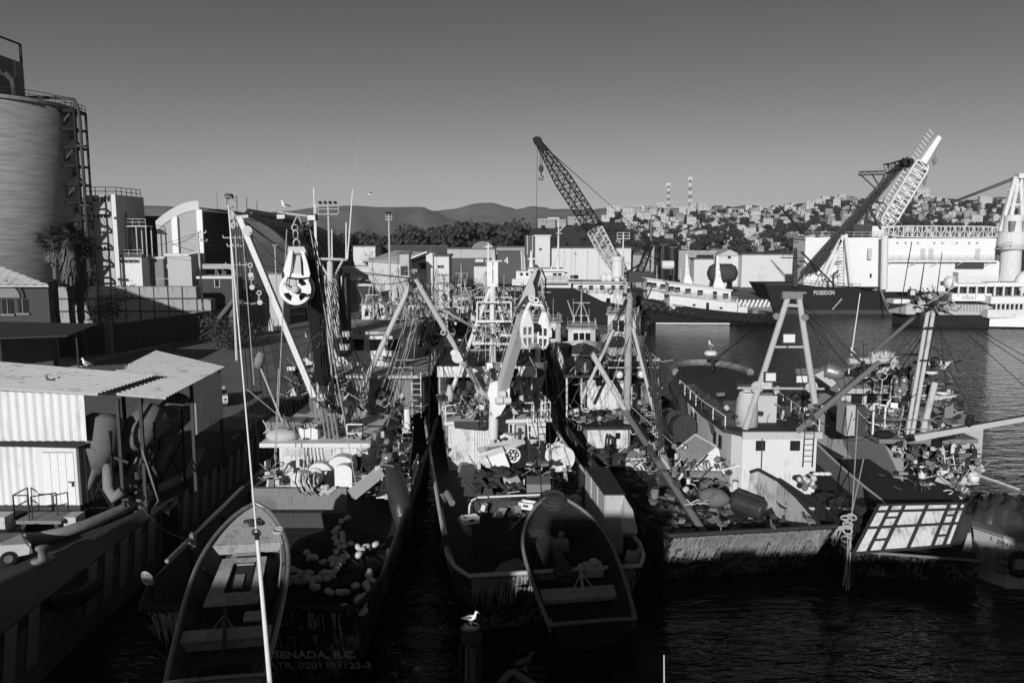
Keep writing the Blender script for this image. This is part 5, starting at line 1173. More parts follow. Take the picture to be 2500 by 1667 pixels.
def heap(name, label, cat, c, rx, ry, rz, m, seed, n=30, kind=None, group=None):
    rnd = random.Random(seed); mb = MB(); N, K = n, n//2; vs = []; fs = []
    for k in range(K+1):
        t = math.pi/2*k/K
        for i in range(N):
            a = 6.283*i/N; q = 1 + .18*math.sin(3*a+seed+k*.5)+.1*math.sin(7*a+k)+rnd.uniform(-.06,.06)
            vs.append((c[0]+rx*math.cos(t)*math.cos(a)*q, c[1]+ry*math.cos(t)*math.sin(a)*q, c[2]+rz*math.sin(t)*(q*.5+.5)+rnd.uniform(-.04,.04)))
    for k in range(K):
        for i in range(N): fs.append((k*N+i,k*N+(i+1)%N,(k+1)*N+(i+1)%N,(k+1)*N+i))
    mb.add(vs, fs)
    for i in range(n*2):
        a = rnd.uniform(0,6.28); t = rnd.uniform(.1,1.4); q = V((c[0]+rx*math.cos(t)*math.cos(a),c[1]+ry*math.cos(t)*math.sin(a),c[2]+rz*math.sin(t)))
        mb.path([q, q+V((rnd.uniform(-.5,.5),rnd.uniform(-.5,.5),.05)), q+V((rnd.uniform(-.7,.7),rnd.uniform(-.7,.7),-.02))], .03, 4)
    return mb.build(name, m, None, False, label, cat, group, kind)
def single(name, label, cat, fn, m, smooth=False, group=None, kind=None):
    mb = MB(); fn(mb); return mb.build(name, m, None, smooth, label, cat, group, kind)
def skiff(label, stern, bow, Wt, Wm, depth, mh, mg, roll=0.0, deckm=None, mi=None):
    """open work skiff: stern / bow are centre points of the rail line"""
    stern, bow = V(stern), V(bow); d = (bow-stern); L = d.length; y = d.normalized(); x = y.cross(V((0,0,1))).normalized(); z = x.cross(y); 
    x2 = x*math.cos(roll)+z*math.sin(roll); z = x2.cross(y); x = x2
    T = Matrix(((x.x,y.x,z.x,stern.x),(x.y,y.y,z.y,stern.y),(x.z,y.z,z.z,stern.z),(0,0,0,1)))
    t = thing('seine_skiff', label, 'skiff', tuple(stern), 0, 'open seine skiffs on the two big seiners'); n = 24; R_ = []
    for i in range(n+1):
        s = i/n; w = (Wt + (Wm-Wt)*math.sin(min(1,s/.5)*math.pi/2))/2
        if s > .5: w *= max(0,1-((s-.5)/.5)**2.3)**.75
        w = max(w,.03); rise = .0 + .35*max(0,(s-.5)/.5)**2
        R_.append((s*L, w, rise))
    th = .07; mo = MB(T); mi_ = MB(T)
    for sd_ in (1,-1):
        vs = []; vi = []
        for (yy,w,rs) in R_:
            b = 1-.25*max(0,(yy/L-.6)/.4); vs += [(0,yy*(.97 if yy > L*.8 else 1),-depth*b),(sd_*w*.72,yy*.985,-depth*.8*b),(sd_*w,yy,rs)]
            vi += [(sd_*max(w-th,0),yy,rs),(sd_*max(w*.72-th,0),yy*.985,-depth*.8*b+.06),(0,yy*(.97 if yy > L*.8 else 1),-depth*b+.1)]
        f = [((i*3+j),((i+1)*3+j),((i+1)*3+j+1),(i*3+j+1)) for i in range(n) for j in range(2)]
        mo.add(vs,f); mi_.add(vi,f)
    w = R_[0][1]
    mo.add([(0,0,-depth),(w*.72,0,-depth*.8),(w,0,0),(-w,0,0),(-w*.72,0,-depth*.8)], [(0,1,2,3,4)]); mi_.add([(0,th,-depth+.1),(w*.72,th,-depth*.8),(w,th,0),(-w,th,0),(-w*.72,th,-depth*.8)], [(0,1,2,3,4)])
    mo.build('hull', mh, t); mi_.build('lining', mi or mh, t)
    m = MB(T)
    pts = [(-r[1],r[0],r[2]) for r in R_] + [(r[1],r[0],r[2]) for r in R_[::-1]][1:]
    m.path(pts, .085, 6); m.path([(-w,0,0),(-w*.5,0,.04),(0,0,.05),(w*.5,0,.04),(w,0,0)], .085, 6); m.build('gunwale', mg, t, True)
    m = MB(T); m.path([(-(r[1]*.98-.02),r[0],r[2]-.32) for r in R_[:-3]], .05, 5); m.path([((r[1]*.98-.02),r[0],r[2]-.32) for r in R_[:-3]], .05, 5); m.build('rubbing_band', mg, t)
    m = MB(T); k = int(n*.78); dk = R_[k:]
    m.add([(-(r[1]-.1),r[0],r[2]-.12) for r in dk] + [((r[1]-.1) if r[1] > .1 else .0,r[0],r[2]-.12) for r in dk], [(i,i+1,len(dk)+i+1,len(dk)+i) for i in range(len(dk)-1)])
    a = dk[0]; m.box(-a[1]+.1,a[1]-.1,a[0]-.06,a[0],-.45,a[2]-.1); m.build('foredeck', deckm or mh, t)
    return t, T, L, R_
def clutter(label, regs, n, seed, t=None):
    rnd = random.Random(seed); mb = MB(); ms = ['white_rust','grey','dgrey','black','cream','steel','roped','rust']
    for k in range(n):
        x0,y0,x1,y1,Y0,Y1 = rnd.choice(regs); q = at(rnd.uniform(x0,x1), rnd.uniform(y0,y1), rnd.uniform(Y0,Y1)); mb.m = rnd.randrange(8); c = rnd.random()
        u = lambda a: rnd.uniform(-a,a)
        if c < .3: mb.obox(q,(rnd.uniform(.08,.5),rnd.uniform(.1,.4),rnd.uniform(.06,.45)),rnd.uniform(0,3),u(.3))
        elif c < .55: mb.tube(q,q+V((u(.9),u(.4),u(.9))),rnd.uniform(.015,.05),n=5)
        elif c < .7: mb.torus(q,rnd.uniform(.12,.32),rnd.uniform(.02,.06),(u(1),u(1),u(1)),12,4)
        elif c < .85: mb.path([q,q+V((u(.5),u(.3),-.3)),q+V((u(.9),u(.4),-.5)),q+V((u(1.3),u(.5),-.2))],rnd.uniform(.015,.035),4)
        elif c < .93: mb.lathe([(.06,0),(.16,.05),(.16,.3),(.05,.36)],q,(u(1),u(1),1),9)
        else: mb.slab([q,q+V((u(.6),u(.2),u(.3))),q+V((u(.6),u(.2),-.5)),q+V((u(.2),0,-.5))],.03)
    return mb.build('deck_clutter', [M[k] for k in ms], None, False, label, 'deck gear', None, 'stuff')
def streaks(t, T, w, zs, rake, n, seed, top=0.0, m=None):
    rnd = random.Random(seed); mb = MB(T); cl = [rnd.uniform(-w,w) for _ in range(max(3,n//40))]
    for k in range(n):
        x = rnd.choice(cl)+rnd.gauss(0,w*.13) if rnd.random() < .6 else rnd.uniform(-w,w)
        if abs(x) > w: continue
        z1 = zs-.12-rnd.random()**2*.9*top-rnd.random()*.1; L = rnd.random()**2*1.5+.08; z0 = max(.05,z1-L); a = rnd.uniform(.008,.035); f = lambda z: (zs-z)*rake/zs-.015
        sk = rnd.uniform(-.06,.06); mb.add([(x-a*.4+sk,f(z0),z0),(x+a*.4+sk,f(z0),z0),(x+a,f(z1),z1),(x-a,f(z1),z1)],[(0,1,2,3)])
    for k in range(n//2):
        x = rnd.uniform(-w*.9,w*.9); z = rnd.uniform(.2,zs-.5); a = rnd.uniform(.01,.035); f = lambda z: (zs-z)*rake/zs-.018; mb.add([(x-a,f(z),z),(x,f(z-a),z-a),(x+a,f(z),z),(x,f(z+a),z+a)],[(0,1,2,3)])
    mb.build('stain_streaks', m or M['lgrey'], t, kind='stuff')
# ================================================================ SEINER A (big, left)
tA = thing('purse_seiner', 'big purse seiner at left with black crane, hanging power block and dark aft deck', 'fishing boat', (-10.1,29.7,0)); TA = frame(tA)
rpA = hull(tA, TA, 48, 9.5, 3.4, 6.2, 2.1, M['hullworn'], M['dgrey'], M['rust'], M['rust'], rake=.9, n=30, tw=.88, rail_r=.1, full=.62)
text('ENSENADA, B.C.', (-8.05,30.2,1.25), (1,0,0), (0,-.26,1), .5, M['white_clean'], tA, fitw=3.9, bold=.02)
text('MATR. 0201103123-3', (-7.75,30.36,.72), (1,0,0), (0,-.26,1), .45, M['lgrey'], tA, fitw=4.4, bold=.02)
# bulkhead and deckhouse levels
part_box(tA,'work_bulkhead',-14.0,-8.9,42.6,42.9,2.1,4.05,M['grey'])
part_box(tA,'lower_deckhouse',-13.7,-8.4,47,60,2.2,5.35,M['white_rust'])
mb = MB(); mb.box(-14.6,-8.2,46.2,60.4,5.35,5.6); mb.build('boat_deck', M['white'], tA)
mb = MB(); mb.prism([(-9.6,53.8),(-6.6,53.8),(-6.0,55),(-6.2,66),(-13.8,66),(-14,55.5),(-13.4,54.2),(-11,53.8)],5.6,8.2); mb.build('upper_house', M['grey'], tA)
mb = MB(); mb.prism([(-14.3,53),(-6.2,53),(-5.4,54.5),(-5.6,67),(-14.4,67)],8.2,8.4); mb.build('bridge_deck', M['lgrey'], tA)
mb = MB(); mb.prism([(-12.9,57),(-7.6,57),(-7.4,64),(-13,64)],8.4,10.7); mb.build('wheelhouse', M['white'], tA)
mb = MB(); mb.prism([(-13.3,56.4),(-7.0,56.4),(-6.9,64.6),(-13.4,64.6)],10.7,10.9); mb.build('wheelhouse_roof', M['lgrey'], tA)
for k in range(4): part_box(tA,'window',-12.6+k*1.3,-11.7+k*1.3,56.93,57.05,9.5,10.3,M['glass'])
for (x0,x1,z0,z1) in ((-11.9,-11.1,2.3,4.4),(-9.9,-8.9,2.3,4.6)): part_box(tA,'door',x0,x1,46.93,47.05,z0,z1,M['dgrey'])
mb = MB(); mb.torus((-8.6,53.75,6.9),.5,.12,(0,1,0),16,6); mb.build('oval_hatch', M['dgrey'], tA)
mb = MB(); mb.slab([P(878,1022,53.6),P(888,1000,53.6),P(908,1000,53.6),P(896,1010,53.6)], .03); mb.build('light_patch', M['cream'], tA)  # pale slab set in for the light patch on the house front
for a in ([(-8.4,46.3,5.6),(-14.5,46.3,5.6)], ): pass
mb = MB(); mb.rail([P(848,1080,47.5),P(886,1080,47.5),P(886,1080,51)],1.1,.045,1,1.6); mb.build('aft_rail', M['white_clean'], tA)
mb = MB(); mb.rail([(-9.6,53.2,8.4),(-6.5,53.2,8.4),(-5.6,54.5,8.4),(-5.5,60,8.4),(-5.6,66,8.4)],1.0,.035,1,1.5); mb.rail([(-13.9,53.2,8.4),(-14.3,60,8.4),(-14.3,66,8.4)],1.0,.035,1,1.5); mb.build('bridge_rail', M['lgrey'], tA)
mb = MB(); q = [(-6.0,52,5.6),(-5.7,56,5.6)]; mb.ladder((-6.6,47.6,2.3),(-6.4,49.5,5.8),.6,.35,.03,(1,0,0)); mb.ladder((-6.3,53.1,5.6),(-6.3,53.1,8.6),.6,.35,.03,(1,0,0)); mb.build('ladder', M['white_clean'], tA)
# box with valves, tank
c0, c1 = P(728,1045,47.2), P(776,1080,47.2); part_box(tA,'hydraulic_box',c0.x,c1.x,47.2,48.6,5.6,c0.z,M['white_clean'])
mb = MB()
for k in range(9): x = c0.x+.1+k*(c1.x-c0.x-.2)/8; mb.lathe([(.05,0),(.05,.12),(.08,.14),(.08,.2)],(x,47.5,c0.z),n=8)
mb.build('valve_row', M['lgrey'], tA)
pface(tA,'deck_locker',648,1030,738,1062,50.5,1.5,M['grey'])
mb = MB(); c = P(690,1062,47.2); mb.ell(c,1.0,.7,.42,16,8); mb.build('life_raft', M['cream'], tA, True)
# crane pedestal + black knuckle boom
cb_ = P(806,1092,47.5); part_tube(tA,'crane_pedestal',(cb_.x,47.8,2.2),(cb_.x,47.8,6.6),.42,M['white'])
kA0, kA1 = P(812,1060,47.8), P(783,930,47.8); part_bar(tA,'crane_post',kA0,P(790,940,47.6),.75,M['white'],.6,.6,.5)
for dx in (-10,0,11,20):
    mb = MB(); mb.tube(P(806+dx,1075,47.2),P(790+dx,962,47.1),.07); mb.tube(P(800+dx*.9,1030,47.15),P(786+dx*.9,950,47.05),.1); mb.build('hydraulic_ram', M['steel'], tA)
kb0, kb1 = P(797,965,47.6), P(741,548,44.5)
mb = MB(); mb.bar(kb0,kb1,.72,.62,.85,.75); mb.build('crane_boom', M['black'], tA)
mb = MB(); rr = random.Random(5)
for k in range(26): q = kb0.lerp(kb1, rr.uniform(.3,1)); mb.obox(q+V((rr.uniform(-.4,.45),-.3,0)), (rr.uniform(.12,.4),.2,rr.uniform(.15,.5)), rr.uniform(0,3), rr.uniform(0,1)); 
mb.build('boom_fittings', M['dgrey'], tA)
for k in range(7):
    a = P(700+k*13,560+k*6,44.3); part_path(tA,'hydraulic_hose', [kb1+V((-.2+.13*k,-.3,-.5)), P(748+6*k,640,44.1), P(755+7*k,760,44.5), P(770+7*k,900,46), P(800+3*k,1000,47)], .035, M['black'], 5)
lb0, lb1 = P(680,519,44.2), P(776,531,44.2); part_tube(tA,'light_bar',lb0,lb1,.06,M['lgrey'])
part_tube(tA,'bar_strut',P(727,523,44.2),P(716,548,44.4),.04,M['lgrey']); part_tube(tA,'bar_strut',P(727,523,44.2),P(737,550,44.4),.04,M['lgrey']); part_path(tA,'bar_strut',[P(764,535,44.2),P(752,545,44.3),P(742,552,44.4)],.04,M['lgrey'])
floodlight(tA,P(686,528,44.1),.48,.28,.2,.2); floodlight(tA,P(762,531,44.1),.5,.34,-.1,.1)
part_path(tA,'lamp_cable',[P(696,524,44.1),P(694,534,44),P(705,545,44.1)],.02,M['black'],4)
# power block
rnd = random.Random(6); kc = P(725,705,42.6); pb = MB()
tPB = thing('power_block', 'white power block hanging by a shackle from the black crane boom', 'power block', tuple(kc))
mb = MB(); ring = 30; r0, r1 = .36, .82; vs = []
y0 = kc.y-.42
def spoke_wheel(mb, c, R0, Rh, th, yaw, n=4, rim=.2, ry=1.0, open_=.62):
    T = Matrix.Translation(c) @ Matrix.Rotation(yaw,4,'Z'); sub = MB(T); N = 40
    def rg(r, y): return [(r*math.cos(6.283*i/N), y, r*ry*math.sin(6.283*i/N)) for i in range(N)]
    for (ra, rb) in ((R0,R0-rim),(Rh*1.25,Rh*.1)):
        a = rg(ra,-th/2)+rg(rb,-th/2-.02)+rg(rb,th/2)+rg(ra,th/2); f = []
        for k in range(4):
            for i in range(N): f.append((k*N+i,k*N+(i+1)%N,((k+1)%4)*N+(i+1)%N,((k+1)%4)*N+i))
        sub.add(a,f)
    for k in range(n):
        a = math.pi/4 + math.pi/2*k if n == 4 else 6.283*k/n
        a = a + math.pi/4 if n == 4 else a
        d = V((math.cos(a),0,math.sin(a)*ry)); s = V((-math.sin(a),0,math.cos(a)*ry))
        p, q = d*Rh, d*(R0-rim*.5)
        sub.add([p-s*.16+V((0,-th/2,0)),q-s*.26+V((0,-th/2,0)),q+s*.26+V((0,-th/2,0)),p+s*.16+V((0,-th/2,0)),p-s*.16+V((0,th/2,0)),q-s*.26+V((0,th/2,0)),q+s*.26+V((0,th/2,0)),p+s*.16+V((0,th/2,0))],[(0,1,2,3),(4,7,6,5),(0,4,5,1),(1,5,6,2),(2,6,7,3),(3,7,4,0)])
    mb.add(sub.v, sub.f)
mb = MB(); spoke_wheel(mb, kc+V((0,-.3,0)), .82, .3, .12, 0, 4, .17); mb.build('front_plate', M['white_clean'], tPB)
mb = MB(); spoke_wheel(mb, kc+V((0,.45,0)), .82, .3, .12, 0, 4, .17); mb.build('back_plate', M['white'], tPB)
mb = MB(); mb.lathe([(.75,-.25),(.42,0),(.42,.2),(.75,.4)], kc, (0,1,0), 24); mb.build('sheave', M['black'], tPB, True)
mb = MB(); mb.lathe([(.36,-.2),(.36,0),(.28,.1)], kc+V((-.2,-.35,.28)), (0,-1,0), 16); mb.lathe([(.2,0),(.2,.25),(.1,.3)], kc+V((.05,-.4,0)), (0,-1,0), 12); mb.build('hydraulic_motor', M['cream'], tPB, True)
part_path(tPB,'hose',[kc+V((.1,-.6,0)),kc+V((-.35,-.7,.25)),kc+V((-.3,-.6,.6)),kc+V((.3,-.6,.55)),kc+V((.9,-.4,.6))],.04,M['black'],5); part_path(tPB,'hose',[kc+V((.1,-.6,-.1)),kc+V((.5,-.7,-.3)),kc+V((.9,-.4,-.25))],.04,M['black'],5)
for (xs, mm) in ((( -52,-32,-12,-30),'w'),((10,38,54,26),'w')): pass
Lf = [P(693,660,42.2),P(699,640,42.2),P(707,612,42.2),P(716,612,42.2),P(712,650,42.2),P(708,676,42.2),P(700,680,42.2)]
Rf = [P(733,612,42.2),P(741,612,42.2),P(750,640,42.2),P(757,668,42.2),P(752,688,42.2),P(742,676,42.2),P(740,640,42.2)]
for pts in (Lf, Rf): mb = MB(); mb.slab(pts, .12); mb.build('yoke_arm', M['white_clean'], tPB)
mb = MB(); mb.slab([P(693,660,42.9),P(702,612,42.9),P(745,612,42.9),P(757,668,42.9),P(740,690,42.9),P(705,690,42.9)], .1); mb.build('yoke_back', M['grey'], tPB)
mb = MB(); mb.slab([P(714,676,42.3),P(716,612,42.5),P(732,612,42.5),P(736,676,42.3)], .25); mb.slab([P(702,612,42.2),P(704,602,42.3),P(742,602,42.3),P(748,616,42.2),P(738,618,42.2),P(716,618,42.2)], .4); mb.build('yoke_bridge', M['cream'], tPB)
mb = MB(); c = P(724,590,42.6); mb.path([c+V((-.14,0,-.45)),c+V((-.16,0,0)),c+V((0,0,.16)),c+V((.16,0,0)),c+V((.14,0,-.45))],.05,6); c2 = P(722,573,42.8); mb.path([c2+V((-.12,0,-.15)),c2+V((-.12,0,.15)),c2+V((0,0,.25)),c2+V((.12,0,.15)),c2+V((.12,0,-.15)),c2+V((0,0,-.25)),c2+V((-.12,0,-.15))],.045,6)
c3 = P(720,556,43); mb.torus(c3,.16,.05,(0,1,0),12,5); mb.build('shackle', M['steel'], tPB, True)
# white boom
tb, bb = P(586,532,48), P(768,968,48.5)
mb = MB(); mb.bar(bb,tb,.42,.34,.36,.3); mb.build('slanting_boom', M['white'], tA)
mb = MB(); rr = random.Random(9)
for k in range(12): q = tb+V((rr.uniform(-.45,.3),rr.uniform(-.3,.2),rr.uniform(-.5,.3))); mb.torus(q,.14,.05,(rr.random(),rr.random(),.2),10,5)
mb.lathe([(.3,-.1),(.3,.1)], tb+V((.45,-.1,-.75)), (0,1,0), 14); mb.bar(tb+V((-.4,0,0)),tb+V((.5,0,.1)),.18); mb.build('boom_head_blocks', M['cream'], tA)
for (px,py) in ((611,648),(614,678),(633,715)):
    mb = MB(); q = P(px,py,47.7); mb.torus(q,.12,.045,(0,1,0),10,5); mb.torus(q+V((0,0,-.3)),.1,.04,(1,0,0),10,5); mb.lathe([(.16,-.05),(.16,.05)], q+V((.02,0,-.55)),(0,1,0),10); mb.build('block_chain', M['cream'], tA)
# boom 2
c2a, c2b = P(1010,680,51.5), P(846,1028,50.5); mb = MB(); mb.tube(c2b,c2a,.2,.15,10); mb.build('starboard_boom', M['cream'], tA)
mb = MB(); rr = random.Random(19)
for k in range(9): q = c2a+V((rr.uniform(-.5,.4),rr.uniform(-.2,.2),rr.uniform(-.5,.4))); mb.torus(q,.13,.05,(rr.random(),rr.random(),.3),10,5)
mb.build('boom_head_blocks', M['dgrey'], tA)
# mast, funnel, yard
mb = MB(); mb.tube(P(806,1000,51),P(806,640,53),.26,.2,12); mb.build('mast', M['cream'], tA)
f0, f1 = P(791,672,54), P(824,775,54); part_box(tA,'exhaust_casing',f0.x,f0.x+.95,54,55.4,9.5,f0.z,M['lgrey']); part_box(tA,'exhaust_casing',f0.x+.97,f0.x+1.45,54.05,55.35,9.5,f0.z+.1,M['dgrey'])
ya, yb = P(776,632,53), P(848,634,53); part_tube(tA,'crosstree',ya,yb,.09,M['lgrey'])
for (a,b) in ((P(776,633,53),P(800,672,53)),(P(838,633,53),P(820,668,53))): part_tube(tA,'crosstree_brace',a,b,.08,M['lgrey'])
for (a,b,c,nm) in (((770,632),(766,460),(755,345),1),((848,634),(861,465),(877,322),2),((845,632),(845,543),(845,540),3),((772,600),(771,500),(771,498),4),((811,632),(810,560),(810,558),5),((778,700),(774,590),(774,588),6)):
    mb = MB(); mb.tube(P(*a,53),P(*b,53),.05,.035,6); w_ = mb.build('whip_antenna', M['white_clean'], tA)
    if nm < 3: mb = MB(); mb.tube(P(*b,53),P(*c,53),.014,.008,5); mb.build('whip_tip', M['lgrey'], w_)
part_path(tA,'light_frame',[P(824,672,53.8),P(824,705,53.8),P(833,705,53.8),P(834,672,53.8)],.05,M['white'])
for (px,py,l) in ((758,815,1),(848,815,1),(843,847,1),(876,903,1),(712,898,0),(755,902,1)): floodlight(tA,P(px,py,51),.62,.34,0,.15,bool(l))
for (px,py,w_,h_) in ((792,948,28,11),(792,985,28,12)):
    c = P(px,py,47.2); drum(tA,'cargo_winch',c,(1,0,0),.32,.62,M['white'],M['roped'],0)
    pface(tA,'winch_plate',px-16,py-14,px+16,py-8,47.0,.4,M['white'])
pface(tA,'winch_box',775,962,802,974,47.0,.5,M['white_clean'])
# purse winch
wc = P(745,1160,43.4)
mb = MB(); mb.box(wc.x-1.7,wc.x-.2,43.4,44.8,2.2,3.95); mb.build('winch_base', M['white'], tA)
for (px,py,r,ang) in ((752,1172,.42,0),(735,1130,.5,0)): pass
mb = MB(); c = P(783,1172,43.0); mb.lathe([(.5,0),(.5,.12),(.36,.18),(.3,.55),(.42,.62),(.42,.7)], c+V((-.5,.7,0)), (0,-1,0), 20); mb.lathe([(.16,0),(.16,.9),(.1,.95)], c+V((-.5,.6,0)), (0,-1,0), 12); mb.build('gypsy_head', M['white_clean'], tA, True)
def guard(x0, x1, ytop, ybot, Y, d, nm='winch_guard', m=None):
    a, b = at(x0,ytop,Y), at(x1,ybot,Y); w = (b.x-a.x)/2; cx = a.x+w; pts = [(cx-w, b.z)] + [(cx-w*math.cos(math.pi*k/10), a.z-w*.75+w*.75*math.sin(math.pi*k/10)) for k in range(11)] + [(cx+w,b.z)]
    mb = MB(); n = len(pts); mb.add([(x,Y,z) for x,z in pts]+[(x,Y+d,z) for x,z in pts], [tuple(range(n)), tuple(range(2*n-1,n-1,-1))]+[(i,n+i,n+(i+1)%n,(i+1)%n) for i in range(n)]); return mb.build(nm, m or M['white_clean'], tA)
guard(816,860,1135,1195,43.0,.5); guard(800,866,1114,1150,44.2,.8,'brake_housing',M['white']); guard(752,808,1130,1148,43.8,.6,'brake_housing',M['white'])
guard(709,762,1152,1202,43.0,.6,'winch_guard',M['white'])
rr = random.Random(31)
for k in range(12):
    x0 = 742+rr.uniform(-18,26); part_path(tA,'hydraulic_hose',[P(x0,1152+rr.uniform(-4,8),42.7),P(x0+rr.uniform(-8,3),1175,42.5),P(x0+rr.uniform(-4,10),1198,42.4),P(x0+rr.uniform(8,28),1206+rr.uniform(-4,4),42.6)],.035,M['lgrey'] if k%3 else M['black'],5)
mb = MB(); 
for k in range(9): q = P(795+rr.uniform(-12,30),1196+rr.uniform(-8,8),42.6); mb.lathe([(.12,-.1),(.14,0),(.1,.14)], q, (rr.uniform(-1,1),-1,rr.uniform(-.5,.5)), 8)
mb.build('valve_bank', M['cream'], tA)
for k in range(6): part_tube(tA,'hydraulic_pipe',P(740+k*9,1092,46.9),P(742+k*9,1150,46.6),.035,M['white_clean'],n=6)
for k in range(4): part_tube(tA,'hydraulic_pipe',P(695,1098+k*4,46.9),P(810,1099+k*4,46.9),.03,M['cream'],n=6)
# right platform with drum
mb = MB(); a = (-7.4,44.6,3.0); mb.rail([(-7.5,44.4,3.1),(-5.6,44.4,3.1),(-5.6,47.5,3.1)],1.5,.045,1,1.0); mb.rail([(-7.5,44.4,3.1),(-7.5,47.5,3.1)],1.5,.045,1,1.5); mb.box(-7.6,-5.5,44.3,47.6,2.95,3.08); mb.build('side_platform', M['white'], tA)
single('oil_drum','ribbed steel oil drum on the side platform of the big left seiner','drum',lambda m:(m.lathe([(.3,0),(.3,.22),(.32,.25),(.3,.28),(.3,.58),(.32,.61),(.3,.64),(.3,.88)],P(946,1140,45.3)+V((0,0,-.05)),n=20)),M['steel'],True)
part_tube(tA,'gas_bottle',P(995,1056,50),P(994,998,50),.2,M['white_clean'])
single('fish_trough','long pale box trough tilted on the deck in front of the side platform','trough',lambda m:m.bar(P(858,1208,41.5),P(930,1150,42.5),.45,.5),M['lgrey'])
single('deck_beam','dark crossbeam edge with a worn grey face below the winch','beam',lambda m:m.box(-13.9,-8.9,41.4,41.8,2.3,3.1),M['dgrey'])
streaks(tA, TA, 3.8, 3.4, .9, 260, 4, 1)
# fenders, tarpaulins on the right
single('hanging_tarp','dark shiny tarpaulin hanging over the right bulwark of the big left seiner','tarpaulin',lambda m:m.path([(-6.6,43.2,5.2),(-6.2,42.2,4.6),(-5.8,41.2,3.6),(-5.5,40.3,2.4)],lambda s:.28+.35*math.sin(s*3),10),M['tarp'],True)
# rigging
S_ = []
for k in range(9): S_.append((tb+V((.1*k-.4,.05*k,-.3)), P(596+k*17,1010+ (k%3)*40,47)))
S_ += [(tb,P(800,700,52)),(tb,P(800,690,52)),(tb+V((.3,0,-.6)),P(700,660,46)),(tb,P(722,560,45)),(P(806,640,53),P(960,1000,60)),(P(806,655,53),c2a),(P(806,662,53),c2a),(P(836,670,53),c2a,.5),(P(800,650,53),P(905,980,55)),(P(800,650,53),P(880,1000,52))]
for k in range(9): S_.append((P(778+k*5,690,49), P(838+k*9,1045-6*k,49)))
lines(tA,'rigging_line',S_,M['black'],.022)
lines(tA,'rigging_line',[(P(700,560,44.5),P(668,1235,43.5),0),(tb+V((.1,0,-.6)),P(620,940,47)),(P(603,950,46),P(700,1030,47)),(P(680,900,45),P(665,1235,43.5)),(P(757,560,44),P(870,1190,43))],M['rope'],.025)
lines(tA,'cargo_fall',[(c2a,P(905,985,50)),(c2a+V((-.2,0,0)),P(960,1150,45)),(P(1000,690,51),P(940,1120,46))],M['black'],.02)
mb = MB(); mb.lathe([(.25,-.4),(.28,0),(.2,.5)],P(633,880,46),(.3,0,1),10); mb.build('hanging_net_bag', M['wood'], tA, True); part_tube(tA,'side_davit',P(629,880,46),P(690,1030,47),.06,M['lgrey']); 
pface(tA,'sign_panel',655,780,668,808,50,.15,M['cream'])
mb = MB(); mb.prism([(-14.3,49),(-13.6,49),(-13.6,50),(-14.3,50)],2.2,5.3); mb.build('stanchion', M['rust'], tA)
for k in range(16):
    y = 31.5+(k//2)*4.2; x = -14.72 if k % 2 else -5.7; part_box(tA,'bulwark_stay',x,x+.22,y,y+.12,2.1,3.4,M['rust'])
part_tube(tA,'rail_pole',(-14.75,33.5,3.72),(-14.75,43.5,3.85),.09,M['steel'])
mb = MB(); rr = random.Random(3); coil(mb,(-14.7,36.2,3.4),.22,.05,7,rr,(1,.2,.3)); coil(mb,(-14.75,31.6,3.6),.2,.045,5,rr,(.2,1,.2)); mb.path([(-14.7,36.2,3.3),(-14.75,36.3,2.8),(-14.7,36.2,2.2)],.04,5); mb.build('mooring_lashing', M['rope'], tA)
# the mooring rope from bulwark to quay
# extra things: net pile and float line on the aft deck
heap('seine_net','black seine net heaped across the aft deck of the big left seiner','fishing net',(-8.6,35.5,2.1),2.6,5.2,.9,M['net'],3,44)
tF = thing('float_line','string of pale oval net floats curling over the black seine net','float line',(-8,35,3)); rr = random.Random(12)
strands = [[(858,1265),(838,1275),(822,1300),(822,1335),(828,1352),(815,1378)],[(838,1300),(843,1325),(842,1348),(828,1385),(818,1402),(795,1405),(770,1405),(745,1408),(725,1418),(710,1395)],[(815,1375),(812,1400),(790,1420),(752,1420),(735,1400)],
 [(745,1415),(762,1432),(785,1445),(810,1450),(838,1445),(862,1440),(885,1435),(902,1420),(900,1400)],[(830,1500),(835,1480),(855,1478),(880,1470),(895,1455)],[(905,1400),(905,1425),(900,1450),(890,1490),(880,1498)],[(745,1345),(760,1370),(800,1375),(835,1370),(850,1360)],[(855,1330),(875,1345),(880,1365),(890,1345),(905,1340),(920,1330)],
 [(700,1415),(730,1430),(760,1410)]]
cnt = 0; rp = MB()
for st in strands:
    pts = [onz(x,y,3.0+.12*math.sin(x*.05)) for x,y in st]; rp.path(pts,.03,4)
    for a, b in zip(pts, pts[1:]):
        L = (b-a).length; k = max(1, round(L/.5))
        for i in range(k):
            if cnt >= 92: break
            q = a.lerp(b,(i+.5)/k)+V((rr.uniform(-.12,.12),rr.uniform(-.1,.1),rr.uniform(-.05,.2))); d = (b-a).normalized()+V((rr.uniform(-.5,.5),rr.uniform(-.5,.5),rr.uniform(-.4,.5)))
            mb = MB(); mb.lathe([(.05,-.21),(.11,-.17),(.138,-.05),(.138,.05),(.11,.17),(.05,.21)], q, d, 10); mb.build('float', M['floatm'], tF, True); cnt += 1
rp.build('head_rope', M['roped'], tF)
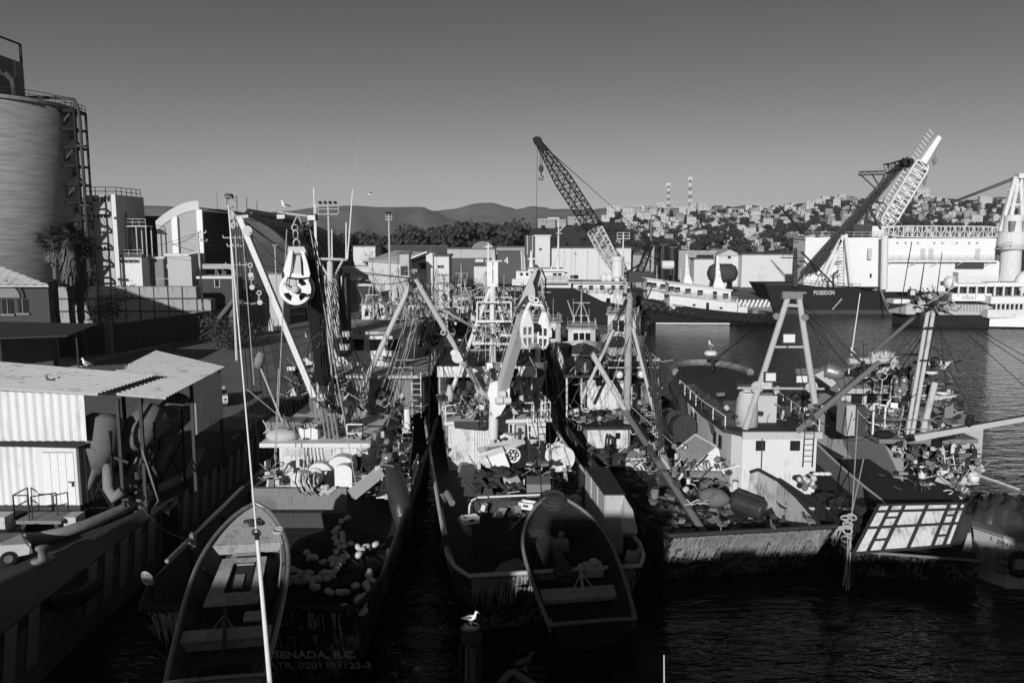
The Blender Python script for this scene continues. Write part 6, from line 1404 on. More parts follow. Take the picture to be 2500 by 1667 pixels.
# skiff A
skA, TsA, LsA, RsA = skiff('worn metal skiff with a square hatched engine box, lying on the left seiner', P(527,1658,25.2), P(625,1243,35), 3.15, 3.6, 1.1, M['skiffm'], M['steel'], 0, M['skiffm'], mat('skiff lining', .09, .6, .04, .5, 1.8, .4, .2, spot=.2, light=.2))
mb = MB(TsA); a, b = 3.7, 6.4; z = .15
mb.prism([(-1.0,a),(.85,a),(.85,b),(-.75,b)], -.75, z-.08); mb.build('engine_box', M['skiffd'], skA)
mb = MB(TsA); o = [(-1.05,a-.08),(.9,a-.08),(.9,b+.05),(-.8,b+.05)]; h = [(-.4,a+.6),(.5,a+.6),(.5,b-.35),(-.3,b-.35)]
for i in range(4): j = (i+1)%4; mb.prism([o[i],o[j],h[j],h[i]], z-.08, z)
e = mb.build('engine_box_lid', M['skiffm'], skA)
mb = MB(TsA); mb.path([(x,y,z+.01) for x,y in h], .035, 5, True); mb.build('hatch_gasket', M['black'], e)
mb = MB(TsA); mb.prism([(x*.98,y) for x,y in h], z-.14,z-.1); mb.build('hatch_well', M['glass'], e)
mb = MB(TsA); mb.box(-.15,.2,a+.9,a+1.7,z-.1,z-.02); mb.build('engine_part', M['grey'], e)
mb = MB(TsA); mb.box(-1.55,1.5,2.0,2.65,-.5,-.12); th_ = mb.build('thwart', M['skiffm'], skA)
for x in (-.95,.65): mb = MB(TsA); mb.box(x-.35,x+.35,2.1,2.58,-.12,-.1); mb.build('bolted_plate', M['skiffm'], th_)
mb = MB(TsA); mb.bar((-1.55,1.97,-.1),(1.5,1.97,-.1),.06); mb.build('thwart_edge', M['steel'], th_)
mb = MB(TsA); mb.tube((-.15,2.2,-.1),(-.15,3.3,.45),.06); mb.tube((-.15,2.9,.3),(-.75,2.0,-.1),.02); mb.tube((-.15,2.9,.3),(.45,2.0,-.1),.02); mb.tube((-.6,3.3,.5),(.35,3.3,.5),.03); mb.lathe([(.1,-.1),(.14,0),(.1,.12)],(-.15,3.4,.55)); mb.build('towing_post', M['skiffm'], skA)
part_path(skA,'tow_rope',[TsA@V((-.15,3.2,.4)),TsA@V((-.1,2.4,.15)),TsA@V((-.05,1.9,-.1)),TsA@V((0,1.2,-.6))],.07,M['roped'])
mb = MB(TsA); mb.obox((.75,3.15,-.1),(.6,.45,.12)); mb.lathe([(.1,0),(.1,.1)],(.75,3.15,-.04),n=10); mb.build('control_plate', M['lgrey'], skA)
mb = MB(TsA); mb.lathe([(.2,-.1),(.26,0),(.2,.1)],(1.05,4.3,.1),(1,0,.3),12); mb.torus((1.05,4.3,.1),.24,.04,(1,0,.3),14,5); mb.build('steering_wheel', M['black'], skA)
for s in (-1,1):
    for k in range(4):
        y = 1.2+k*1.7; mb = MB(TsA); w = 1.6; mb.bar((s*w*.97,y,-.1),(s*w*.66,y,-.92),.1,.05); mb.build('frame_rib', M['skiffd'], skA)
mb = MB(TsA); rr = random.Random(5); coil(mb,(1.15,8.1,.15),.2,.03,5,rr); mb.path([(1.2,7.9,.15),(1.35,7.2,.1),(1.5,6,.1),(1.55,4.5,.08)],.035,5); mb.build('rope', M['rope'], skA)
mb = MB(TsA); mb.torus((-.1,8.9,.25),.22,.04,(0,.3,1),14,5); mb.torus((.25,8.85,.2),.2,.04,(.3,.1,1),14,5); mb.lathe([(.12,0),(.08,.3)],(0,8.8,.1),n=8); mb.build('bow_shackle', M['dgrey'], skA)
mb = MB(TsA); mb.prism([(-.7,6.7),(.5,6.7),(.5,7.4),(-.6,7.4)], -.6,-.3); mb.build('tool_box', M['skiffm'], skA)
mb = MB(TsA); mb.slab([(-1.2,.4,-.85),(1.2,.4,-.85),(1.2,1.6,-.9),(-1.2,1.6,-.9)], .03); mb.build('floor_board', M['skiffd'], skA)

clutter('tangled fittings, hoses and gear on the upper decks of the big left seiner',[(655,1025,850,1085,47,50),(740,860,880,960,52,58),(870,960,1000,1050,50,56),(860,1060,1000,1130,45,50),(708,895,745,950,50,53),(770,930,850,1080,47,49)],330,51)
clutter('loose gear along the dark deck of the big left seiner',[(650,1130,700,1210,43,45),(860,1130,980,1220,42,45),(950,1000,1010,1200,44,54)],120,52)
# ================================================================ SEINER B (centre)
ys = R(8.5)
tB = thing('purse_seiner', 'middle purse seiner with white mast, grey knuckle crane and rusty rounded stern', 'fishing boat', (1.9,33.9,0), ys); TB = frame(tB)
hull(tB, TB, 40, 9.2, 3.1, 5.6, 2.0, M['hullworn'], M['dgrey'], M['rust'], M['cream'], rake=1.4, n=28, tw=.84, rail_r=.1, full=.6)
# deckhouse
def bpt(x,y,z): return TB @ V((x,y,z))
def bbox(nm,x0,x1,y0,y1,z0,z1,m,par=None): mb = MB(TB); mb.box(x0,x1,y0,y1,z0,z1); return mb.build(nm,m,par or tB)
HY = 18.6
bbox('deckhouse',-3.3,3.1,HY,HY+14,2.0,5.5,M['white_rust']); bbox('upper_deck',-3.6,3.4,HY-.6,HY+14.5,5.5,5.72,M['white'])
mb = MB(TB)
for k in range(11): mb.box(-1.7+k*.16,-1.62+k*.16,HY-.06,HY,2.9,5.3)
mb.build('ribbed_panel', M['white_clean'], tB)
part_tube(tB,'exhaust_pipe',P(1203,1038,51.8),P(1203,1110,51.8),.16,M['cream']); part_tube(tB,'exhaust_pipe',P(1216,1038,51.8),P(1217,1100,51.8),.1,M['cream'])
pface(tB,'doorway',1220,1036,1250,1095,52.4,.1,M['black'])
d_ = pface(tB,'door',1256,1036,1284,1098,51.6,.12,M['lgrey']); mb = MB(); mb.path([P(1257,1037,51.5),P(1283,1037,51.5),P(1283,1097,51.5),P(1257,1097,51.5)],.04,5,True); mb.build('door_frame', M['dgrey'], d_)
mb = MB(); mb.bar(P(1268,1045,51.4),P(1267,1072,51.4),.16); mb.bar(P(1255,1059,51.4),P(1277,1056,51.4),.12); mb.build('pipe_cross', M['dgrey'], tB)
part_tube(tB,'deck_pipe',P(1204,1057,51.4),P(1258,1060,51.4),.09,M['grey'])
mb = MB(); mb.ladder(P(1296,1128,49.8),P(1293,1020,50.2),.0,.01) if False else mb.ladder(P(1305,1128,49.9),P(1301,1020,50.3),.66,.42,.05,(1,0,0)); mb.build('ladder', M['white_clean'], tB)
mb = MB(); mb.slab([P(1108,1028,50.6),P(1190,1028,50.6),P(1186,1040,50.3),P(1160,1048,50.2),P(1110,1044,50.2)], .05); mb.build('canvas_awning', M['dgrey'], tB)
mb = MB(TB); z = 5.72
mb.rail([(-3.5,HY-.5,z),(-1.7,HY-.5,z)],1.05,.045,1,1.7); mb.rail([(-1.6,HY-.5,z),(-.3,HY-.5,z)],1.05,.045,1,1.6); mb.rail([(.9,HY-.5,z),(2.2,HY-.5,z)],1.05,.045,1,1.2); mb.rail([(2.7,HY-.5,z),(3.3,HY-.5,z),(3.3,HY+4,z)],1.05,.045,1,.9); mb.rail([(-3.5,HY-.5,z),(-3.5,HY+6,z)],1.05,.04,1,1.5); mb.build('deck_rail', M['white_clean'], tB)
# canopy
mb = MB(); c0, c1 = P(1070,912,53.5), P(1308,912,53.5); mb.box(c0.x,c1.x,53.5,61,8.35,8.8); mb.build('canopy_roof', M['dgrey'], tB)
mb = MB(); mb.box(c0.x-.05,c1.x+.05,53.3,53.5,8.25,8.95); mb.build('canopy_fascia', M['white'], tB)
for px in (1073,1298): part_tube(tB,'canopy_post',P(px,1012,53.6),P(px,912,53.6),.06,M['cream'],n=6)
mb = MB(); mb.prism([(-5.2,56),(.9,56),(.7,62),(-5.4,62)],5.7,8.3); mb.build('wheelhouse', M['dgrey'], tB)
for k in range(4): pface(tB,'window',1090+k*30,925,1108+k*30,950,55.95,.1,M['glass'])
part_tube(tB,'funnel',P(1176,985,52.5),P(1176,910,52.5),.5,M['lgrey'],n=20)
part_path(tB,'hung_sheet',[P(1100,940,52),P(1098,960,52),P(1096,980,52)],lambda s:.2+.1*s,M['cream'])
# mast and A-legs
mtop = P(1203,690,52.5)
part_tube(tB,'mast',P(1203,1008,52.5),mtop,.24,M['white'],.2)
part_tube(tB,'mast_leg',P(1092,982,52),P(1197,705,52.5),.13,M['white']); part_tube(tB,'mast_leg',P(1280,985,54),P(1209,705,52.8),.12,M['white'])
mb = MB(); a = P(1189,638,52.5); b = P(1216,700,52.5); mb.box(a.x,a.x+.35,52.3,52.8,b.z,a.z); mb.box(b.x-.3,b.x,52.3,52.8,b.z,a.z); mb.box(a.x,b.x,52.7,52.8,b.z,a.z-.5); mb.box(a.x-.1,b.x+.25,52.2,52.9,a.z,a.z+.06); mb.build('crow_nest', M['white_clean'], tB)
part_tube(tB,'topmast',P(1192,640,52.5),P(1192,594,52.5),.05,M['white_clean']); part_tube(tB,'topmast',P(1206,640,52.5),P(1205,618,52.5),.12,M['cream']); part_bar(tB,'topmast_yard',P(1183,603,52.5),P(1200,601,52.5),.06,M['white_clean'])
mb = MB(); mb.rail([P(1165,782,52),P(1248,782,52)],1.15,.07,0,4); mb.build('spreader_frame', M['white'], tB); pface(tB,'spreader_beam',1160,782,1252,787,51.9,.3,M['white_clean'])
for y in (722,756): part_tube(tB,'spreader',P(1160,y+4,52.4),P(1245,y+4,52.4),.06,M['cream'])
mb = MB(); mb.ladder(P(1191,1000,52.3),P(1191,715,52.4),.3,.35,.02,(1,0,0)); mb.build('mast_ladder', M['cream'], tB)
for (a,b) in ((P(1154,838,52),P(1245,840,52)),(P(1222,818,51.5),P(1262,820,51.5))): part_tube(tB,'yard_arm',a,b,.09,M['white'])
pface(tB,'deck_cabinet',1150,765,1188,785,54,1,M['white']); mb = MB(); mb.torus(P(1175,776,53.8),.2,.06,(0,1,0),12,5); mb.build('horn', M['grey'], tB)
# winch under the mast
drum(tB,'cargo_winch',P(1213,898,51.5),(1,0,0),.36,.5,M['white_clean'],M['grey'],0)
pface(tB,'winch_frame',1188,886,1222,922,51.8,.4,M['white_clean'])
# port boom
pa, pb2 = P(1014,682,50), P(1190,978,51); mb = MB(); mb.tube(pb2,pa,.19,.16,10); mb.build('port_boom', M['lgrey'], tB)
mb = MB(); mb.lathe([(.38,-.12),(.3,0),(.38,.12)],P(1118,871,50.2),(0,1,.2),14); mb.ell(P(1111,862,50.2),.3,.2,.25,10,8); mb.build('snatch_block', M['white'], tB)
for (px,py) in ((1082,812),(1131,890),(1025,700)): mb = MB(); mb.torus(P(px,py,50),.14,.05,(0,1,0),10,5); mb.build('pad_eye', M['lgrey'], tB)
mb = MB(); rr = random.Random(8)
for k in range(12): q = pa+V((rr.uniform(-.4,.5),rr.uniform(-.2,.2),rr.uniform(-.5,.4))); mb.torus(q,.14,.06,(rr.random(),rr.random(),.3),10,5)
mb.build('boom_head_blocks', M['dgrey'], tB)
# knuckle crane
k0, k1, k2 = P(1213,1000,50), P(1283,755,47), P(1312,660,47)
part_tube(tB,'crane_pedestal',P(1204,1070,50.2),P(1206,985,50.2),.3,M['white'])
mb = MB(); mb.bar(P(1222,960,49.6),P(1278,770,47.2),.62,.55,.55,.5); mb.build('crane_lower_boom', M['lgrey'], tB)
mb = MB(); mb.slab([P(1276,750,46.9),P(1262,752,46.9),P(1296,672,46.9),P(1308,654,46.9),P(1322,660,46.9),P(1320,686,46.9),P(1296,752,46.9)], .35); mb.build('crane_upper_arm', M['lgrey'], tB)
mb = MB(); mb.bar(P(1264,752,46.8),P(1305,752,46.8),.2); mb.tube(P(1265,752,46.7),P(1287,722,46.7),.05); mb.slab([P(1288,722,46.7),P(1292,748,46.7),P(1278,742,46.7)],.04); mb.build('knuckle_joint', M['dgrey'], tB)
mb = MB(); mb.slab([P(1196,935,49.3),P(1232,925,49.3),P(1245,948,49.3),P(1244,975,49.3),P(1222,1012,49.3),P(1205,1022,49.3),P(1198,990,49.3),P(1190,962,49.3)],.7); mb.build('crane_slew_house', M['white_clean'], tB)
for (px,py) in ((1218,978),(1238,978),(1225,962)): mb = MB(); mb.lathe([(.22,-.2),(.22,.2)],P(px,py,49.0),(1,.3,0),12); mb.build('winch_motor', M['white'], tB)
for k in range(3): part_path(tB,'hydraulic_hose',[P(1316,658,46.6),P(1306-3*k,690,46.4),P(1310+8*k,740,46.3),P(1330+6*k,780,46.4),P(1345,820,46.5)] if k < 2 else [P(1322,656,46.6),P(1332,680,46.5),P(1332,735,46.4)],.05,M['black'],6)
# twin sheave block
tTB = thing('twin_net_block', 'pair of white slotted sheave cheeks hanging from the grey knuckle crane', 'power block', tuple(P(1306,800,45.5)))
def cheek(px, py, w, hgt, Y, yaw, back):
    c = at(px,py,Y); T = Matrix.Translation(c) @ Matrix.Rotation(yaw,4,'Z'); N = 28; W = w/2000*Y/2; H = hgt/2000*Y/2
    def pt(i,k,y):
        a = 6.283*i/N; z = math.sin(a); x = math.cos(a)*(1-.28*z if z > 0 else 1)
        if z < 0: x *= 1+.06*z
        return (x*W*k, y, z*H*k + (-.1*H if k < 1 else 0)*(1-k))
    mb = MB(T); vs = [pt(i,1,0) for i in range(N)]+[pt(i,.84,-.1) for i in range(N)]+[pt(i,1,.16) for i in range(N)]
    mb.add(vs,[(i,(i+1)%N,N+(i+1)%N,N+i) for i in range(N)]+[(2*N+i,2*N+(i+1)%N,(i+1)%N,i) for i in range(N)]); 
    # hub plate upper half + cross webs
    top = [pt(i,.84,-.1) for i in range(1,N//2)]; mb.add([(-W*.86,-.1,H*.1)]+[(W*.86,-.1,H*.1)]+top,[tuple(range(len(top)+2))])
    mb.box(-W*.84,W*.84,-.1,-.02,-H*.42,-H*.28); mb.box(-W*.1,W*.1,-.1,-.02,-H*.85,H*.12); mb.box(-W*.86,-W*.6,-.09,-.03,-H*.7,H*.2); mb.box(W*.6,W*.86,-.09,-.03,-H*.7,H*.2)
    mb.build('cheek_plate', M['white_clean'], tTB)
    mb = MB(T); mb.add([pt(i,.86,.1) for i in range(N)],[tuple(range(N))]); mb.build('sheave_face', back, tTB)
cheek(1287,803,36,100,45.6,R(18),M['grey']); cheek(1327,806,36,98,45.9,R(-28),M['dgrey'])
mb = MB(); c = P(1306,745,45.8); mb.path([P(1285,758,45.6),P(1292,742,45.7),c,P(1322,745,45.8),P(1330,760,45.9)],.11,8); mb.torus(P(1298,728,45.9),.14,.05,(0,1,0),12,5); mb.torus(P(1309,733,45.9),.14,.05,(.5,1,0),12,5); mb.torus(P(1315,741,45.9),.13,.05,(0,1,.4),12,5); mb.build('yoke', M['white_clean'], tTB, True)
mb = MB(); mb.lathe([(.28,-.3),(.22,.3)],P(1308,800,46),(1,0,0),14); mb.build('axle', M['black'], tTB)
mb = MB(); mb.box(P(1342,0,45.8).x,P(1352,0,45.8).x,45.6,46,P(0,822,45.8).z,P(0,806,45.8).z); mb.path([P(1344,812,45.8),P(1344,797,45.8),P(1350,795,45.8),P(1354,806,45.8)],.06,6); mb.build('motor', M['white'], tTB)
# small deck items of B
drum(tB,'hose_reel',P(1367,1115,47.3),(.35,-1,0),.72,.9,M['white_clean'],M['white'],8)
mb = MB()
for s in (-16,14): mb.bar(P(1367+s-8,1150,46.8),P(1367+s*.3,1118,46.8),.1); mb.bar(P(1367+s+8,1150,46.8),P(1367+s*.3,1118,46.8),.1)
mb.bar(P(1340,1150,46.8),P(1396,1148,46.8),.08); mb.build('reel_stand', M['white'], tB)
mb = MB(); mb.bar(P(1340,1150,46.6),P(1372,1098,48),.05); mb.ladder(P(1352,1100,47.5),P(1366,1068,48),.3,.25,.03); mb.torus(P(1341,1090,47),.16,.03,(0,1,0),12,5); mb.build('reel_brace', M['white_clean'], tB)
t = thing('winch_hood','angular white winch hood with scrawled lettering on the deck of the middle seiner','winch hood',tuple(P(1210,1120,45.5)))
H1 = [P(1163,1092,46.2),P(1258,1070,46.2),P(1271,1085,45.8),P(1232,1101,45.6),P(1226,1089,45.7),P(1171,1108,45.6)]
mb = MB(); mb.slab(H1,.1); mb.build('upper_flap', M['cream'], t)
mb = MB(); mb.slab([P(1165,1110,45.4),P(1225,1090,45.4),P(1246,1142,44.8),P(1226,1149,44.8),P(1178,1138,44.8)],.25); mb.build('white_panel', M['white_clean'], t)
mb = MB(); mb.slab([P(1166,1112,45.3),P(1226,1091,45.3),P(1232,1102,45.2),P(1170,1125,45.2)],.03); mb.build('upper_band', M['cream'], t)
mb = MB(); mb.box(P(1168,0,46).x,P(1250,0,46).x,45.7,46.6,2.1,P(0,1120,46).z); mb.build('base', M['dgrey'], t)
text('Sensou', P(1205,1092,45.4), (1,0,.22), (0,0,1), .34, M['dgrey'], t, fitw=1.0)
mb = MB(); mb.lathe([(.45,-.1),(.45,.1)],P(1252,1110,45.7),(0,1,0),16); mb.build('brake_disc', M['white'], t); mb = MB()
for k in range(6): mb.torus(P(1252,1110,45.5)+V((math.cos(k)*.22,0,math.sin(k)*.22)),.1,.03,(0,1,0),8,4)
mb.build('chain', M['black'], t)
part_path(tB,'white_hood_rim',[P(1222,1068,46.6),P(1232,1062,46.6),P(1246,1066,46.6),P(1252,1078,46.6)],.12,M['white'])
single('engine_crate','battered grey steel crate with a pale rim behind the middle skiff','crate',lambda m:m.box(P(1289,0,41.5).x,P(1352,0,41.5).x,41.5,43,2.1,P(0,1182,41.5).z),M['grey'])
single('debris_pile','heap of dark bent sheets and crumpled canvas left of the engine crate','scrap heap',lambda m:[m.obox(P(1150+rr.uniform(-10,110),1165+rr.uniform(-22,30),43.5+rr.uniform(-1,1)),(rr.uniform(.3,1.3),rr.uniform(.3,1),rr.uniform(.04,.15)),rr.uniform(0,3),rr.uniform(-.7,.7)) for k in range(42)],M['dgrey'],kind='stuff')
single('crumpled_sheet','bent pale grey metal sheet lying in the scrap heap','metal sheet',lambda m:m.slab([P(1228,1165,43),P(1262,1158,43.4),P(1272,1176,42.9),P(1272,1186,42.6),P(1234,1188,42.6)],.06),M['lgrey'])
single('canvas_bundle','crumpled pale canvas bundle left of the white winch hood','bundle',lambda m:[m.ell(P(1143+rr.uniform(-12,14),1135+rr.uniform(-12,14),45),.35,.3,.2,9,6) for k in range(9)],M['grey'],True)
for k in range(3): single('steel_pipe','dark pipe slanting across the scrap heap, number %d from the left'%(k+1),'pipe',lambda m:m.tube(P(1150+k*45,1142+k*12,44),P(1190+k*40,1190,42.3),.1),M['dgrey'],group='pipes in the scrap heap')
mb = MB(); mb.path([P(1145,1268,38),P(1146,1235,38.5),P(1152,1221,38.7),P(1166,1214,38.9),P(1345,1206,39.2)],.05,6); mb.build('hatch_rim', M['white_clean'], tB)
mb = MB(); mb.path([P(1150,1265,38.2),P(1152,1225,38.7),P(1345,1210,39.2)],.02,4); a = P(1152,1222,38.8); b = P(1343,1210,39.2); mb.box(a.x,b.x,38.95,39.1,2.0,a.z-.05); mb.build('hatch_coaming', M['dgrey'], tB)
streaks(tB, TB, 3.6, 3.1, 1.4, 700, 5, .2)
part_tube(tB,'rail_pole',P(1050,1120,52),P(1078,1245,42.5),.1,M['lgrey'],.11); part_path(tB,'rail_pole',[P(1078,1245,42.5),P(1092,1330,37),P(1108,1380,34.6)],.1,M['steel'])
mb = MB(); rr = random.Random(3); coil(mb,P(1095,1345,36.6),.3,.05,10,rr,(.3,1,.3)); mb.path([P(1100,1345,36.3),P(1150,1365,35.8),P(1170,1380,35.5)],.05,5); mb.build('mooring_rope', M['roped'], tB)
# crates, tubes on aft deck
def crate(label, c, yaw, s=(.75,.5,.32)):
    t = thing('fish_crate', label, 'crate', tuple(c), 0, 'white fish crates'); T = Matrix.Translation(V(c)) @ Matrix.Rotation(yaw,4,'Z'); mb = MB(T); x,y,z = s[0]/2,s[1]/2,s[2]
    for (a,b,c_,d) in ((-x,-x+.03,-y,y),(x-.03,x,-y,y),(-x+.03,x-.03,-y,-y+.03),(-x+.03,x-.03,y-.03,y)): mb.box(a,b,c_,d,0,z)
    mb.box(-x+.03,x-.03,-y+.03,y-.03,.0,.03); mb.build('tub', M['white_clean'], t); mb = MB(T); mb.box(-.14,.14,-y-.01,-y,z*.4,z*.75); mb.build('print', M['dgrey'], t); return t
crate('white fish crate lying on the aft deck at left, beside the grey tube', P(1148,1275,37), .4); crate('white fish crate tilted against the bow of the dark skiff', P(1288,1240,38.3), -.4)
single('deck_tube','short grey tube end lying left of the dark skiff','pipe',lambda m:m.tube(P(1126,1266,37.5),P(1145,1300,36.3),.17,n=14),M['grey'])
single('fender_bolster','pale cylinder lying in the dark outside the rail of the middle seiner, left one','fender',lambda m:m.tube(P(1080,1210,44),P(1083,1236,43),.18),M['grey']); single('fender_bolster','pale cylinder lying in the dark outside the rail of the middle seiner, right one','fender',lambda m:m.tube(P(1091,1203,44),P(1104,1228,43),.18),M['grey'])
single('cloth_rag','rumpled pale cloth on the dark aft deck','cloth',lambda m:m.add([P(1205,1395,35.2),P(1222,1375,35.6),P(1238,1368,35.9),P(1262,1362,36),P(1282,1372,35.6),P(1278,1390,35.1),P(1250,1398,34.8),P(1222,1398,34.9),P(1245,1380,35.4)],[(0,1,8,7),(1,2,8),(2,3,8),(3,4,8),(4,5,8),(5,6,8),(6,7,8)]),M['grey'])
# white locker block right of the skiff
t = thing('white_locker','tall white panelled locker with a curved flank behind the dark skiff','locker',(5.2,38,2))
top = [P(1432,1150,42.2),P(1485,1150,42.2),P(1524,1208,38.3),P(1478,1208,38.3)]
mb = MB(); a0, a1, a2, a3 = top; zb_ = 2.0
pl = [(P(1430,1150,43).x,43.2),(P(1484,1150,43).x,43.2),(P(1524,1208,38.6).x,38.6),(P(1477,1208,38.6).x,38.6)]
zt = P(1500,1208,38.6).z; mb.prism(pl, 2.0, zt); mb.build('body', M['lgrey'], t); mb = MB(); mb.prism([(pl[0][0]-.05,43.25),(pl[1][0]+.05,43.25),(pl[2][0]+.05,38.55),(pl[3][0]-.05,38.55)], zt, zt+.06); mb.build('lid', M['rust'], t)
mb = MB(); mb.slab([P(1524,1210,38.6),P(1545,1245,38.2),P(1556,1290,37.6),P(1556,1302,37.4),P(1524,1300,37.4)],.4); mb.build('curved_flank', M['cream'], t)
mb = MB()
for f in (.33,.66): q = V((pl[3][0]+(pl[0][0]-pl[3][0])*f, pl[3][1]+(pl[0][1]-pl[3][1])*f,0)); mb.bar(q+V((-.02,0,2.1)),q+V((-.02,0,zt)),.05)
mb.bar((pl[3][0]-.01,38.58,zt-1.0),(pl[0][0]-.01,43.2,zt-1.0),.05); mb.bar((pl[3][0],38.57,zt-1.0),(pl[2][0],38.57,zt-1.0),.05); mb.bar((pl[3][0],38.57,zt),(pl[3][0],38.57,2),.06); mb.build('panel_strips', M['lgrey'], t)
for k,(x,y) in enumerate(((1535,1370),(1547,1372),(1560,1365))): single('fender_buoy','pale upright fender buoy in the right stern corner of the middle seiner, %s one'%('left','middle','right')[k],'buoy',lambda m:m.lathe([(.05,0),(.18,.15),(.2,.6),(.12,.95),(.04,1.0)],P(x,y+22,36.5),n=12),M['lgrey'],True,group='fender buoys in the stern corner')
# skiff B
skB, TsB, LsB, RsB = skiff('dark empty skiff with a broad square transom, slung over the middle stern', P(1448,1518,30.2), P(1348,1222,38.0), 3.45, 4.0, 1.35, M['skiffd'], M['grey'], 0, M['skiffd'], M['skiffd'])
mb = MB(TsB); mb.box(-1.7,1.75,2.0,2.7,-.75,-.55); mb.build('thwart', M['skiffm'], skB)
mb = MB(TsB); mb.box(-1.3,1.3,.9,.98,-1.0,-.8); mb.build('stern_bench', M['skiffd'], skB)
mb = MB(TsB); mb.box(.55,1.35,3.4,4.0,-.7,-.3); mb.lathe([(.2,0),(.2,.25)],(.95,3.7,-.3),n=12); mb.build('battery_box', M['lgrey'], skB)
mb = MB(TsB); mb.box(-.5,.2,5.2,5.6,-.7,-.2); mb.lathe([(.12,0),(.16,.25),(.05,.35)],(-.1,5.6,-.2),n=10); mb.build('engine_cover', M['grey'], skB)
mb = MB(TsB); mb.path([(-.5,4.6,-.3),(-.45,4.0,-.25),(-.2,3.5,-.35),(.1,3.2,-.5)],lambda s:.3-.12*s,10); mb.ell((-.5,3.6,-.45),.35,.4,.25,12,8); mb.build('plastic_bag', M['tarp'], skB, True)
mb = MB(TsB); mb.tube((.2,2.4,-.5),(.2,3.1,.1),.06); mb.lathe([(.1,-.1),(.14,0),(.1,.12)],(.2,3.1,.15)); mb.tube((-.2,3.05,.05),(.6,3.05,.05),.03); mb.tube((.2,2.9,.0),(-.4,2.2,-.55),.03); mb.tube((.2,2.9,.0),(.8,2.2,-.55),.03); mb.build('towing_post', M['skiffm'], skB)
for s in (-1,1):
    for k in range(4):
        y = 1+k*1.5; mb = MB(TsB); mb.bar((s*1.85,y,-.1),(s*1.3,y,-1.1),.12,.06); mb.build('frame_rib', M['skiffd'], skB)
mb = MB(TsB); mb.box(-1.72,-1.6,.02,.3,-.05,.06); mb.box(1.6,1.72,.02,.3,-.05,.06); mb.build('transom_knee', M['grey'], skB)
rr = random.Random(4); mb = MB(TsB); coil(mb,(.0,7.9,.2),.6,.07,3,rr); mb.ell((.1,8.0,.15),.85,.6,.3,14,8); mb.build('bow_fender_mat', M['rust'], skB)
lines(tB,'skiff_chain',[(P(1322,1205,38.6),P(1305,880,46)),(P(1352,1205,38.8),P(1328,850,46))],M['black'],.025)
# rigging B
seg = [(P(1190,700,52.5),P(1070,770,54)),(P(1203,690,52.5),P(1062,748,50.5)),(P(1068,748,50.5),P(1212,835,51.5)),(P(1066,746,50.5),P(1215,830,51.5)),(P(1070,752,50.5),P(1222,838,51.5)),(P(1192,1000,51),P(1262,745,47)),(P(1203,700,52.5),P(1310,905,50)),(P(1207,690,52.5),P(1260,740,47)),(P(1200,690,52.5),P(1090,700,56),.4)]
lines(tB,'rigging_line',seg,M['lgrey'],.022)
seg = [(P(1207,692,52.5),P(1330,1140,45)),(P(1207,692,52.5),P(1345,1110,45)),(P(1100,810,50),P(1160,940,50)),(P(1110,830,50),P(1170,950,50)),(P(1205,650,52.5),P(1270,770,56)),(P(1203,690,52.5),P(1150,960,55)),(P(1310,660,46.9),P(1375,1000,48)),(P(1052,690,52),P(1046,1100,50)),(P(1276,850,45.6),P(1262,1000,49)),(P(1327,850,45.6),P(1352,940,49)),(P(1180,720,53),P(1090,990,52)),(P(1160,960,50),P(1130,995,50)),(P(1182,905,50),P(1122,990,50)),(P(1186,910,50),P(1118,1000,50))]
lines(tB,'rigging_line',seg,M['black'],.022)
heap('seine_net','tall dark net pile with rows of floats between the two big seiners','fishing net',(-6.6,63,2.0),1.3,4.5,6.0,M['net'],7,30)
# ================================================================ F : seiner with rusty mast
tFb = thing('rusty_trawler','derelict trawler with a peeling brown mast and a debris-strewn deck','fishing boat',(11.9,38.6,0),R(8.5)); TF = frame(tFb)
hull(tFb, TF, 36, 10.2, 3.15, 5.4, 2.1, M['hullworn'], M['rust'], M['rust'], M['rust'], rake=2.2, n=26, tw=.86, rail_r=.12, full=.6)
streaks(tFb, TF, 4.1, 3.15, 2.2, 1500, 6, .5)
def fb(nm,x0,x1,y0,y1,z0,z1,m): mb = MB(TF); mb.box(x0,x1,y0,y1,z0,z1); return mb.build(nm,m,tFb)
a, b = P(1435,1043,57), P(1532,1095,57)
part_box(tFb,'lower_house',a.x,b.x,57,63,2.2,a.z,M['white_rust']); part_box(tFb,'lower_roof',a.x-.4,b.x+.1,56.3,63.4,a.z,a.z+.18,M['rust'])
a, b = P(1432,930,61.5), P(1560,1000,61.5); part_box(tFb,'wheelhouse',a.x,b.x,62,69,4.2,a.z,M['white_rust']); part_box(tFb,'side_house',b.x+.02,b.x+1.2,63,69,2.2,a.z-.2,M['grey'])
a, b = P(1378,918,59.8), P(1612,925,59.8); part_box(tFb,'boat_deck',a.x,b.x,60.2,70,a.z-.2,a.z,M['dgrey'])
mb = MB(); z = a.z; mb.rail([(a.x,60.4,z),(a.x,69,z)],1.1,.04,1,1.4); mb.rail([(P(1415,0,60).x,60.3,z),(P(1478,0,60).x,60.3,z)],1.1,.045,1,1.8); mb.rail([(P(1500,0,60).x,60.3,z),(P(1552,0,60).x,60.3,z)],1.1,.045,1,1.2); mb.rail([(P(1553,0,60).x,60.3,z),(b.x,60.3,z),(b.x,64,z)],1.1,.05,1,1.3); mb.build('deck_rail', M['white_clean'], tFb)
for px in (1384,1420,1606): part_tube(tFb,'deck_post',P(px,1050,60.3),P(px,922,60.3),.08,M['white_rust'])
for (x0,y0,x1,y1) in ((1455,928,1470,942),(1540,920,1550,942)): pface(tFb,'window',x0,y0,x1,y1,61.9,.1,M['glass'])
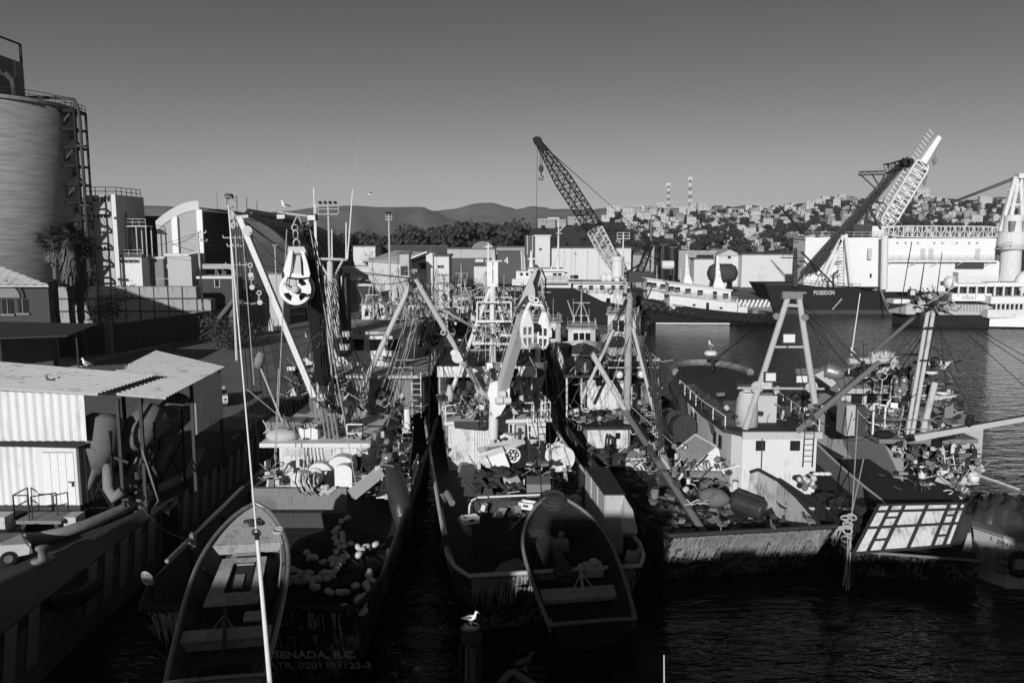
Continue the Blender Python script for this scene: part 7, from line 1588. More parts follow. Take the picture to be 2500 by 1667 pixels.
pface(tFb,'door',1443,946,1476,992,61.85,.1,M['white_clean']); pface(tFb,'window',1503,1057,1514,1071,56.9,.1,M['glass'])
mb = MB(); mb.lathe([(.48,-.5),(.55,-.2),(.55,.2),(.48,.5)],P(1425,893,60.8),(1,-.6,0),18); mb.build('life_raft_canister', M['white'], tFb, True)
for (px,py) in ((1512,915),(1567,914)):
    mb = MB(); mb.lathe([(.12,.2),(.34,0),(.34,-.05)],P(px,py,57.5)+V((0,.1,.0)),(0,1,0),16); l_ = mb.build('round_lamp', M['grey'], tFb, True); mb = MB(); mb.lathe([(.3,0),(.2,.08),(.05,.1)],P(px,py,57.45),(0,-1,0),16); mb.build('lens', M['lamp'], l_, True)
mb = MB(); mb.tube(P(1530,1095,57.6),P(1536,715,57.6),.26,.27,12); mb.build('mast', mat('peeling brown mast', .34, .8, .04, .6, 2.5, .8, .4, spot=.45, light=.05), tFb)
part_tube(tFb,'mast_bracket',P(1510,914,57.5),P(1560,912,57.5),.08,M['rust'])
for (x0,y0,x1,y1,r) in ((1445,862,1530,1008,.2),(1420,975,1498,805,.13),(1500,800,1528,730,.08),(1545,800,1600,1020,.13),(1585,870,1615,1090,.1)): part_tube(tFb,'derrick_boom',P(x0,y0,57),P(x1,y1,57.2),r,M['cream'] if r > .12 else M['rust'],r*.85)
mb = MB(); f0, f1 = P(1534,1016,56.2), P(1742,1335,39.6); mb.tube(f0,f1,.2,.2,10); mb.build('fallen_boom', M['wood'], tFb)
mb = MB(); mb.tube(f0+V((.3,0,.1)),f0.lerp(f1,.75)+V((.35,0,.1)),.05); mb.build('boom_track', M['rust'], tFb)
mb = MB(); g0 = f0.lerp(f1,.3); g1 = f0.lerp(f1,.52)
for k in range(16): q = g0.lerp(g1,k/16)+V((.1,-.1,.2)); mb.path([q,q+V((.42,0,.22)),q+V((.2,-.1,-.1))],.03,5)
mb.build('ladder_hooks', M['white'], tFb)
S_ = []
for k in range(5): S_.append((P(1532+k,728,57.4),P(1440+k*9,868,57)))
for k in range(5): S_.append((P(1540,760,57.4),P(1598+k*5,900+k*10,55)))
for k in range(6): S_.append((P(1586+k*4,880,54),P(1608+k*4,1195-k*3,48)))
S_ += [(P(1536,720,57.5),P(1600,1000,57)),(P(1545,720,57.5),P(1618,1100,55)),(P(1430,880,57),P(1340,1000,60)),(P(1480,800,57),P(1395,985,58))]
lines(tFb,'rigging_line',S_,M['roped'],.03); lines(tFb,'rigging_line',[(P(1532,985,57),P(1690,1125,48))],M['rope'],.03)
mb = MB(); mb.tube(P(1592,700,57),P(1560,780,57),.05); mb.tube(P(1555,720,57.5),P(1520,720,57.5),.12); mb.build('mast_cap', M['rust'], tFb)
mb = MB(); rr = random.Random(14)
for k in range(8): coil(mb,P(1440+rr.uniform(-6,60),1022+rr.uniform(-14,10),58.5),.5,.05,3,rr)
mb.build('coiled_hoses', M['roped'], tFb)
for k,(px,py,r,h) in enumerate(((1510,1140,.45,1.2),(1475,1138,.5,1.1),(1490,1112,.42,.9))): single('scrap_drum','rusty open drum in front of the white lower house, %s one'%('right','left','rear')[k],'drum',lambda m:m.lathe([(r,0),(r,h*.3),(r*1.05,h*.33),(r,h*.36),(r,h),(r*.85,h),(r*.85,h*.8)],V((P(px,py,52).x,52+k,2.2)),n=18),M['rust'],True,group='rusty drums before the white house')
part_path(tFb,'goose_neck_vent',[P(1495,1090,55.8),P(1495,1068,55.8),P(1487,1064,55.8),P(1484,1070,55.8)],.1,M['rust']); part_path(tFb,'goose_neck_vent',[P(1478,1092,55.8),P(1480,1068,55.8),P(1483,1058,55.8)],.08,M['rust'])
single('metal_hatch','grey box hatch under the fallen boom','hatch',lambda m:m.box(P(1542,0,52).x,P(1602,0,52).x,52,54.5,2.1,P(0,1118,52).z),M['cream'])
# debris
rr = random.Random(77); mb = MB()
for k in range(420):
    x = rr.uniform(-3.7,3.7); y = rr.uniform(.6,14.5); c = TF @ V((x,y,2.18+rr.uniform(0,.16))); s = rr.uniform(.08,.34)*(1.3 if rr.random() < .15 else 1); b0_ = len(mb.v)
    T = Matrix.Translation(c) @ Matrix.Rotation(rr.uniform(0,6),4,'Z') @ Matrix.Rotation(rr.uniform(-.5,.5),4,'X')
    vs = [T @ V((sx*s*rr.uniform(.5,1.1), sy*s*rr.uniform(.4,.9), sz*s*rr.uniform(.2,.5))) for sx in (-1,1) for sy in (-1,1) for sz in (-1,1)]
    mb.m = rr.choice([0,0,0,1,2]); mb.add(vs,[(0,1,3,2),(4,6,7,5),(0,4,5,1),(2,3,7,6),(0,2,6,4),(1,5,7,3)])
mb.build('debris', [M['rust'],M['grey'],M['orange']], None, False, 'rubble, shells and scrap scattered over the derelict stern deck', 'debris', None, 'stuff')
def spindle(label, nm, a, b, r, m, ribs=False, cat='float'):
    a, b = V(a), V(b); L = (b-a).length; mb = MB(); pr = [(.02,0)]+[(r*math.sin(math.pi*(k+.5)/14)**.5, L*(k+.5)/14) for k in range(14)]+[(.02,L)]
    if ribs: pr = [(.1,0),(r*.85,.05)]+[(r*(1 if k%2 else .93), .1+(L-.2)*k/22) for k in range(23)]+[(r*.85,L-.05),(.1,L)]
    mb.lathe(pr, a, (b-a), 20); return mb.build(nm, m, None, True, label, cat)
spindle('big smooth spindle-shaped buoy lying on the rubble deck', 'big_buoy', P(1705,1212,42.5)+V((0,0,.1)), P(1782,1225,42)+V((0,0,.1)), .52, M['orange'], cat='buoy')
spindle('ribbed plastic barrel lying on the rubble beside the big smooth buoy', 'ribbed_barrel', P(1790,1220,42.2), P(1868,1248,41.2), .58, M['tarp'], True, 'barrel')
def bucket(label, c, r=.18, h=.34, m='white', g=None): c = V(c); t = thing('bucket', label, 'bucket', tuple(c), 0, g); mb = MB(); mb.lathe([(r*.8,0),(r,h),(r*.92,h),(r*.74,.04)],c,n=16); mb.build('pail',M[m],t); mb = MB(); mb.path([c+V((-r,0,h)),c+V((0,-.05,h+r*.9)),c+V((r,0,h))],.012,4); mb.build('handle',M['steel'],t); return t
bucket('white bucket beside the ribbed barrel', P(1794,1192,43.8)); bucket('dull crushed bucket on the rubble under the fallen boom', P(1598,1215,43.5), .24, .4, 'grey')
for k in range(5): q = P(1672+k*9,1232+rr.uniform(-6,6),41.2); single('white_stick','pale broken slat beside the fallen boom, number %d from the left'%(k+1),'slat',lambda m:m.bar(q,q+V((rr.uniform(-.5,.8),rr.uniform(-.3,.3),rr.uniform(.0,.4))),.05),M['lgrey'],group='broken slats on the rubble')
# net reels and tilted painted hatch between F and G
for k,(px,py,r) in enumerate(((1662,1042,.95),(1637,1030,.9))):
    t = thing('net_reel','dark spoked net reel left of the white wheelhouse, %s one'%('front','rear')[k],'net reel',tuple(P(px,py,54))); drum(t,'reel',P(px,py,54+k*1.6),(.5,-1,0),r,.8,M['dgrey'],M['net'],16); mb = MB(); c = P(px,py,54+k*1.6)
    for s in (-.7,.7): mb.bar(c+V((s,-.6,-1.3)),c+V((s*.2,-.6,.1)),.09)
    mb.bar(c+V((-.8,-.6,-.8)),c+V((1,-.6,-.9)),.07); mb.build('stand', M['dgrey'], t)
t = thing('tilted_hatch','tipped wooden fish hold hatch with flaking white paint','hatch',tuple(P(1700,1110,49)))
mb = MB(); mb.slab([P(1680,1146,48.2),P(1722,1112,48.6),P(1748,1090,48.8),P(1762,1150,48.2)],.25); mb.build('white_face', mat('flaking white', .62, .7, .08, .6, 2.5, 0, .3, spot=.5, light=.08), t)
mb = MB(); mb.slab([P(1650,1098,49.5),P(1698,1062,50),P(1748,1090,48.9),P(1722,1112,48.6),P(1680,1146,48.3)],.2); mb.build('plank_face', M['wood'], t)
mb = MB(); mb.bar(P(1650,1098,49.2),P(1698,1060,49.9),.1); mb.bar(P(1698,1060,49.9),P(1750,1090,48.8),.1); mb.build('rim', M['lgrey'], t)
single('small_boat_keel','mottled grey curved plank under the tipped hatch','plank',lambda m:m.slab([P(1640,1150,47),P(1760,1152,46),P(1765,1165,46),P(1640,1165,46.6)],.1),M['wood'])

clutter('tangled blocks, hoses and lamps around the crane and canopy of the middle seiner',[(1075,920,1300,1010,51,55),(1180,900,1260,1010,49.5,51),(1150,760,1250,840,52,54),(1120,990,1180,1010,50,51)],240,53)
clutter('scrap and loose gear on the deck of the middle seiner',[(1130,1150,1290,1210,42,46),(1160,1225,1290,1260,38,40),(1290,1120,1340,1200,43,46)],130,54)
clutter('rusty gear heaped round the white houses of the derelict trawler',[(1400,860,1610,925,60,64),(1390,1000,1530,1035,57,60),(1430,1080,1620,1170,50,55),(1540,930,1620,1100,56,60)],330,55)
clutter('jumble of masts, nets and fittings on the boats crowded beyond the big seiners',[(890,720,1130,850,85,120),(1000,690,1130,760,120,140),(1190,690,1300,780,100,140),(930,840,1060,900,66,80)],420,56)

stays(tA, P(806,640,53), (690,930,980,1040), (48,60), 14, 1, M['black']); stays(tA, c2a, (860,960,1010,1100), (45,60), 9, 2, M['lgrey'])
stays(tB, P(1203,690,52.5), (1075,900,1310,1010), (49,60), 16, 3, M['black']); stays(tB, P(1203,640,52.5), (1070,900,1300,960), (52,64), 8, 4, M['lgrey']); stays(tB, pa, (1050,900,1150,1000), (50,56), 7, 5, M['black'])
stays(tFb, P(1536,720,57.5), (1385,880,1615,1000), (56,66), 18, 6, M['black']); stays(tFb, P(1536,740,57.5), (1400,900,1610,1060), (56,62), 7, 7, M['rope'])
# ================================================================ G : white wheelhouse with A-frame
tG = thing('white_trawler','small trawler with a white wheelhouse and a tall pale A-frame','fishing boat',(17.6,42.6,0),R(-1)); TG_ = frame(tG)
hull(tG, TG_, 26, 6.0, 2.9, 5.6, 2.0, M['hullworn'], M['grey'], M['rust'], M['cream'], rake=.8, n=22, tw=.9, rail_r=.08, full=.6)
A = [P(1814,1064,46.8), P(1995,1064,46.8)]; zt = A[0].z
L0, L1, L2 = P(1722,1010,51.5), P(1680,950,59), P(1672,925,63)
base = [(A[0].x,46.8),(A[1].x,46.8),(A[1].x+.3,60),(A[1].x-.8,64),(L2.x+.8,65),(L1.x,60),(A[0].x-.65,52.5),(A[0].x-.45,47.6)]
mb = MB(); mb.prism(base, 2.1, zt); mb.build('wheelhouse', M['white'], tG)
mb = MB(); bb_ = [(A[0].x-.1,46.6),(A[1].x+.2,46.6),(A[1].x+.7,60),(A[1].x-.5,65),(L2.x+.5,66),(L1.x-.5,60.5),(A[0].x-1.2,52.5),(A[0].x-.9,47.8)]; mb.prism(bb_, zt+.0, zt+.22); mb.build('boat_deck', M['dgrey'], tG)
mb = MB(); mb.box(A[0].x-.1,A[1].x+.2,46.5,46.7,zt-.1,zt+.3); mb.build('deck_edge', M['cream'], tG)
mb = MB(); mb.bar((P(1905,0,46.7).x,46.75,2.2),(P(1905,0,46.7).x,46.75,zt),.06); mb.build('panel_seam', M['dgrey'], tG)
for (x0,x1) in ((1846,1868),(1930,1953)): pface(tG,'window',x0,1076,x1,1100,46.75,.1,M['black'])
for k,f in enumerate((.12,.28,.5,.66)):
    q = V((A[0].x-.65,52.5,0)).lerp(V((L1.x,60,0)), f) if k > 1 else V((A[0].x-.47,47.7,0)).lerp(V((A[0].x-.66,52.4,0)), .25+f*1.6)
    mb = MB(); mb.obox(q+V((0,0,zt-1.1)), (.1,.7,.8), -.1); mb.build('window', M['black'], tG)
mb = MB(); mb.torus(P(1698,998,56.6),.42,.12,(1,.2,.1),16,6); mb.build('lifebuoy', M['lgrey'], tG, True)
mb = MB(); mb.ladder(P(1972,1140,46.4),P(1978,1030,46.5),.55,.33,.03,(1,0,0)); mb.build('ladder', M['rust'], tG)
mb = MB(); mb.rail([(A[0].x-.8,47.8,zt+.2),(A[0].x-1.1,52.5,zt+.2),(L1.x-.4,60,zt+.2)],.75,.04,0,1.7); mb.rail([(A[1].x+.1,46.8,zt+.2),(A[1].x+.6,58,zt+.2)],.75,.03,0,1.7); mb.build('deck_rail', M['white_clean'], tG)
# upper bridge
u0, u1 = P(1700,930,59), P(1830,950,59); mb = MB(); mb.prism([(u0.x+.2,58.5),(u1.x,58.5),(u1.x+.3,64),(u1.x-1,65.5),(u0.x+1,65.5),(u0.x,64)], zt, u0.z-.3); mb.build('bridge_house', M['cream'], tG)
for (x0,x1) in ((1712,1748),(1772,1826)): pface(tG,'window',x0,927,x1,940,58.4,.15,M['black'])
mb = MB(); n = 10; c = V(((u0.x+u1.x)/2,61.5,u0.z-.3)); rx = (u1.x-u0.x)/2+.9
pts = [(c.x+rx*math.cos(math.pi*k/n), 62+5*math.sin(math.pi*k/n)) for k in range(n+1)]; mb.prism([(c.x-rx,58)]+[(c.x+rx,58)]+pts, c.z, c.z+.25); mb.build('bridge_top', M['dgrey'], tG)
mb = MB(); mb.path([V((x,y,c.z+.45)) for x,y in pts],.3,6); mb.build('visor_bulwark', M['wood'], tG)
mb = MB(); mb.prism([(c.x-1.9,51.5),(c.x+.3,51.5),(c.x+.5,58.4),(c.x-2.3,58.4)], zt+.2, zt+1.15); mb.build('engine_casing', M['dgrey'], tG)
mb = MB(); f_ = P(1826,1052,48.2); mb.lathe([(.72,0),(.62,1.7),(.5,2.0),(.5,2.1)], (f_.x,48.6,zt+.1), n=22); mb.build('funnel', M['cream'], tG, True); mb = MB(); mb.torus((f_.x,48.6,zt+2.2),.42,.06,n=16,m=6); mb.build('funnel_rim', M['white_clean'], tG)
g_ = P(1860,1050,49.5); part_box(tG,'deck_locker',g_.x-.5,g_.x+.8,49.3,51,zt,zt+1.9,M['cream']); part_box(tG,'deck_locker',P(1897,0,52).x,P(1975,0,52).x,52,57,zt,zt+.7,M['dgrey'])
for k in range(8): heap('rail_sack','dull sack lashed to the port rail above the white wheelhouse wall','sack',tuple(V((A[0].x-.45,48.6,zt+.22)).lerp(V((L1.x+.3,59,zt+.22)),k/7)),.4,.5,.7,M['dgrey'],k+3,14,None,'sacks along the wheelhouse rail')
for (a,b,c_,d) in ((1925,722,1814,1066),(1950,722,1990,985)): part_tube(tG,'aframe_leg',P(c_,d,47.6),P(a,b,48.6),.19,M['lgrey'],.17,14)
part_tube(tG,'aframe_spreader',P(1886,847,48.2),P(1964,847,48.2),.07,M['lgrey']); part_tube(tG,'aframe_spreader',P(1800,947,47.8),P(2012,949,47.8),.07,M['lgrey']); part_tube(tG,'aframe_spreader',P(1916,745,48.5),P(1952,747,48.5),.1,M['lgrey'])
part_bar(tG,'aframe_head',P(1910,714,48.5),P(1968,715,48.5),.12,M['grey']); pface(tG,'aframe_head_box',1912,716,1960,730,48.4,.4,M['grey'])
for (px,py) in ((1895,772),(1965,775)): mb = MB(); mb.lathe([(.2,-.08),(.2,.08)],P(px,py,48.2),(0,1,0),12); mb.build('sheave', M['grey'], tG)
for (px,py) in ((1848,945),(1981,944)): mb = MB(); mb.lathe([(.36,-.08),(.36,.08)],P(px,py,47.9),(0,1,0),18); mb.build('sheave', M['lgrey'], tG)
for (px,py,w_,h_) in ((1925,826,.8,.62),(1880,920,.7,.6),(1956,925,.75,.5)):
    floodlight(tG,P(px,py,47.7),w_,h_,0,-.1)
mb = MB(); mb.lathe([(.35,0),(.35,.35),(.1,.5)],P(1871,942,48)+V((0,0,-.1)),n=12); mb.build('lamp_base', M['white'], tG)
part_tube(tG,'vent_pipe',P(1740,905,62),P(1738,862,62),.1,M['rust']); mb = MB(); mb.lathe([(.45,0),(.5,.15),(.35,.3)],P(1735,866,62),n=14); mb.build('radar_dome', M['white_clean'], tG)
lines(tG,'rigging_line',[(P(1918,730,48.5),P(1680,940,62)),(P(1920,735,48.5),P(1745,880,62)),(P(1955,728,48.5),P(2070,905,52)),(P(1950,735,48.5),P(2010,850,60)),(P(1930,745,48.5),P(1700,905,60)),(P(1944,850,48),P(1975,1010,47)),(P(1915,950,48),P(1918,1060,48)),(P(1895,950,48),P(1810,900,58))],M['black'],.022)
q0 = P(1786,940,50); lines(tG,'net_line',[(P(1560,1010,56),P(1640,980,58),.6)],M['black'],.03)
single('hanging_net','dark draped net fenders hung over the port bow of the white-housed trawler','fishing net',lambda m:[m.path([P(1662+k*3,905+k*6,62-k*.6),P(1644+k*5,945+k*8,61.5-k*.6),P(1652+k*5,990+k*7,60-k*.6)],lambda s:.18+.22*math.sin(s*3.1),7) for k in range(5)],M['rust'],True)
# bulwark flank with hanging streaks + floats
mb = MB(); fl = [P(1832,1152,46),P(1852,1146,45.6),P(1900,1172,44),P(1945,1212,42),P(1985,1258,40.2),P(2006,1288,39.2)]; lo = [V((q.x-.15,q.y,2.1)) for q in fl]
for i in range(len(fl)-1): mb.add([lo[i],lo[i+1],fl[i+1],fl[i]],[(0,1,2,3)])
mb.build('streaked_flank', mat('streaked flank paint', .5, .8, .03, .7, .9, 2.2, .3), tG); mb = MB(); mb.path(fl,.1,6); mb.build('flank_rail', M['rust'], tG)
single('propane_bottle','grey gas bottle standing against the white wheelhouse wall','gas bottle',lambda m:m.lathe([(.25,0),(.28,.1),(.28,.95),(.14,1.15),(.1,1.3),(.15,1.35),(.15,1.5)],V((P(1844,1150,46).x,46.1,2.35)),n=16),M['grey'],True)
heap('seine_net','dark net pile filling the deck between the white trawler and the grid-panelled boat','fishing net',(18.2,43.4,1.6),2.0,3.0,1.5,M['net'],9,40)
rr = random.Random(44); tfl = thing('float_bunch','bunch of pale net floats on the net beside the ladder','floats',tuple(P(1972,1180,43)))
for k in range(11): mb = MB(); q = P(1968+rr.uniform(-16,20),1180+rr.uniform(-14,16),43); mb.lathe([(.04,-.17),(.13,-.13),(.17,0),(.13,.13),(.04,.17)],q,(rr.uniform(-1,1),rr.uniform(-1,1),rr.uniform(-.4,.4)),10); mb.build('float', M['floatm'] if k % 2 else M['orange'], tfl, True)
for k in range(3): single('flat_float','white flat float on top of the dark net, number %d from the left'%(k+1),'float',lambda m:m.ell(P(1994+k*13,1156,44.5),.25,.18,.1,10,6),M['white_clean'],True,group='white flat floats')
# ================================================================ H : grid-panelled boat
tH = thing('grid_stern_boat','fishing boat with a white gridded stern panel, cluttered house and tall twin-pole mast','fishing boat',(20.2,39.4,0),R(-13)); TH = frame(tH)
hull(tH, TH, 34, 7.2, 1.55, 5.8, 1.2, M['hullworn'], M['grey'], M['rust'], M['grey'], rake=.9, n=24, tw=.86, rail_r=.07, full=.55, band=.55, mb_=M['rust'])
def quad(a,b,c,d,th): m = MB(); m.slab([a,b,c,d],th); return m
g = [P(2080,1350,39.3),P(2318,1330,40),P(2356,1228,41.1),P(2142,1232,40.3)]
gp = quad(*g,.12).build('stern_grid_panel', mat('patchy white panel', .56, .6, .15, .6, 1.2, .8, .1, spot=.5, light=.06), tH)
nrm = (g[1]-g[0]).cross(g[3]-g[0]).normalized()
def gpt(u,v,o=.0): return g[0].lerp(g[1],u).lerp(g[3].lerp(g[2],u),v) + nrm*(o+.1)
mb = MB(); mb.prism([(19.6,41.4),(24.2,41.6),(27.6,52.4),(21.6,52.4)],1.3,2.95); mb.build('raised_deck', M['rust'], tH)
mb = MB()
for u in (0,.14,.29,.55,.8,.92,1): mb.bar(gpt(u,0,.05),gpt(u,1,.05),.13,.1)
for v in (0,.52,.86,1): mb.bar(gpt(0,v,.05),gpt(1,v,.05),.12,.1)
for (u0,u1,v) in ((.14,.29,.25),(.14,.29,.72),(.80,.92,.25),(.80,.92,.72)): mb.bar(gpt(u0,v,.05),gpt(u1,v,.05),.1,.08)
mb.build('grid_frame', M['rust'], gp)
mb = MB(); mb.add([P(2060,1440,39.2),P(2085,1442,39.1),P(2090,1356,39.6),P(2070,1300,40.5),P(2062,1300,41)],[(0,1,2,3,4)]); mb.build('stern_corner', M['rust'], tH)
# deck plane & superstructure
w0,w1,w2,w3 = P(2190,1128,51.5),P(2395,1130,52.5),P(2001,1005,66),P(2140,1180,48.5)
zt = 5.9
lw = [(w0.x,51.5),(w1.x,52.5),(w1.x+1.2,63),(w1.x-2,67),(P(2001,0,66).x,66),(P(2010,0,62).x,62)]
mb = MB(); mb.prism(lw,1.2,5.3); mb.build('deckhouse', M['lgrey'], tH)
mb = MB(); mb.add([P(2000,985,64),P(2010,1085,62),P(2140,1180,48.5),P(2205,1180,47.5),P(2205,1125,47.5),P(2160,1085,49),P(2065,1010,56)],[(0,1,2,3,4,5,6)]); mb.build('side_bulwark', M['cream'], tH)
side_n = (P(2140,1150,48.5)-P(2010,1050,62)).normalized()
mb = MB(); mb.add([P(2026,1072,60),P(2049,1092,57.5),P(2047,1066,57.5),P(2023,1050,60)],[(0,1,2,3)]); mb.build('window', M['black'], tH)
text('BRONZIE 23-1', P(2036,1003,58.2)+V((-.15,-.4,.1)), side_n, (0,0,1), .62, M['black'], tH, fitw=4.6); text('ENSENADA B.C.', P(2034,1018,58.2)+V((-.15,-.4,-.0)), side_n, (0,0,1), .55, M['black'], tH, fitw=4.4)
mb = MB(); q0_, q1_ = P(2175,1075,49.8), P(2345,1078,50.5); mb.box(q0_.x-.8,q1_.x+.6,49.6,62,q0_.z-.15,q0_.z+.12); mb.build('upper_deck', M['grey'], tH)
zd2 = q0_.z+.12
mb = MB(); a, b = P(2070,958,55), P(2240,965,55); mb.box(a.x,b.x,56,62,zd2,a.z); mb.build('bridge', M['cream'], tH)
mb = MB(); a2, b2 = P(2060,935,54.5), P(2230,955,54.5); mb.box(a2.x-.3,b2.x+.8,54.6,63,a.z,a.z+.35); mb.build('bridge_canopy', M['lgrey'], tH)
for (x0,x1) in ((2080,2105),(2118,2140),(2150,2172),(2185,2210)): pface(tH,'window',x0,962,x1,985,55.9,.1,M['black'])
pface(tH,'door',2188,1092,2212,1128,51.4,.1,M['cream']); d_ = quad(P(2215,1133,50.9),P(2235,1140,50.1),P(2243,1090,50.1),P(2222,1085,50.9),.06).build('open_door', M['grey'], tH); pface(tH,'doorway',2238,1086,2252,1130,51.4,.1,M['black']); pface(tH,'door_panel',2256,1086,2292,1140,50.6,.1,M['dgrey']); pface(tH,'side_panel',2296,1090,2330,1130,51.0,.1,M['cream'])
c = P(2140,985,50.5); mb = MB(); mb.box(P(2112,0,51).x,P(2135,0,51).x,50.5,52,zd2,P(0,985,51).z); mb.build('white_cabinet', M['lgrey'], tH); mb = MB(); mb.box(P(2135,0,51).x,P(2162,0,51).x,50.45,52,zd2,P(0,988,51).z); mb.build('cabinet_door', M['dgrey'], tH); mb = MB(); mb.bar(P(2133,985,50.4),P(2162,990,50.4),.1); mb.bar(P(2133,985,50.4),P(2130,1060,50.4),.1); mb.bar(P(2162,990,50.4),P(2158,1045,50.4),.1); mb.build('cabinet_trim', M['white_clean'], tH)
mb = MB(); cc = P(2152,925,57); mb.lathe([(1.3,0),(1.05,1.6),(.9,1.9),(.3,2.0)],cc,n=22); mb.build('bait_tank', M['cream'], tH, True)
for (px,pt,r) in ((2192,960,.28),(2203,935,.22),(2216,955,.2),(2185,940,.14),(2225,930,.12),(2178,985,.12)):
    mb = MB(); mb.tube(P(px,1030,52.5),P(px+3,pt,52.5),r,n=14); mb.lathe([(r*1.1,0),(r*1.2,.2),(r*.7,.45)],P(px+3,pt,52.5),n=12); mb.build('exhaust_stack', M['steel'], tH, True)
for k in range(4): part_path(tH,'bent_exhaust',[P(2165+k*16,930,53.5),P(2168+k*16,915-k*4,53.5),P(2178+k*15,905-k*3,53.5)],.16,M['black'])
mb = MB()
for y in (968,990,1012): mb.tube(P(2170,y,52),P(2245,y+6,52),.04,n=5)
mb.ladder(P(2158,1010,51),P(2166,925,51.5),.6,.4,.035,(1,0,0)); mb.ladder(P(2200,1075,50.5),P(2218,985,51),.5,.4,.03,(1,0,0)); mb.build('pipe_frame', M['lgrey'], tH)
mb = MB(); mb.rail([(q0_.x-.5,49.8,zd2),(q1_.x-2.4,49.8,zd2)],1.2,.04,1,1.3); mb.build('deck_rail', M['grey'], tH)
mb = MB(); mb.torus(P(2077,1005,53),.5,.14,(.3,1,0),18,6); mb.build('lifebuoy', M['dgrey'], tH, True)
# masts & booms
for d in (0,14): part_tube(tH,'mast_pole',P(2213+d*.9,1070,49.8),P(2268+d,745,51.5),.125,M['cream'])
for y,x in ((800,2262),(880,2250),(960,2232)): part_bar(tH,'mast_clamp',P(x-4,y,50.6),P(x+20,y,50.6),.1,M['rust'])
part_tube(tH,'stub_post',P(2253,1055,50),P(2282,935,51),.2,M['cream']); part_bar(tH,'crosstree',P(2222,733,51.5),P(2310,738,51.5),.12,M['grey'])
mb = MB(); rr = random.Random(6)
for k in range(14): q = P(2270+rr.uniform(-24,26),735+rr.uniform(-18,14),51.3); mb.torus(q,.16,.05,(rr.random(),rr.random(),.3),10,5); mb.bar(q,q+V((rr.uniform(-.5,.5),0,rr.uniform(.1,.6))),.05)
mb.build('masthead_blocks', M['grey'], tH)
floodlight(tH,P(2227,714,51.3),.5,.4,.2,0); mb = MB(); mb.tube(P(2228,733,51.4),P(2222,560+140,51.4),.04); mb.tube(P(2243,733,51.4),P(2257,640,51.4),.05,.03); mb.tube(P(2196,765,51.4),P(2226,590,51.4),.03); mb.tube(P(2285,733,51.4),P(2300,615,51.4),.04,.02); mb.build('masthead_antenna', M['rust'], tH)
part_tube(tH,'forward_boom',P(2112,878,57),P(2262,748,52),.12,M['grey']); part_tube(tH,'whip_antenna',P(2072,912,56),P(2100,716,56),.045,M['white_clean'],.03)
part_tube(tH,'port_boom',P(1950,1050,46.3),P(2145,885,52),.19,M['grey'],.17)
mb = MB(); a, b = P(2014,902,49.8), P(2054,914,49.5); mb.lathe([(.3,0),(.48,.12),(.4,.28),(.48,.42),(.4,.55),(.46,.7),(.36,.85),(.3,1.1)],a,(b-a),18); mb.build('power_block_rollers', M['steel'], tH, True); mb = MB(); mb.slab([P(1988,915,49.9),P(2010,905,49.9),P(2042,935,49.7),P(2030,945,49.7)],.3); mb.build('roller_cheek', M['lgrey'], tH)
part_tube(tH,'lashed_yard',P(2072,882,54),P(2185,880,54),.22,M['rope']); mb = MB(); mb.tube(P(2240,865,54),P(2185,866,54),.08); mb.build('yard_end', M['dgrey'], tH)
mb = MB(); mb.bar(P(2232,1068,47.2),P(2520,1018,45.5),.48,.36,.3,.26); mb.build('starboard_boom', M['lgrey'], tH); part_tube(tH,'boom_cable_tray',P(2290,1052,46.7),P(2520,1010,45.3),.05,M['rust'])
mb = MB(); mb.ell(P(2365,1030,46.3),.22,.2,.32,10,8); mb.torus(P(2368,1022,46.3),.2,.07,(0,1,0),12,5); mb.tube(P(2372,1028,46.3),P(2390,1030,46.3),.08); mb.build('boom_block', M['black'], tH)
for (px,py) in ((2272,914),(2300,964)): mb = MB(); mb.lathe([(.15,0),(.42,.12),(.38,.2)],P(px,py,51),(0,0,1),14); mb.build('dish_lamp', M['white_clean'], tH, True)
part_bar(tH,'side_canopy',P(2248,968,51.5),P(2342,972,51.5),.3,M['cream'])
pface(tH,'hanging_screen',2308,985,2326,1020,51,.1,M['grey'])
mb = MB(); mb.lathe([(.42,-.1),(.42,.1)],P(2336,1108,50),(0,1,0),16); mb.lathe([(.2,-.25),(.2,.1)],P(2336,1108,50),(0,1,0),12); mb.lathe([(.3,-.2),(.3,.2)],P(2348,1128,49.6),(1,0,0),12); mb.build('net_winch', M['lgrey'], tH); mb = MB(); mb.ladder(P(2322,1150,48.7),P(2312,1085,49.6),.55,.38,.035,(1,0,.1)); mb.build('ladder', M['white'], tH)
mb = MB(); mb.torus(P(2305,1060,49.3),.35,.1,(.2,1,.3),12,5); mb.ell(P(2160,1060,49.6),.6,.4,.25,12,8); mb.ell(P(2310,1062,49.3),.6,.35,.3,12,8); mb.build('lashed_bundle', M['black'], tH)
S_ = [(P(2285,745,51.5),P(2520,880,52)),(P(2285,745,51.5),P(2520,900,48)),(P(2290,750,51.5),P(2520,960,47)),(P(2290,750,51.5),P(2310,950,52)),(P(2280,745,51.5),P(2265,900,52)),(P(1925,725,48.5),P(2110,890,54)),(P(1930,735,48.5),P(2075,900,54)),(P(1968,745,48.5),P(2155,935,56)),(P(2260,750,51.5),P(2150,920,54)),(P(2265,745,51.5),P(2255,830,51)),(P(2108,830,52),P(2108,990,51)),(P(2060,900,54),P(2085,1440,39))]
lines(tH,'rigging_line',S_,M['black'],.022)
tR = thing('hanging_lines','knotted pale lines hanging between the streaked stern and the grid-panelled boat','ropes',tuple(P(2070,1300,40)))
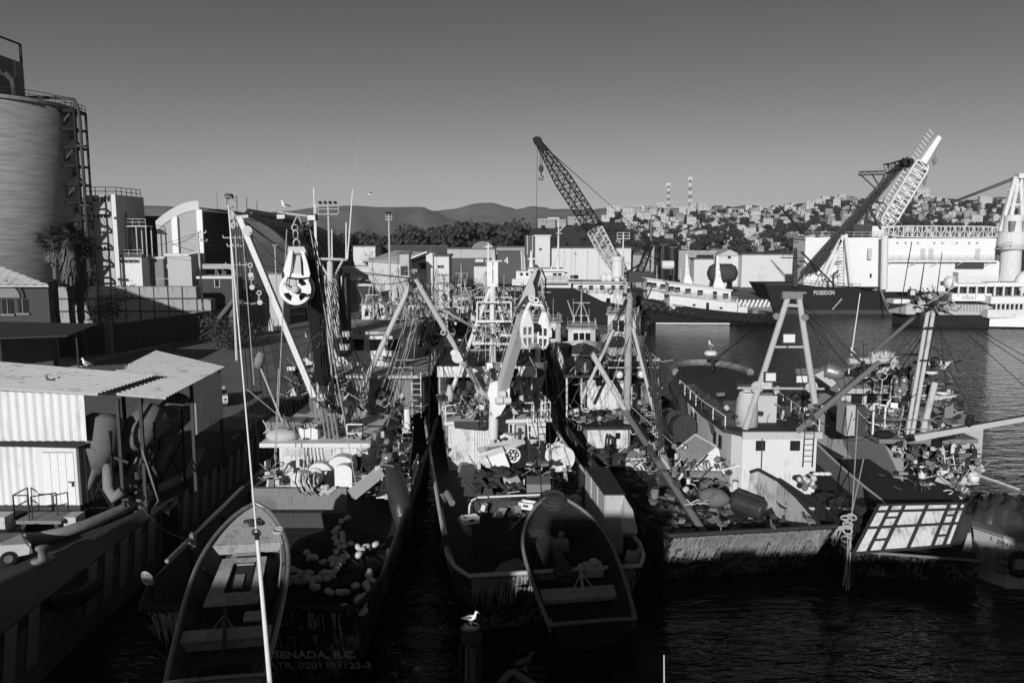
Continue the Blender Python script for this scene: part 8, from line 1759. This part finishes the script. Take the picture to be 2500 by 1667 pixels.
lines(tR,'line',[(P(2095,1000,48),P(2080,1255,41)),(P(2108,1120,45),P(2078,1260,41)),(P(2080,1255,41),P(2072,1440,38.8)),(P(2078,1300,40.5),P(2058,1430,38.8)),(P(2080,1250,41),P(2060,1290,40.6)),(P(2070,1300,40.5),P(2066,1440,38.8))],M['rope'],.03)
rr = random.Random(5); mb = MB()
for k in range(10): mb.path([P(2080+rr.uniform(-3,3),1280,40.6),P(2050+rr.uniform(-10,8),1290+rr.uniform(-6,6),40.3),P(2032+rr.uniform(-4,10),1315+rr.uniform(-8,20),39.8)],.035,5)
for k in range(5): mb.torus(P(2072+rr.uniform(-8,8),1290+rr.uniform(-30,40),40.4),.22,.05,(rr.random(),1,rr.random()),12,5)
mb.build('knot', M['rope'], tR)
# deck clutter on H
bucket('white bucket standing in front of the open door of the grid-stern boat', P(2251,1168,48.2), .26, .5, 'white_clean','white buckets'); bucket('white bucket on the small stand beside the ladder', P(2305,1160,48.3), .27, .5, 'white_clean','white buckets')
for k in range(2): single('roller_fender','pale cylinder lying on the deck of the grid-stern boat, %s one'%('left','right')[k],'fender',lambda m:m.tube(P(2242+k*26,1176+k*3,47.3),P(2258+k*28,1190+k*3,46.6),.17),M['lgrey'],True)
single('white_locker_box','tipped white box on the deck right of the pale cylinders','box',lambda m:m.bar(P(2290,1170,47.6),P(2320,1192,46.8),.45,.35),M['white'])
single('deck_box','dark tilted deck plate behind the grid panel','plate',lambda m:m.slab([P(2235,1172,47.8),P(2290,1172,47.8),P(2325,1215,45.5),P(2250,1200,46)],.08),M['dgrey'])
t = thing('white_tub','round white tub beside the grey pointed bow','tub',tuple(P(2375,1178,47.5))); mb = MB(); mb.lathe([(.3,-.45),(.36,0),(.33,0),(.28,-.35)],P(2376,1158,47.5),n=18); mb.build('shell', M['white_clean'], t, True)
t = thing('grey_barge','small grey pointed boat lying beyond the tarpaulin','boat',tuple(P(2420,1190,49)))
mb = MB(); mb.prism([(P(2352,0,49).x,50.5),(P(2365,0,47).x,47.2),(P(2385,0,47).x,47.0),(P(2492,0,46.5).x,46.6),(P(2420,0,50).x,50.5)], -.3, 2.2); mb.build('hull', M['cream'], t); mb = MB(); mb.path([P(2352,1160,48.5),P(2390,1160,48),P(2490,1195,46.8)],.07,5); mb.build('rail', M['lgrey'], t)
# bottom right boat
t = thing('tarped_boat','pale bow of a boat under a dark tarpaulin with a tyre and round floats','boat',(26,41,0)); 
st = [P(2398,1412,39.6),P(2460,1420,39.0),P(2530,1400,39.4)]; tp_ = [P(2375,1285,42),P(2450,1310,40.3),P(2540,1352,39.2)]
mb = MB(); kn = [P(2385,1380,41),P(2455,1370,39.4),P(2535,1372,39)]
mb.add([V((st[0].x-.3,st[0].y+1.5,-.5)),V((st[1].x,st[1].y,-.5)),V((st[2].x+2,st[2].y,-.5)),kn[0],kn[1],kn[2]+V((2,0,0)),tp_[0],tp_[1],tp_[2]+V((2,0,-.2))],[(0,1,4,3),(1,2,5,4),(3,4,7,6),(4,5,8,7)]); mb.build('hull', M['lgrey'], t)
mb = MB(); mb.add([tp_[0],tp_[1],tp_[2]+V((2,0,-.2)),tp_[2]+V((2,5,-.2)),tp_[0]+V((.5,4,0))],[(0,1,2,3,4)]); mb.build('deck', M['grey'], t); mb = MB(); mb.path([tp_[0],tp_[1],tp_[2]+V((2,0,-.2))],.09,6); mb.build('rail', M['grey'], t)
text('I. MATTOR', P(2466,1340,39.6)+V((0,-.35,.15)), (tp_[2]-tp_[1]), (0,0,1), .34, M['dgrey'], t)
mb = MB(); rr = random.Random(71); N = 26; K = 14; vs = []
for j in range(K+1):
    for i in range(N+1):
        u, v = i/N, j/K; q = P(2362+u*190,1275,42.5).lerp(P(2362+u*190,1215,46.5),v); h = 2.35+ .9*math.sin(math.pi*min(1,u*1.3))*math.sin(math.pi*min(1,v*1.2+.1)) + .16*math.sin(u*34+v*9+math.sin(v*13)*2)+.08*math.sin(u*13-v*31); vs.append((q.x,q.y,h if j else 1.6))
mb.add(vs,[(j*(N+1)+i,j*(N+1)+i+1,(j+1)*(N+1)+i+1,(j+1)*(N+1)+i) for j in range(K) for i in range(N)]); mb.build('tarpaulin_cover', M['tarp'], t, True)
q = P(2482,1372,39.0)+V((0,-.25,0)); mb = MB(); mb.torus(q,.52,.2,(.3,1,.1),20,8); mb.build('tyre_fender', M['rubber'], t, True); part_tube(t,'tyre_rope',q+V((0,0,.5)),P(2488,1340,39.5),.03,M['rope'])
for k in range(9): mb = MB(); mb.ell(P(2440+(k%3)*15-8,1348+(k//3)*18,39.2)+V((0,-.3,0)),.19,.19,.2,12,8); mb.build('round_float', M['orange'], t, True)
rr = random.Random(8); mb = MB()
for k in range(6): mb.path([P(2368,1290,41.8),P(2352+k*4,1340,41),P(2350+k*4,1385+rr.uniform(0,12),40.5)],.04,5)
mb.build('hanging_rope', M['rope'], t)
# ================================================================ PUMP SHED ON THE QUAY
t = thing('pump_shed','raised corrugated roof shed with white ribbed front above grey tanks','shed',(-22,44,3.0))
def ribs(mb, a, b, c, d, n, h):      # corrugated quad a-b (along ribs' spacing) to d-c
    a,b,c,d = V(a),V(b),V(c),V(d); nn = (b-a).cross(d-a).normalized()*h
    for i in range(n):
        s0,s1,s2,s3 = i/n,(i+.3)/n,(i+.5)/n,(i+.8)/n; s4 = (i+1)/n; off = [0,1,1,0,0]; ss = [s0,s1,s2,s3,s4]
        for k in range(4): mb.add([a.lerp(b,ss[k])+nn*off[k],a.lerp(b,ss[k+1])+nn*off[k+1],d.lerp(c,ss[k+1])+nn*off[k+1],d.lerp(c,ss[k])+nn*off[k]],[(0,1,2,3)])
corr = mat('sun-bleached roof sheet', .42, .6, .22, .45, 1.0, 0, .05, spot=.15, light=.1)
mb = MB(); ribs(mb,(-20.6,40,9.62),(-20.0,45.6,9.62),(-30,47,10.2),(-30,40,10.15),17,.13); mb.build('front_roof', corr, t)
mb = MB(); ribs(mb,(-17.6,40.9,9.25),(-17.9,50.6,9.3),(-24,54.8,9.75),(-22.5,41.5,9.5),26,.12); mb.build('rear_roof', corr, t)
mb = MB(); ribs(mb,(-30,40.25,7.25),(-21.4,40.25,7.25),(-21.4,40.25,9.6),(-30,40.25,10.0),20,-.08); mb.build('front_wall', M['shedw'], t)
mb = MB(); ribs(mb,(-17.95,45.4,6.3),(-17.95,49.9,6.3),(-17.95,49.9,9.2),(-17.95,45.4,9.15),12,.07); mb.build('end_panel', M['shedw'], t)
for (x,y) in ((-20.2,41.2),(-19.4,42.0),(-18.1,45.5),(-18.1,50),(-23,50),(-22.2,46)): part_bar(t,'post',(x,y,3),(x,y,9.2),.16,M['dgrey'])
for k,(x,y) in enumerate(((-21.3,41.6),(-19.9,43.6),(-19.6,46.6))):
    mb = MB(); ax = (.1,.25,1) if k == 0 else ((.45,.7,.55)); mb.lathe([(.25,-2.1),(.85,-1.0),(.95,-.8),(.95,.8),(.6,1.05)],(x,y,7.3),ax,20); tk = mb.build('hopper_tank', M['orange'], t, True)
    mb = MB(); mb.path([(x-.2,y-.5,5.6),(x-.5,y-.9,4.8),(x-.8,y-1,4.2)],.28,10); mb.build('outlet_pipe', M['grey'], tk, True)
    mb = MB()
    for s in (-.7,.7): mb.bar((x+s,y-.7,3),(x+s,y-.6,7.6),.1); mb.bar((x+s,y-.7,3.4),(x-s,y-.6,6),.07)
    mb.build('tank_frame', M['black'], tk)
mb = MB(); mb.torus((-19.1,45.2,7.6),.4,.03,(.6,-.6,.4),18,4); mb.build('oval_badge', M['lgrey'], t)
rr = random.Random(12); mb = MB()
for k in range(30): q = V((rr.uniform(-22,-19),rr.uniform(40.8,44),rr.uniform(3.2,6.2))); (mb.obox(q,(rr.uniform(.1,.6),rr.uniform(.1,.6),rr.uniform(.1,.6)),rr.uniform(0,3)) if k % 2 else mb.tube(q,q+V((rr.uniform(-1,1),rr.uniform(-.5,.5),rr.uniform(-1,1))),.07))
mb.build('pump_machinery', M['dgrey'], t)
part_path(t,'suction_hose',[(-20.9,41.2,5.8),(-20.8,40.9,4.6),(-20.4,40.6,4.2),(-20.0,40.7,4.5)],.28,M['grey'],10)
part_path(t,'thin_hose',[(-19.5,42,6.5),(-18.9,41.6,5),(-18.7,41.9,3.6),(-19.2,42.5,3.1)],.05,M['grey'],6)
t = thing('site_cabin','white corrugated cabin on steel skids with a narrow plank door','cabin',(-26,41.5,3.9))
mb = MB(); ribs(mb,(-30,40,4.0),(-23.8,40,4.0),(-23.8,40,7.0),(-30,40,7.0),16,-.07); mb.build('front_wall', M['shedw'], t)
mb = MB(); ribs(mb,(-21.85,40,4.0),(-20.95,43,4.0),(-20.95,43,7.0),(-21.85,40,7.0),9,.06); mb.box(-30,-22,43,43.1,4,7); mb.build('side_wall', M['grey'], t)  # side faces away from the sun; its shade is put into the grey
mb = MB(); mb.box(-23.8,-21.85,40.0,40.08,6.75,7.0); mb.box(-23.8,-23.55,40.0,40.08,4.0,6.75); mb.box(-22.0,-21.85,40.0,40.08,4,6.75); mb.build('door_frame', M['white'], t)
mb = MB()
for k in range(4): mb.box(-23.54+k*.39,-23.17+k*.39,39.97,40.02,4.02,6.72)
d_ = mb.build('door', M['white_clean'], t); mb = MB(); mb.box(-22.3,-22.02,39.9,39.97,5.2,5.25); mb.box(-22.12,-22.05,39.88,39.97,5.0,5.2); mb.build('latch', M['dgrey'], d_)
mb = MB(); ribs(mb,(-21.6,39.7,7.02),(-20.7,43.2,7.05),(-30,43.2,7.3),(-30,39.7,7.25),16,.07); mb.build('roof', M['rust'], t)
mb = MB(); mb.box(-30,-21.8,39.95,43,3.75,4.0); mb.build('skid_frame', M['dgrey'], t)
t = thing('loading_step','steel step platform with handrails in front of the cabin door','platform',(-23.3,39,3.0))
mb = MB(); mb.box(-24.2,-22.0,38.5,39.9,3.55,3.72); mb.build('deck', M['grey'], t)
mb = MB(); mb.rail([(-24.3,38.6,3.72),(-23.6,38.6,3.72)],1.25,.035,1,.7); mb.rail([(-24.3,39.8,3.72),(-24.3,38.6,3.72)],1.25,.035,1,1.2); mb.rail([(-23.5,38.7,3.72),(-22.6,39.3,3.72)],1.15,.035,1,1.0); mb.build('handrail', M['dgrey'], t)
mb = MB(); mb.box(-24,-23.8,38.6,39.8,3.01,3.55); mb.box(-22.4,-22.2,38.6,39.8,3.01,3.55); mb.build('leg', M['dgrey'], t)
for k,x in enumerate((-26.3,-22.1)): single('striped_block','white-faced concrete block under the cabin, %s one'%('left','right')[k],'block',lambda m:m.box(x,x+1.3 if k == 0 else x+.6,38.9,39.8,3.01,3.75),M['cream'])
single('discharge_hose','thick grey hose snaking along the quay edge past the bollards','hose',lambda m:m.path([(-32,37.2,3.32),(-25,37.3,3.32),(-22.6,37.2,3.32),(-21.6,37.9,3.35),(-21.0,39.2,3.32),(-20.3,41.3,3.35),(-20.0,43,3.6),(-19.6,45.2,3.4),(-19.3,47.5,3.4),(-19.5,50,4.2)],.27,12),mat('hose skin',.24,.7,.1,.4,3,0,.3),True)
single('hose_wrap','bulky cloth wrap around the thick quay hose','wrap',lambda m:m.lathe([(.3,-.5),(.42,-.3),(.38,0),(.44,.3),(.3,.5)],(-20.0,43.3,3.62),(.1,1,.1),12),M['cream'],True)
for k,(x,y) in enumerate(((-21.1,35.3),(-19.9,42.2),(-19.8,58))): single('bollard','mooring bollard on the quay, %s'%('nearest one, by the cut corner','second one, beside the hose wrap','far one past the shed')[k],'bollard',lambda m:m.lathe([(.5,0),(.5,.05),(.2,.08),(.18,.45),(.28,.55),(.28,.65),(.1,.7)],(x,y,3.01),n=16),M['grey'],True,group='mooring bollards on the quay')
single('dock_fender','big black tyre fender hung over the cut corner of the quay','fender',lambda m:m.path([(QX+.3,31.2,2.9),(QX+.9,32.2,2.7),(QX+.8,33.6,2.6),(QX+.3,34.2,2.2)],.32,10),M['rubber'],True)
single('dock_fender','long vertical black fender against the striped quay wall','fender',lambda m:m.box(QX+.1,QX+.5,42,43.1,.3,3.0),M['rubber'])
# quay mooring line
t = thing('mooring_lines','slack mooring ropes from the big left seiner to the quay','ropes',(-16,45,3)); lines(t,'rope',[(V((-14.8,36.4,3.6)),V((-19.9,42.2,3.4)),.5),(V((-14.8,55,4)),V((-19.8,58,3.5)),.4)],M['roped'],.04)
# ================================================================ GULLS
def gull(label, c, yaw, sc=1.0, dark=False, sit=False):
    c = V(c); t = thing('gull', label, 'gull', tuple(c), yaw, 'gulls resting round the boats'); T = frame(t) @ Matrix.Scale(sc,4); b = M['gullb'] if dark else M['gullw']; w = M['gullb'] if dark else M['gullg']
    h = .06 if sit else .2; mb = MB(T)
    mb.path([(0,-.27,h+.06),(0,-.2,h+.09),(0,-.08,h+.11),(0,.04,h+.13),(0,.12,h+.18),(0,.155,h+.25),(0,.165,h+.31),(0,.18,h+.35),(0,.215,h+.355),(0,.245,h+.345)],
        lambda s:[.012,.035,.085,.1,.08,.05,.042,.052,.045,.012][min(9,int(round(s*9)))],12); mb.build('body', b, t, True)
    for s in (-1,1): mb = MB(T); mb.path([(s*.055,.08,h+.17),(s*.085,-.05,h+.15),(s*.06,-.2,h+.1),(s*.015,-.38,h+.06)],lambda q:[.025,.055,.04,.008][min(3,int(round(q*3)))],8); mb.build('wing', w, t, True)
    mb = MB(T); mb.lathe([(.016,0),(.014,.04),(.004,.07)],(0,.24,h+.345),(0,1,-.25),8); mb.build('beak', M['beak'], t, True)
    if not sit:
        for s in (-1,1): mb = MB(T); mb.tube((s*.03,.0,0),(s*.03,-.01,h+.04),.008); mb.add([(s*.03,-.02,.004),(s*.03-.03,.06,.004),(s*.03+.03,.06,.004)],[(0,1,2)]); mb.build('leg', M['beak'], t)
    return t
gull('white gull with dark wings standing on the light bar above the power block', P(697,519,44.2)+V((0,0,.05)), R(75))
gull('white gull standing on the rear edge of the corrugated shed roof', P(212,903,45.5), R(80), 1.15)
gull('brown mottled gull standing on the front slope of the corrugated shed roof', P(123,947,42.5), R(75), 1.15, True)
gull('bright white gull on the dark piling at the bottom of the picture', (-1.42,27.0,4.02), R(-105), 1.0)
gull('dark gull perched on the curved timber right of the dark piling', P(1283,1640,27.2)+V((0,0,.05)), R(-70), 1.15, True)
gull('white gull sitting on the radar dome of the white trawler', P(1735,866,62)+V((0,0,.3)), R(20), 1.3)
gull('gull on the lashed yard of the grid-stern boat, left one', P(2082,873,54)+V((0,0,.0)), R(10), 1.1); gull('gull on the lashed yard of the grid-stern boat, right one', P(2162,872,54)+V((0,0,.0)), R(160), 1.0, False, True)
gull('small white gull standing on the dark tarpaulin at the right edge', P(2467,1238,44)+V((0,0,.0)), R(30), .9)
gull('gull on the rail of the streaked stern, left one with a pale head', TF@V((-.15-1.6,.05,3.2)), R(100), 1.05, True); gull('gull on the rail of the streaked stern, middle one seen from behind', TF@V((.9,.05,3.2)), R(5), 1.0, True, True); gull('mottled gull on the rail of the streaked stern, right one', TF@V((2.9,.1,3.2)), R(110), 1.1, True)
t = thing('flying_gull','tiny gull gliding in the sky above the left mountains','gull',tuple(P(905,475,90))); T = frame(t); mb = MB(T); mb.path([(-.28,0,0),(-.1,0,.03),(.15,0,.04),(.3,0,.02)],lambda s:[.02,.09,.08,.03][min(3,int(round(s*3)))],8); mb.build('body', M['gullw'], t, True)
for s in (-1,1): mb = MB(T); mb.add([(0,0,.05),(.12,0,.06),(.1,s*.45,.25),(-.1,s*.75,.12),(-.04,s*.4,.2)],[(0,1,2,4),(2,3,4)]); mb.build('wing', M['gullg'], t)
# piling and timbers under the bottom gulls
t = thing('old_piling','dark timber piling wrapped in frayed rope, gull on top','piling',(-1.42,27,0)); mb = MB(); mb.tube((-1.5,27,-1),(-1.42,27,3.95),.24,.2,14); mb.build('post', M['wood'], t)
rr = random.Random(2); mb = MB(); coil(mb,(-1.42,27,3.35),.27,.07,9,rr)
for k in range(14): a = rr.uniform(0,6.28); mb.path([(-1.42+math.cos(a)*.26,27+math.sin(a)*.26,3.7),(-1.42+math.cos(a)*.38,27+math.sin(a)*.38,3.2),(-1.42+math.cos(a)*.36,27+math.sin(a)*.36,2.4-rr.random())],.03,4)
mb.build('rope_wrap', M['roped'], t)
t = thing('curved_timber','dark curved timber and strut at the bottom edge under a gull','timber',tuple(P(1280,1650,27.3))); part_path(t,'bent_timber',[P(1215,1720,27),P(1222,1665,27.2),P(1245,1642,27.3),P(1262,1640,27.3)],.13,M['wood'],8); part_tube(t,'strut',P(1255,1640,27.3),P(1330,1690,26.5),.12,M['wood'])
# ================================================================ PERSON
def person(label, c, yaw):
    c = V(c); t = thing('person', label, 'person', tuple(c), yaw); T = frame(t)
    def skin(nm, joints, edges, m):
        me = bpy.data.meshes.new(nm); me.from_pydata([j[:3] for j in joints], edges, []); o = bpy.data.objects.new(nm, me); C.objects.link(o); o.parent = t
        s = o.modifiers.new('skin','SKIN'); 
        for i, j in enumerate(joints): me.skin_vertices[0].data[i].radius = (j[3], j[4] if len(j) > 4 else j[3]); me.skin_vertices[0].data[i].use_root = (i == 0)
        o.modifiers.new('sub','SUBSURF').levels = 2; o.modifiers['sub'].render_levels = 2; me.materials.append(m); return o
    # facing +y
    J = [(0,0,.95,.15,.11),(0,.01,1.15,.15,.11),(0,.0,1.35,.17,.11),(0,-.01,1.47,.08,.08),(0,.02,1.56,.055),(0,.04,1.64,.075,.085),(0,.045,1.74,.075,.085),
         (.19,0,1.42,.06),(.24,.03,1.15,.045),(.14,.28,1.1,.033),(-.19,0,1.42,.06),(-.24,.03,1.15,.045),(-.13,.28,1.12,.033),
         (.1,0,.9,.1),(.11,.03,.5,.07),(.12,-.02,.09,.05),(-.1,0,.9,.1),(-.11,.03,.5,.07),(-.12,-.02,.09,.05),(.12,.12,.04,.045),(-.12,.12,.04,.045)]
    E = [(0,1),(1,2),(2,3),(3,4),(4,5),(5,6),(2,7),(7,8),(8,9),(2,10),(10,11),(11,12),(0,13),(13,14),(14,15),(0,16),(16,17),(17,18),(15,19),(18,20)]
    skin('body', J, E, M['skin'])
    skin('shirt', [(0,0,1.0,.17,.13),(0,.0,1.2,.17,.13),(0,-.01,1.38,.19,.13),(0,-.01,1.46,.1,.09),(.2,0,1.41,.075),(.245,.03,1.2,.06),(-.2,0,1.41,.075),(-.245,.03,1.2,.06)], [(0,1),(1,2),(2,3),(2,4),(4,5),(2,6),(6,7)], M['shirt'])
    skin('trousers', [(0,0,.98,.17,.13),(.1,0,.85,.115),(.11,.03,.5,.09),(.12,-.02,.14,.075),(-.1,0,.85,.115),(-.11,.03,.5,.09),(-.12,-.02,.14,.075)], [(0,1),(1,2),(2,3),(0,4),(4,5),(5,6)], M['trousers'])
    for s in (-1,1):
        for k in range(4): x = s*.13-.03+k*.02; skin('finger', [(x,.29,1.1,.012),(x,.34,1.11,.01),(x-.0,.36,1.13-.004*k,.009),(x,.35,1.15,.008)], [(0,1),(1,2),(2,3)], M['skin'])
        skin('thumb', [(s*.1,.28,1.11,.013),(s*.085,.31,1.13,.011),(s*.08,.34,1.15,.009)], [(0,1),(1,2)], M['skin'])
    mb = MB(T); mb.ell((0,.03,1.79),.105,.115,.07,14,8); mb.box(-.07,.07,.12,.2,1.765,1.78); mb.build('cap', M['gullw'], t, True)
    mb = MB(T); mb.lathe([(.012,0),(.02,.03),(.005,.05)],(0,.125,1.68),(0,1,-.5),8); mb.build('nose', M['skin'], t)
    for s in (-1,1): mb = MB(T); mb.ell((s*.03,.118,1.715),.012,.008,.008,8,6); mb.build('eye', M['black'], t)
    mb = MB(T); mb.slab([(-.19,-.1,1.45),(.19,-.1,1.45),(.16,-.17,.85),(-.16,-.17,.85)],.05); mb.build('draped_sweater', M['grey'], t)
    mb = MB(T); mb.slab([(-.13,.34,1.12),(.13,.34,1.12),(.13,.46,1.28),(-.13,.46,1.28)],.012); mb.build('paper', M['white_clean'], t)
    return t
pc = P(1379,1213,46.0); pc.z = P(1379,1209,46).z
person('person in a pale shirt and cap standing on deck, facing left and reading a paper', (P(1380,1137,46).x,46,P(1380,1137,46).z-1.83), R(88))
single('hatch_cover','dark low hatch the standing person is on, beside the white reel','hatch',lambda m:m.box(P(1366,0,46).x,P(1396,0,46).x,45.3,46.8,2.0,P(1380,1137,46).z-1.83),M['rust'])
single('round_bin','dark round bin with a pale domed lid behind the white locker','bin',lambda m:m.lathe([(.4,0),(.42,.9),(.4,1.0),(.2,1.12)],(P(1416,0,44).x,44,2.1),n=18),M['lgrey'],True)
# ================================================================ THE SHIP THE PICTURE IS TAKEN FROM
t = thing('viewing_ship','tall dark-hulled ship lying across behind the viewpoint, seen only by its shadow and aerials','ship',(0,-10,0))
mb = MB(); mb.prism([(-33.5,-4),(-31.5,-1.6),(58,-1.6),(66,-8),(58,-15),(-34,-15),(-36,-12)], -2, 12.0); mb.build('hull', M['dgrey'], t)
SHADE_BLOCKS = [(-32,-26,15.3),(-26,-15.5,13.6),(-15.5,-10.45,15.7),(-9.65,-4.4,15.7),(-4.4,-1.9,13.3),(-1.9,.1,13.8),(.1,3.4,13.5),(3.4,4.6,14.4),(4.6,9,13.3),(9,13,13.9),(13,22,14.6),(22,34,13.6),(34,44,14.6)]  # unseen blocks; heights, slant and gap shaped for their shadow over the boats
for x0,x1,z in SHADE_BLOCKS: mb = MB(); mb.prism([(x0,-3.2),(x1,-3.2),(x1-2.8,-13),(x0-2.8,-13)], 11.9, z); mb.build('deckhouse', M['dgrey'], t)  # each deckhouse is an added block that shapes the shadow
mb = MB(); mb.rail([(-32,-3.3,15.3),(-26,-3.3,15.3)],.9,.04,2,1.5); mb.build('rail', M['grey'], t)
part_bar(t,'aerial_bracket',(-4.0,-1.7,12.4),(-3.0,8.9,12.0),.08,M['grey'])
w = part_tube(t,'whip_aerial',P(665,1730,9),P(628,1312,9),.032,M['white_clean'],.022); part_tube(w,'ferrule',P(628,1316,9),P(626,1298,9),.027,M['black']); part_tube(w,'whip',P(626,1300,9),P(557,500,9),.011,M['white_clean'],.007); mb = MB(); mb.torus(P(626,1300,9),.045,.01,(0,1,.3),12,4); mb.build('shackle', M['black'], w)
part_tube(t,'whip_aerial',P(1622,1760,9),P(1621,1598,9),.008,M['white_clean'],.006)

clutter('cluttered gear on the roof and rails of the white-housed trawler',[(1740,945,1990,1050,48,58),(1960,1000,2000,1060,47,49)],110,57)
clutter('dense tangle of gear round the house of the grid-stern boat',[(2080,880,2340,960,52,56),(2110,960,2350,1075,50,53),(2170,1080,2400,1150,48,51),(2240,720,2310,760,51,52)],460,58)
clutter('oddments lying on the stern decks of the right-hand boats',[(2200,1150,2380,1210,45,48),(1640,1120,1780,1200,43,48),(1560,1090,1700,1160,48,54)],140,59)

# ================================================================ HAZE
mb = MB(); mb.box(-6600,6600,-500,6600,-7,330); hz = mb.build('haze', bpy.data.materials.new('haze'), kind='stuff', label='thin sea haze over the whole harbour and the hills', cat='haze')
hm = hz.data.materials[0]; hm.use_nodes = True; N_ = hm.node_tree.nodes
for n in list(N_): N_.remove(n)
pv = N_.new('ShaderNodeVolumePrincipled'); ho = N_.new('ShaderNodeOutputMaterial'); pv.inputs['Color'].default_value = (.85,.85,.85,1); pv.inputs['Density'].default_value = 1.05e-4; pv.inputs['Anisotropy'].default_value = .2
hm.node_tree.links.new(pv.outputs[0], ho.inputs['Volume'])

stays(tH, P(2280,745,51.5), (2070,900,2400,1080), (49,58), 14, 8, M['black'])
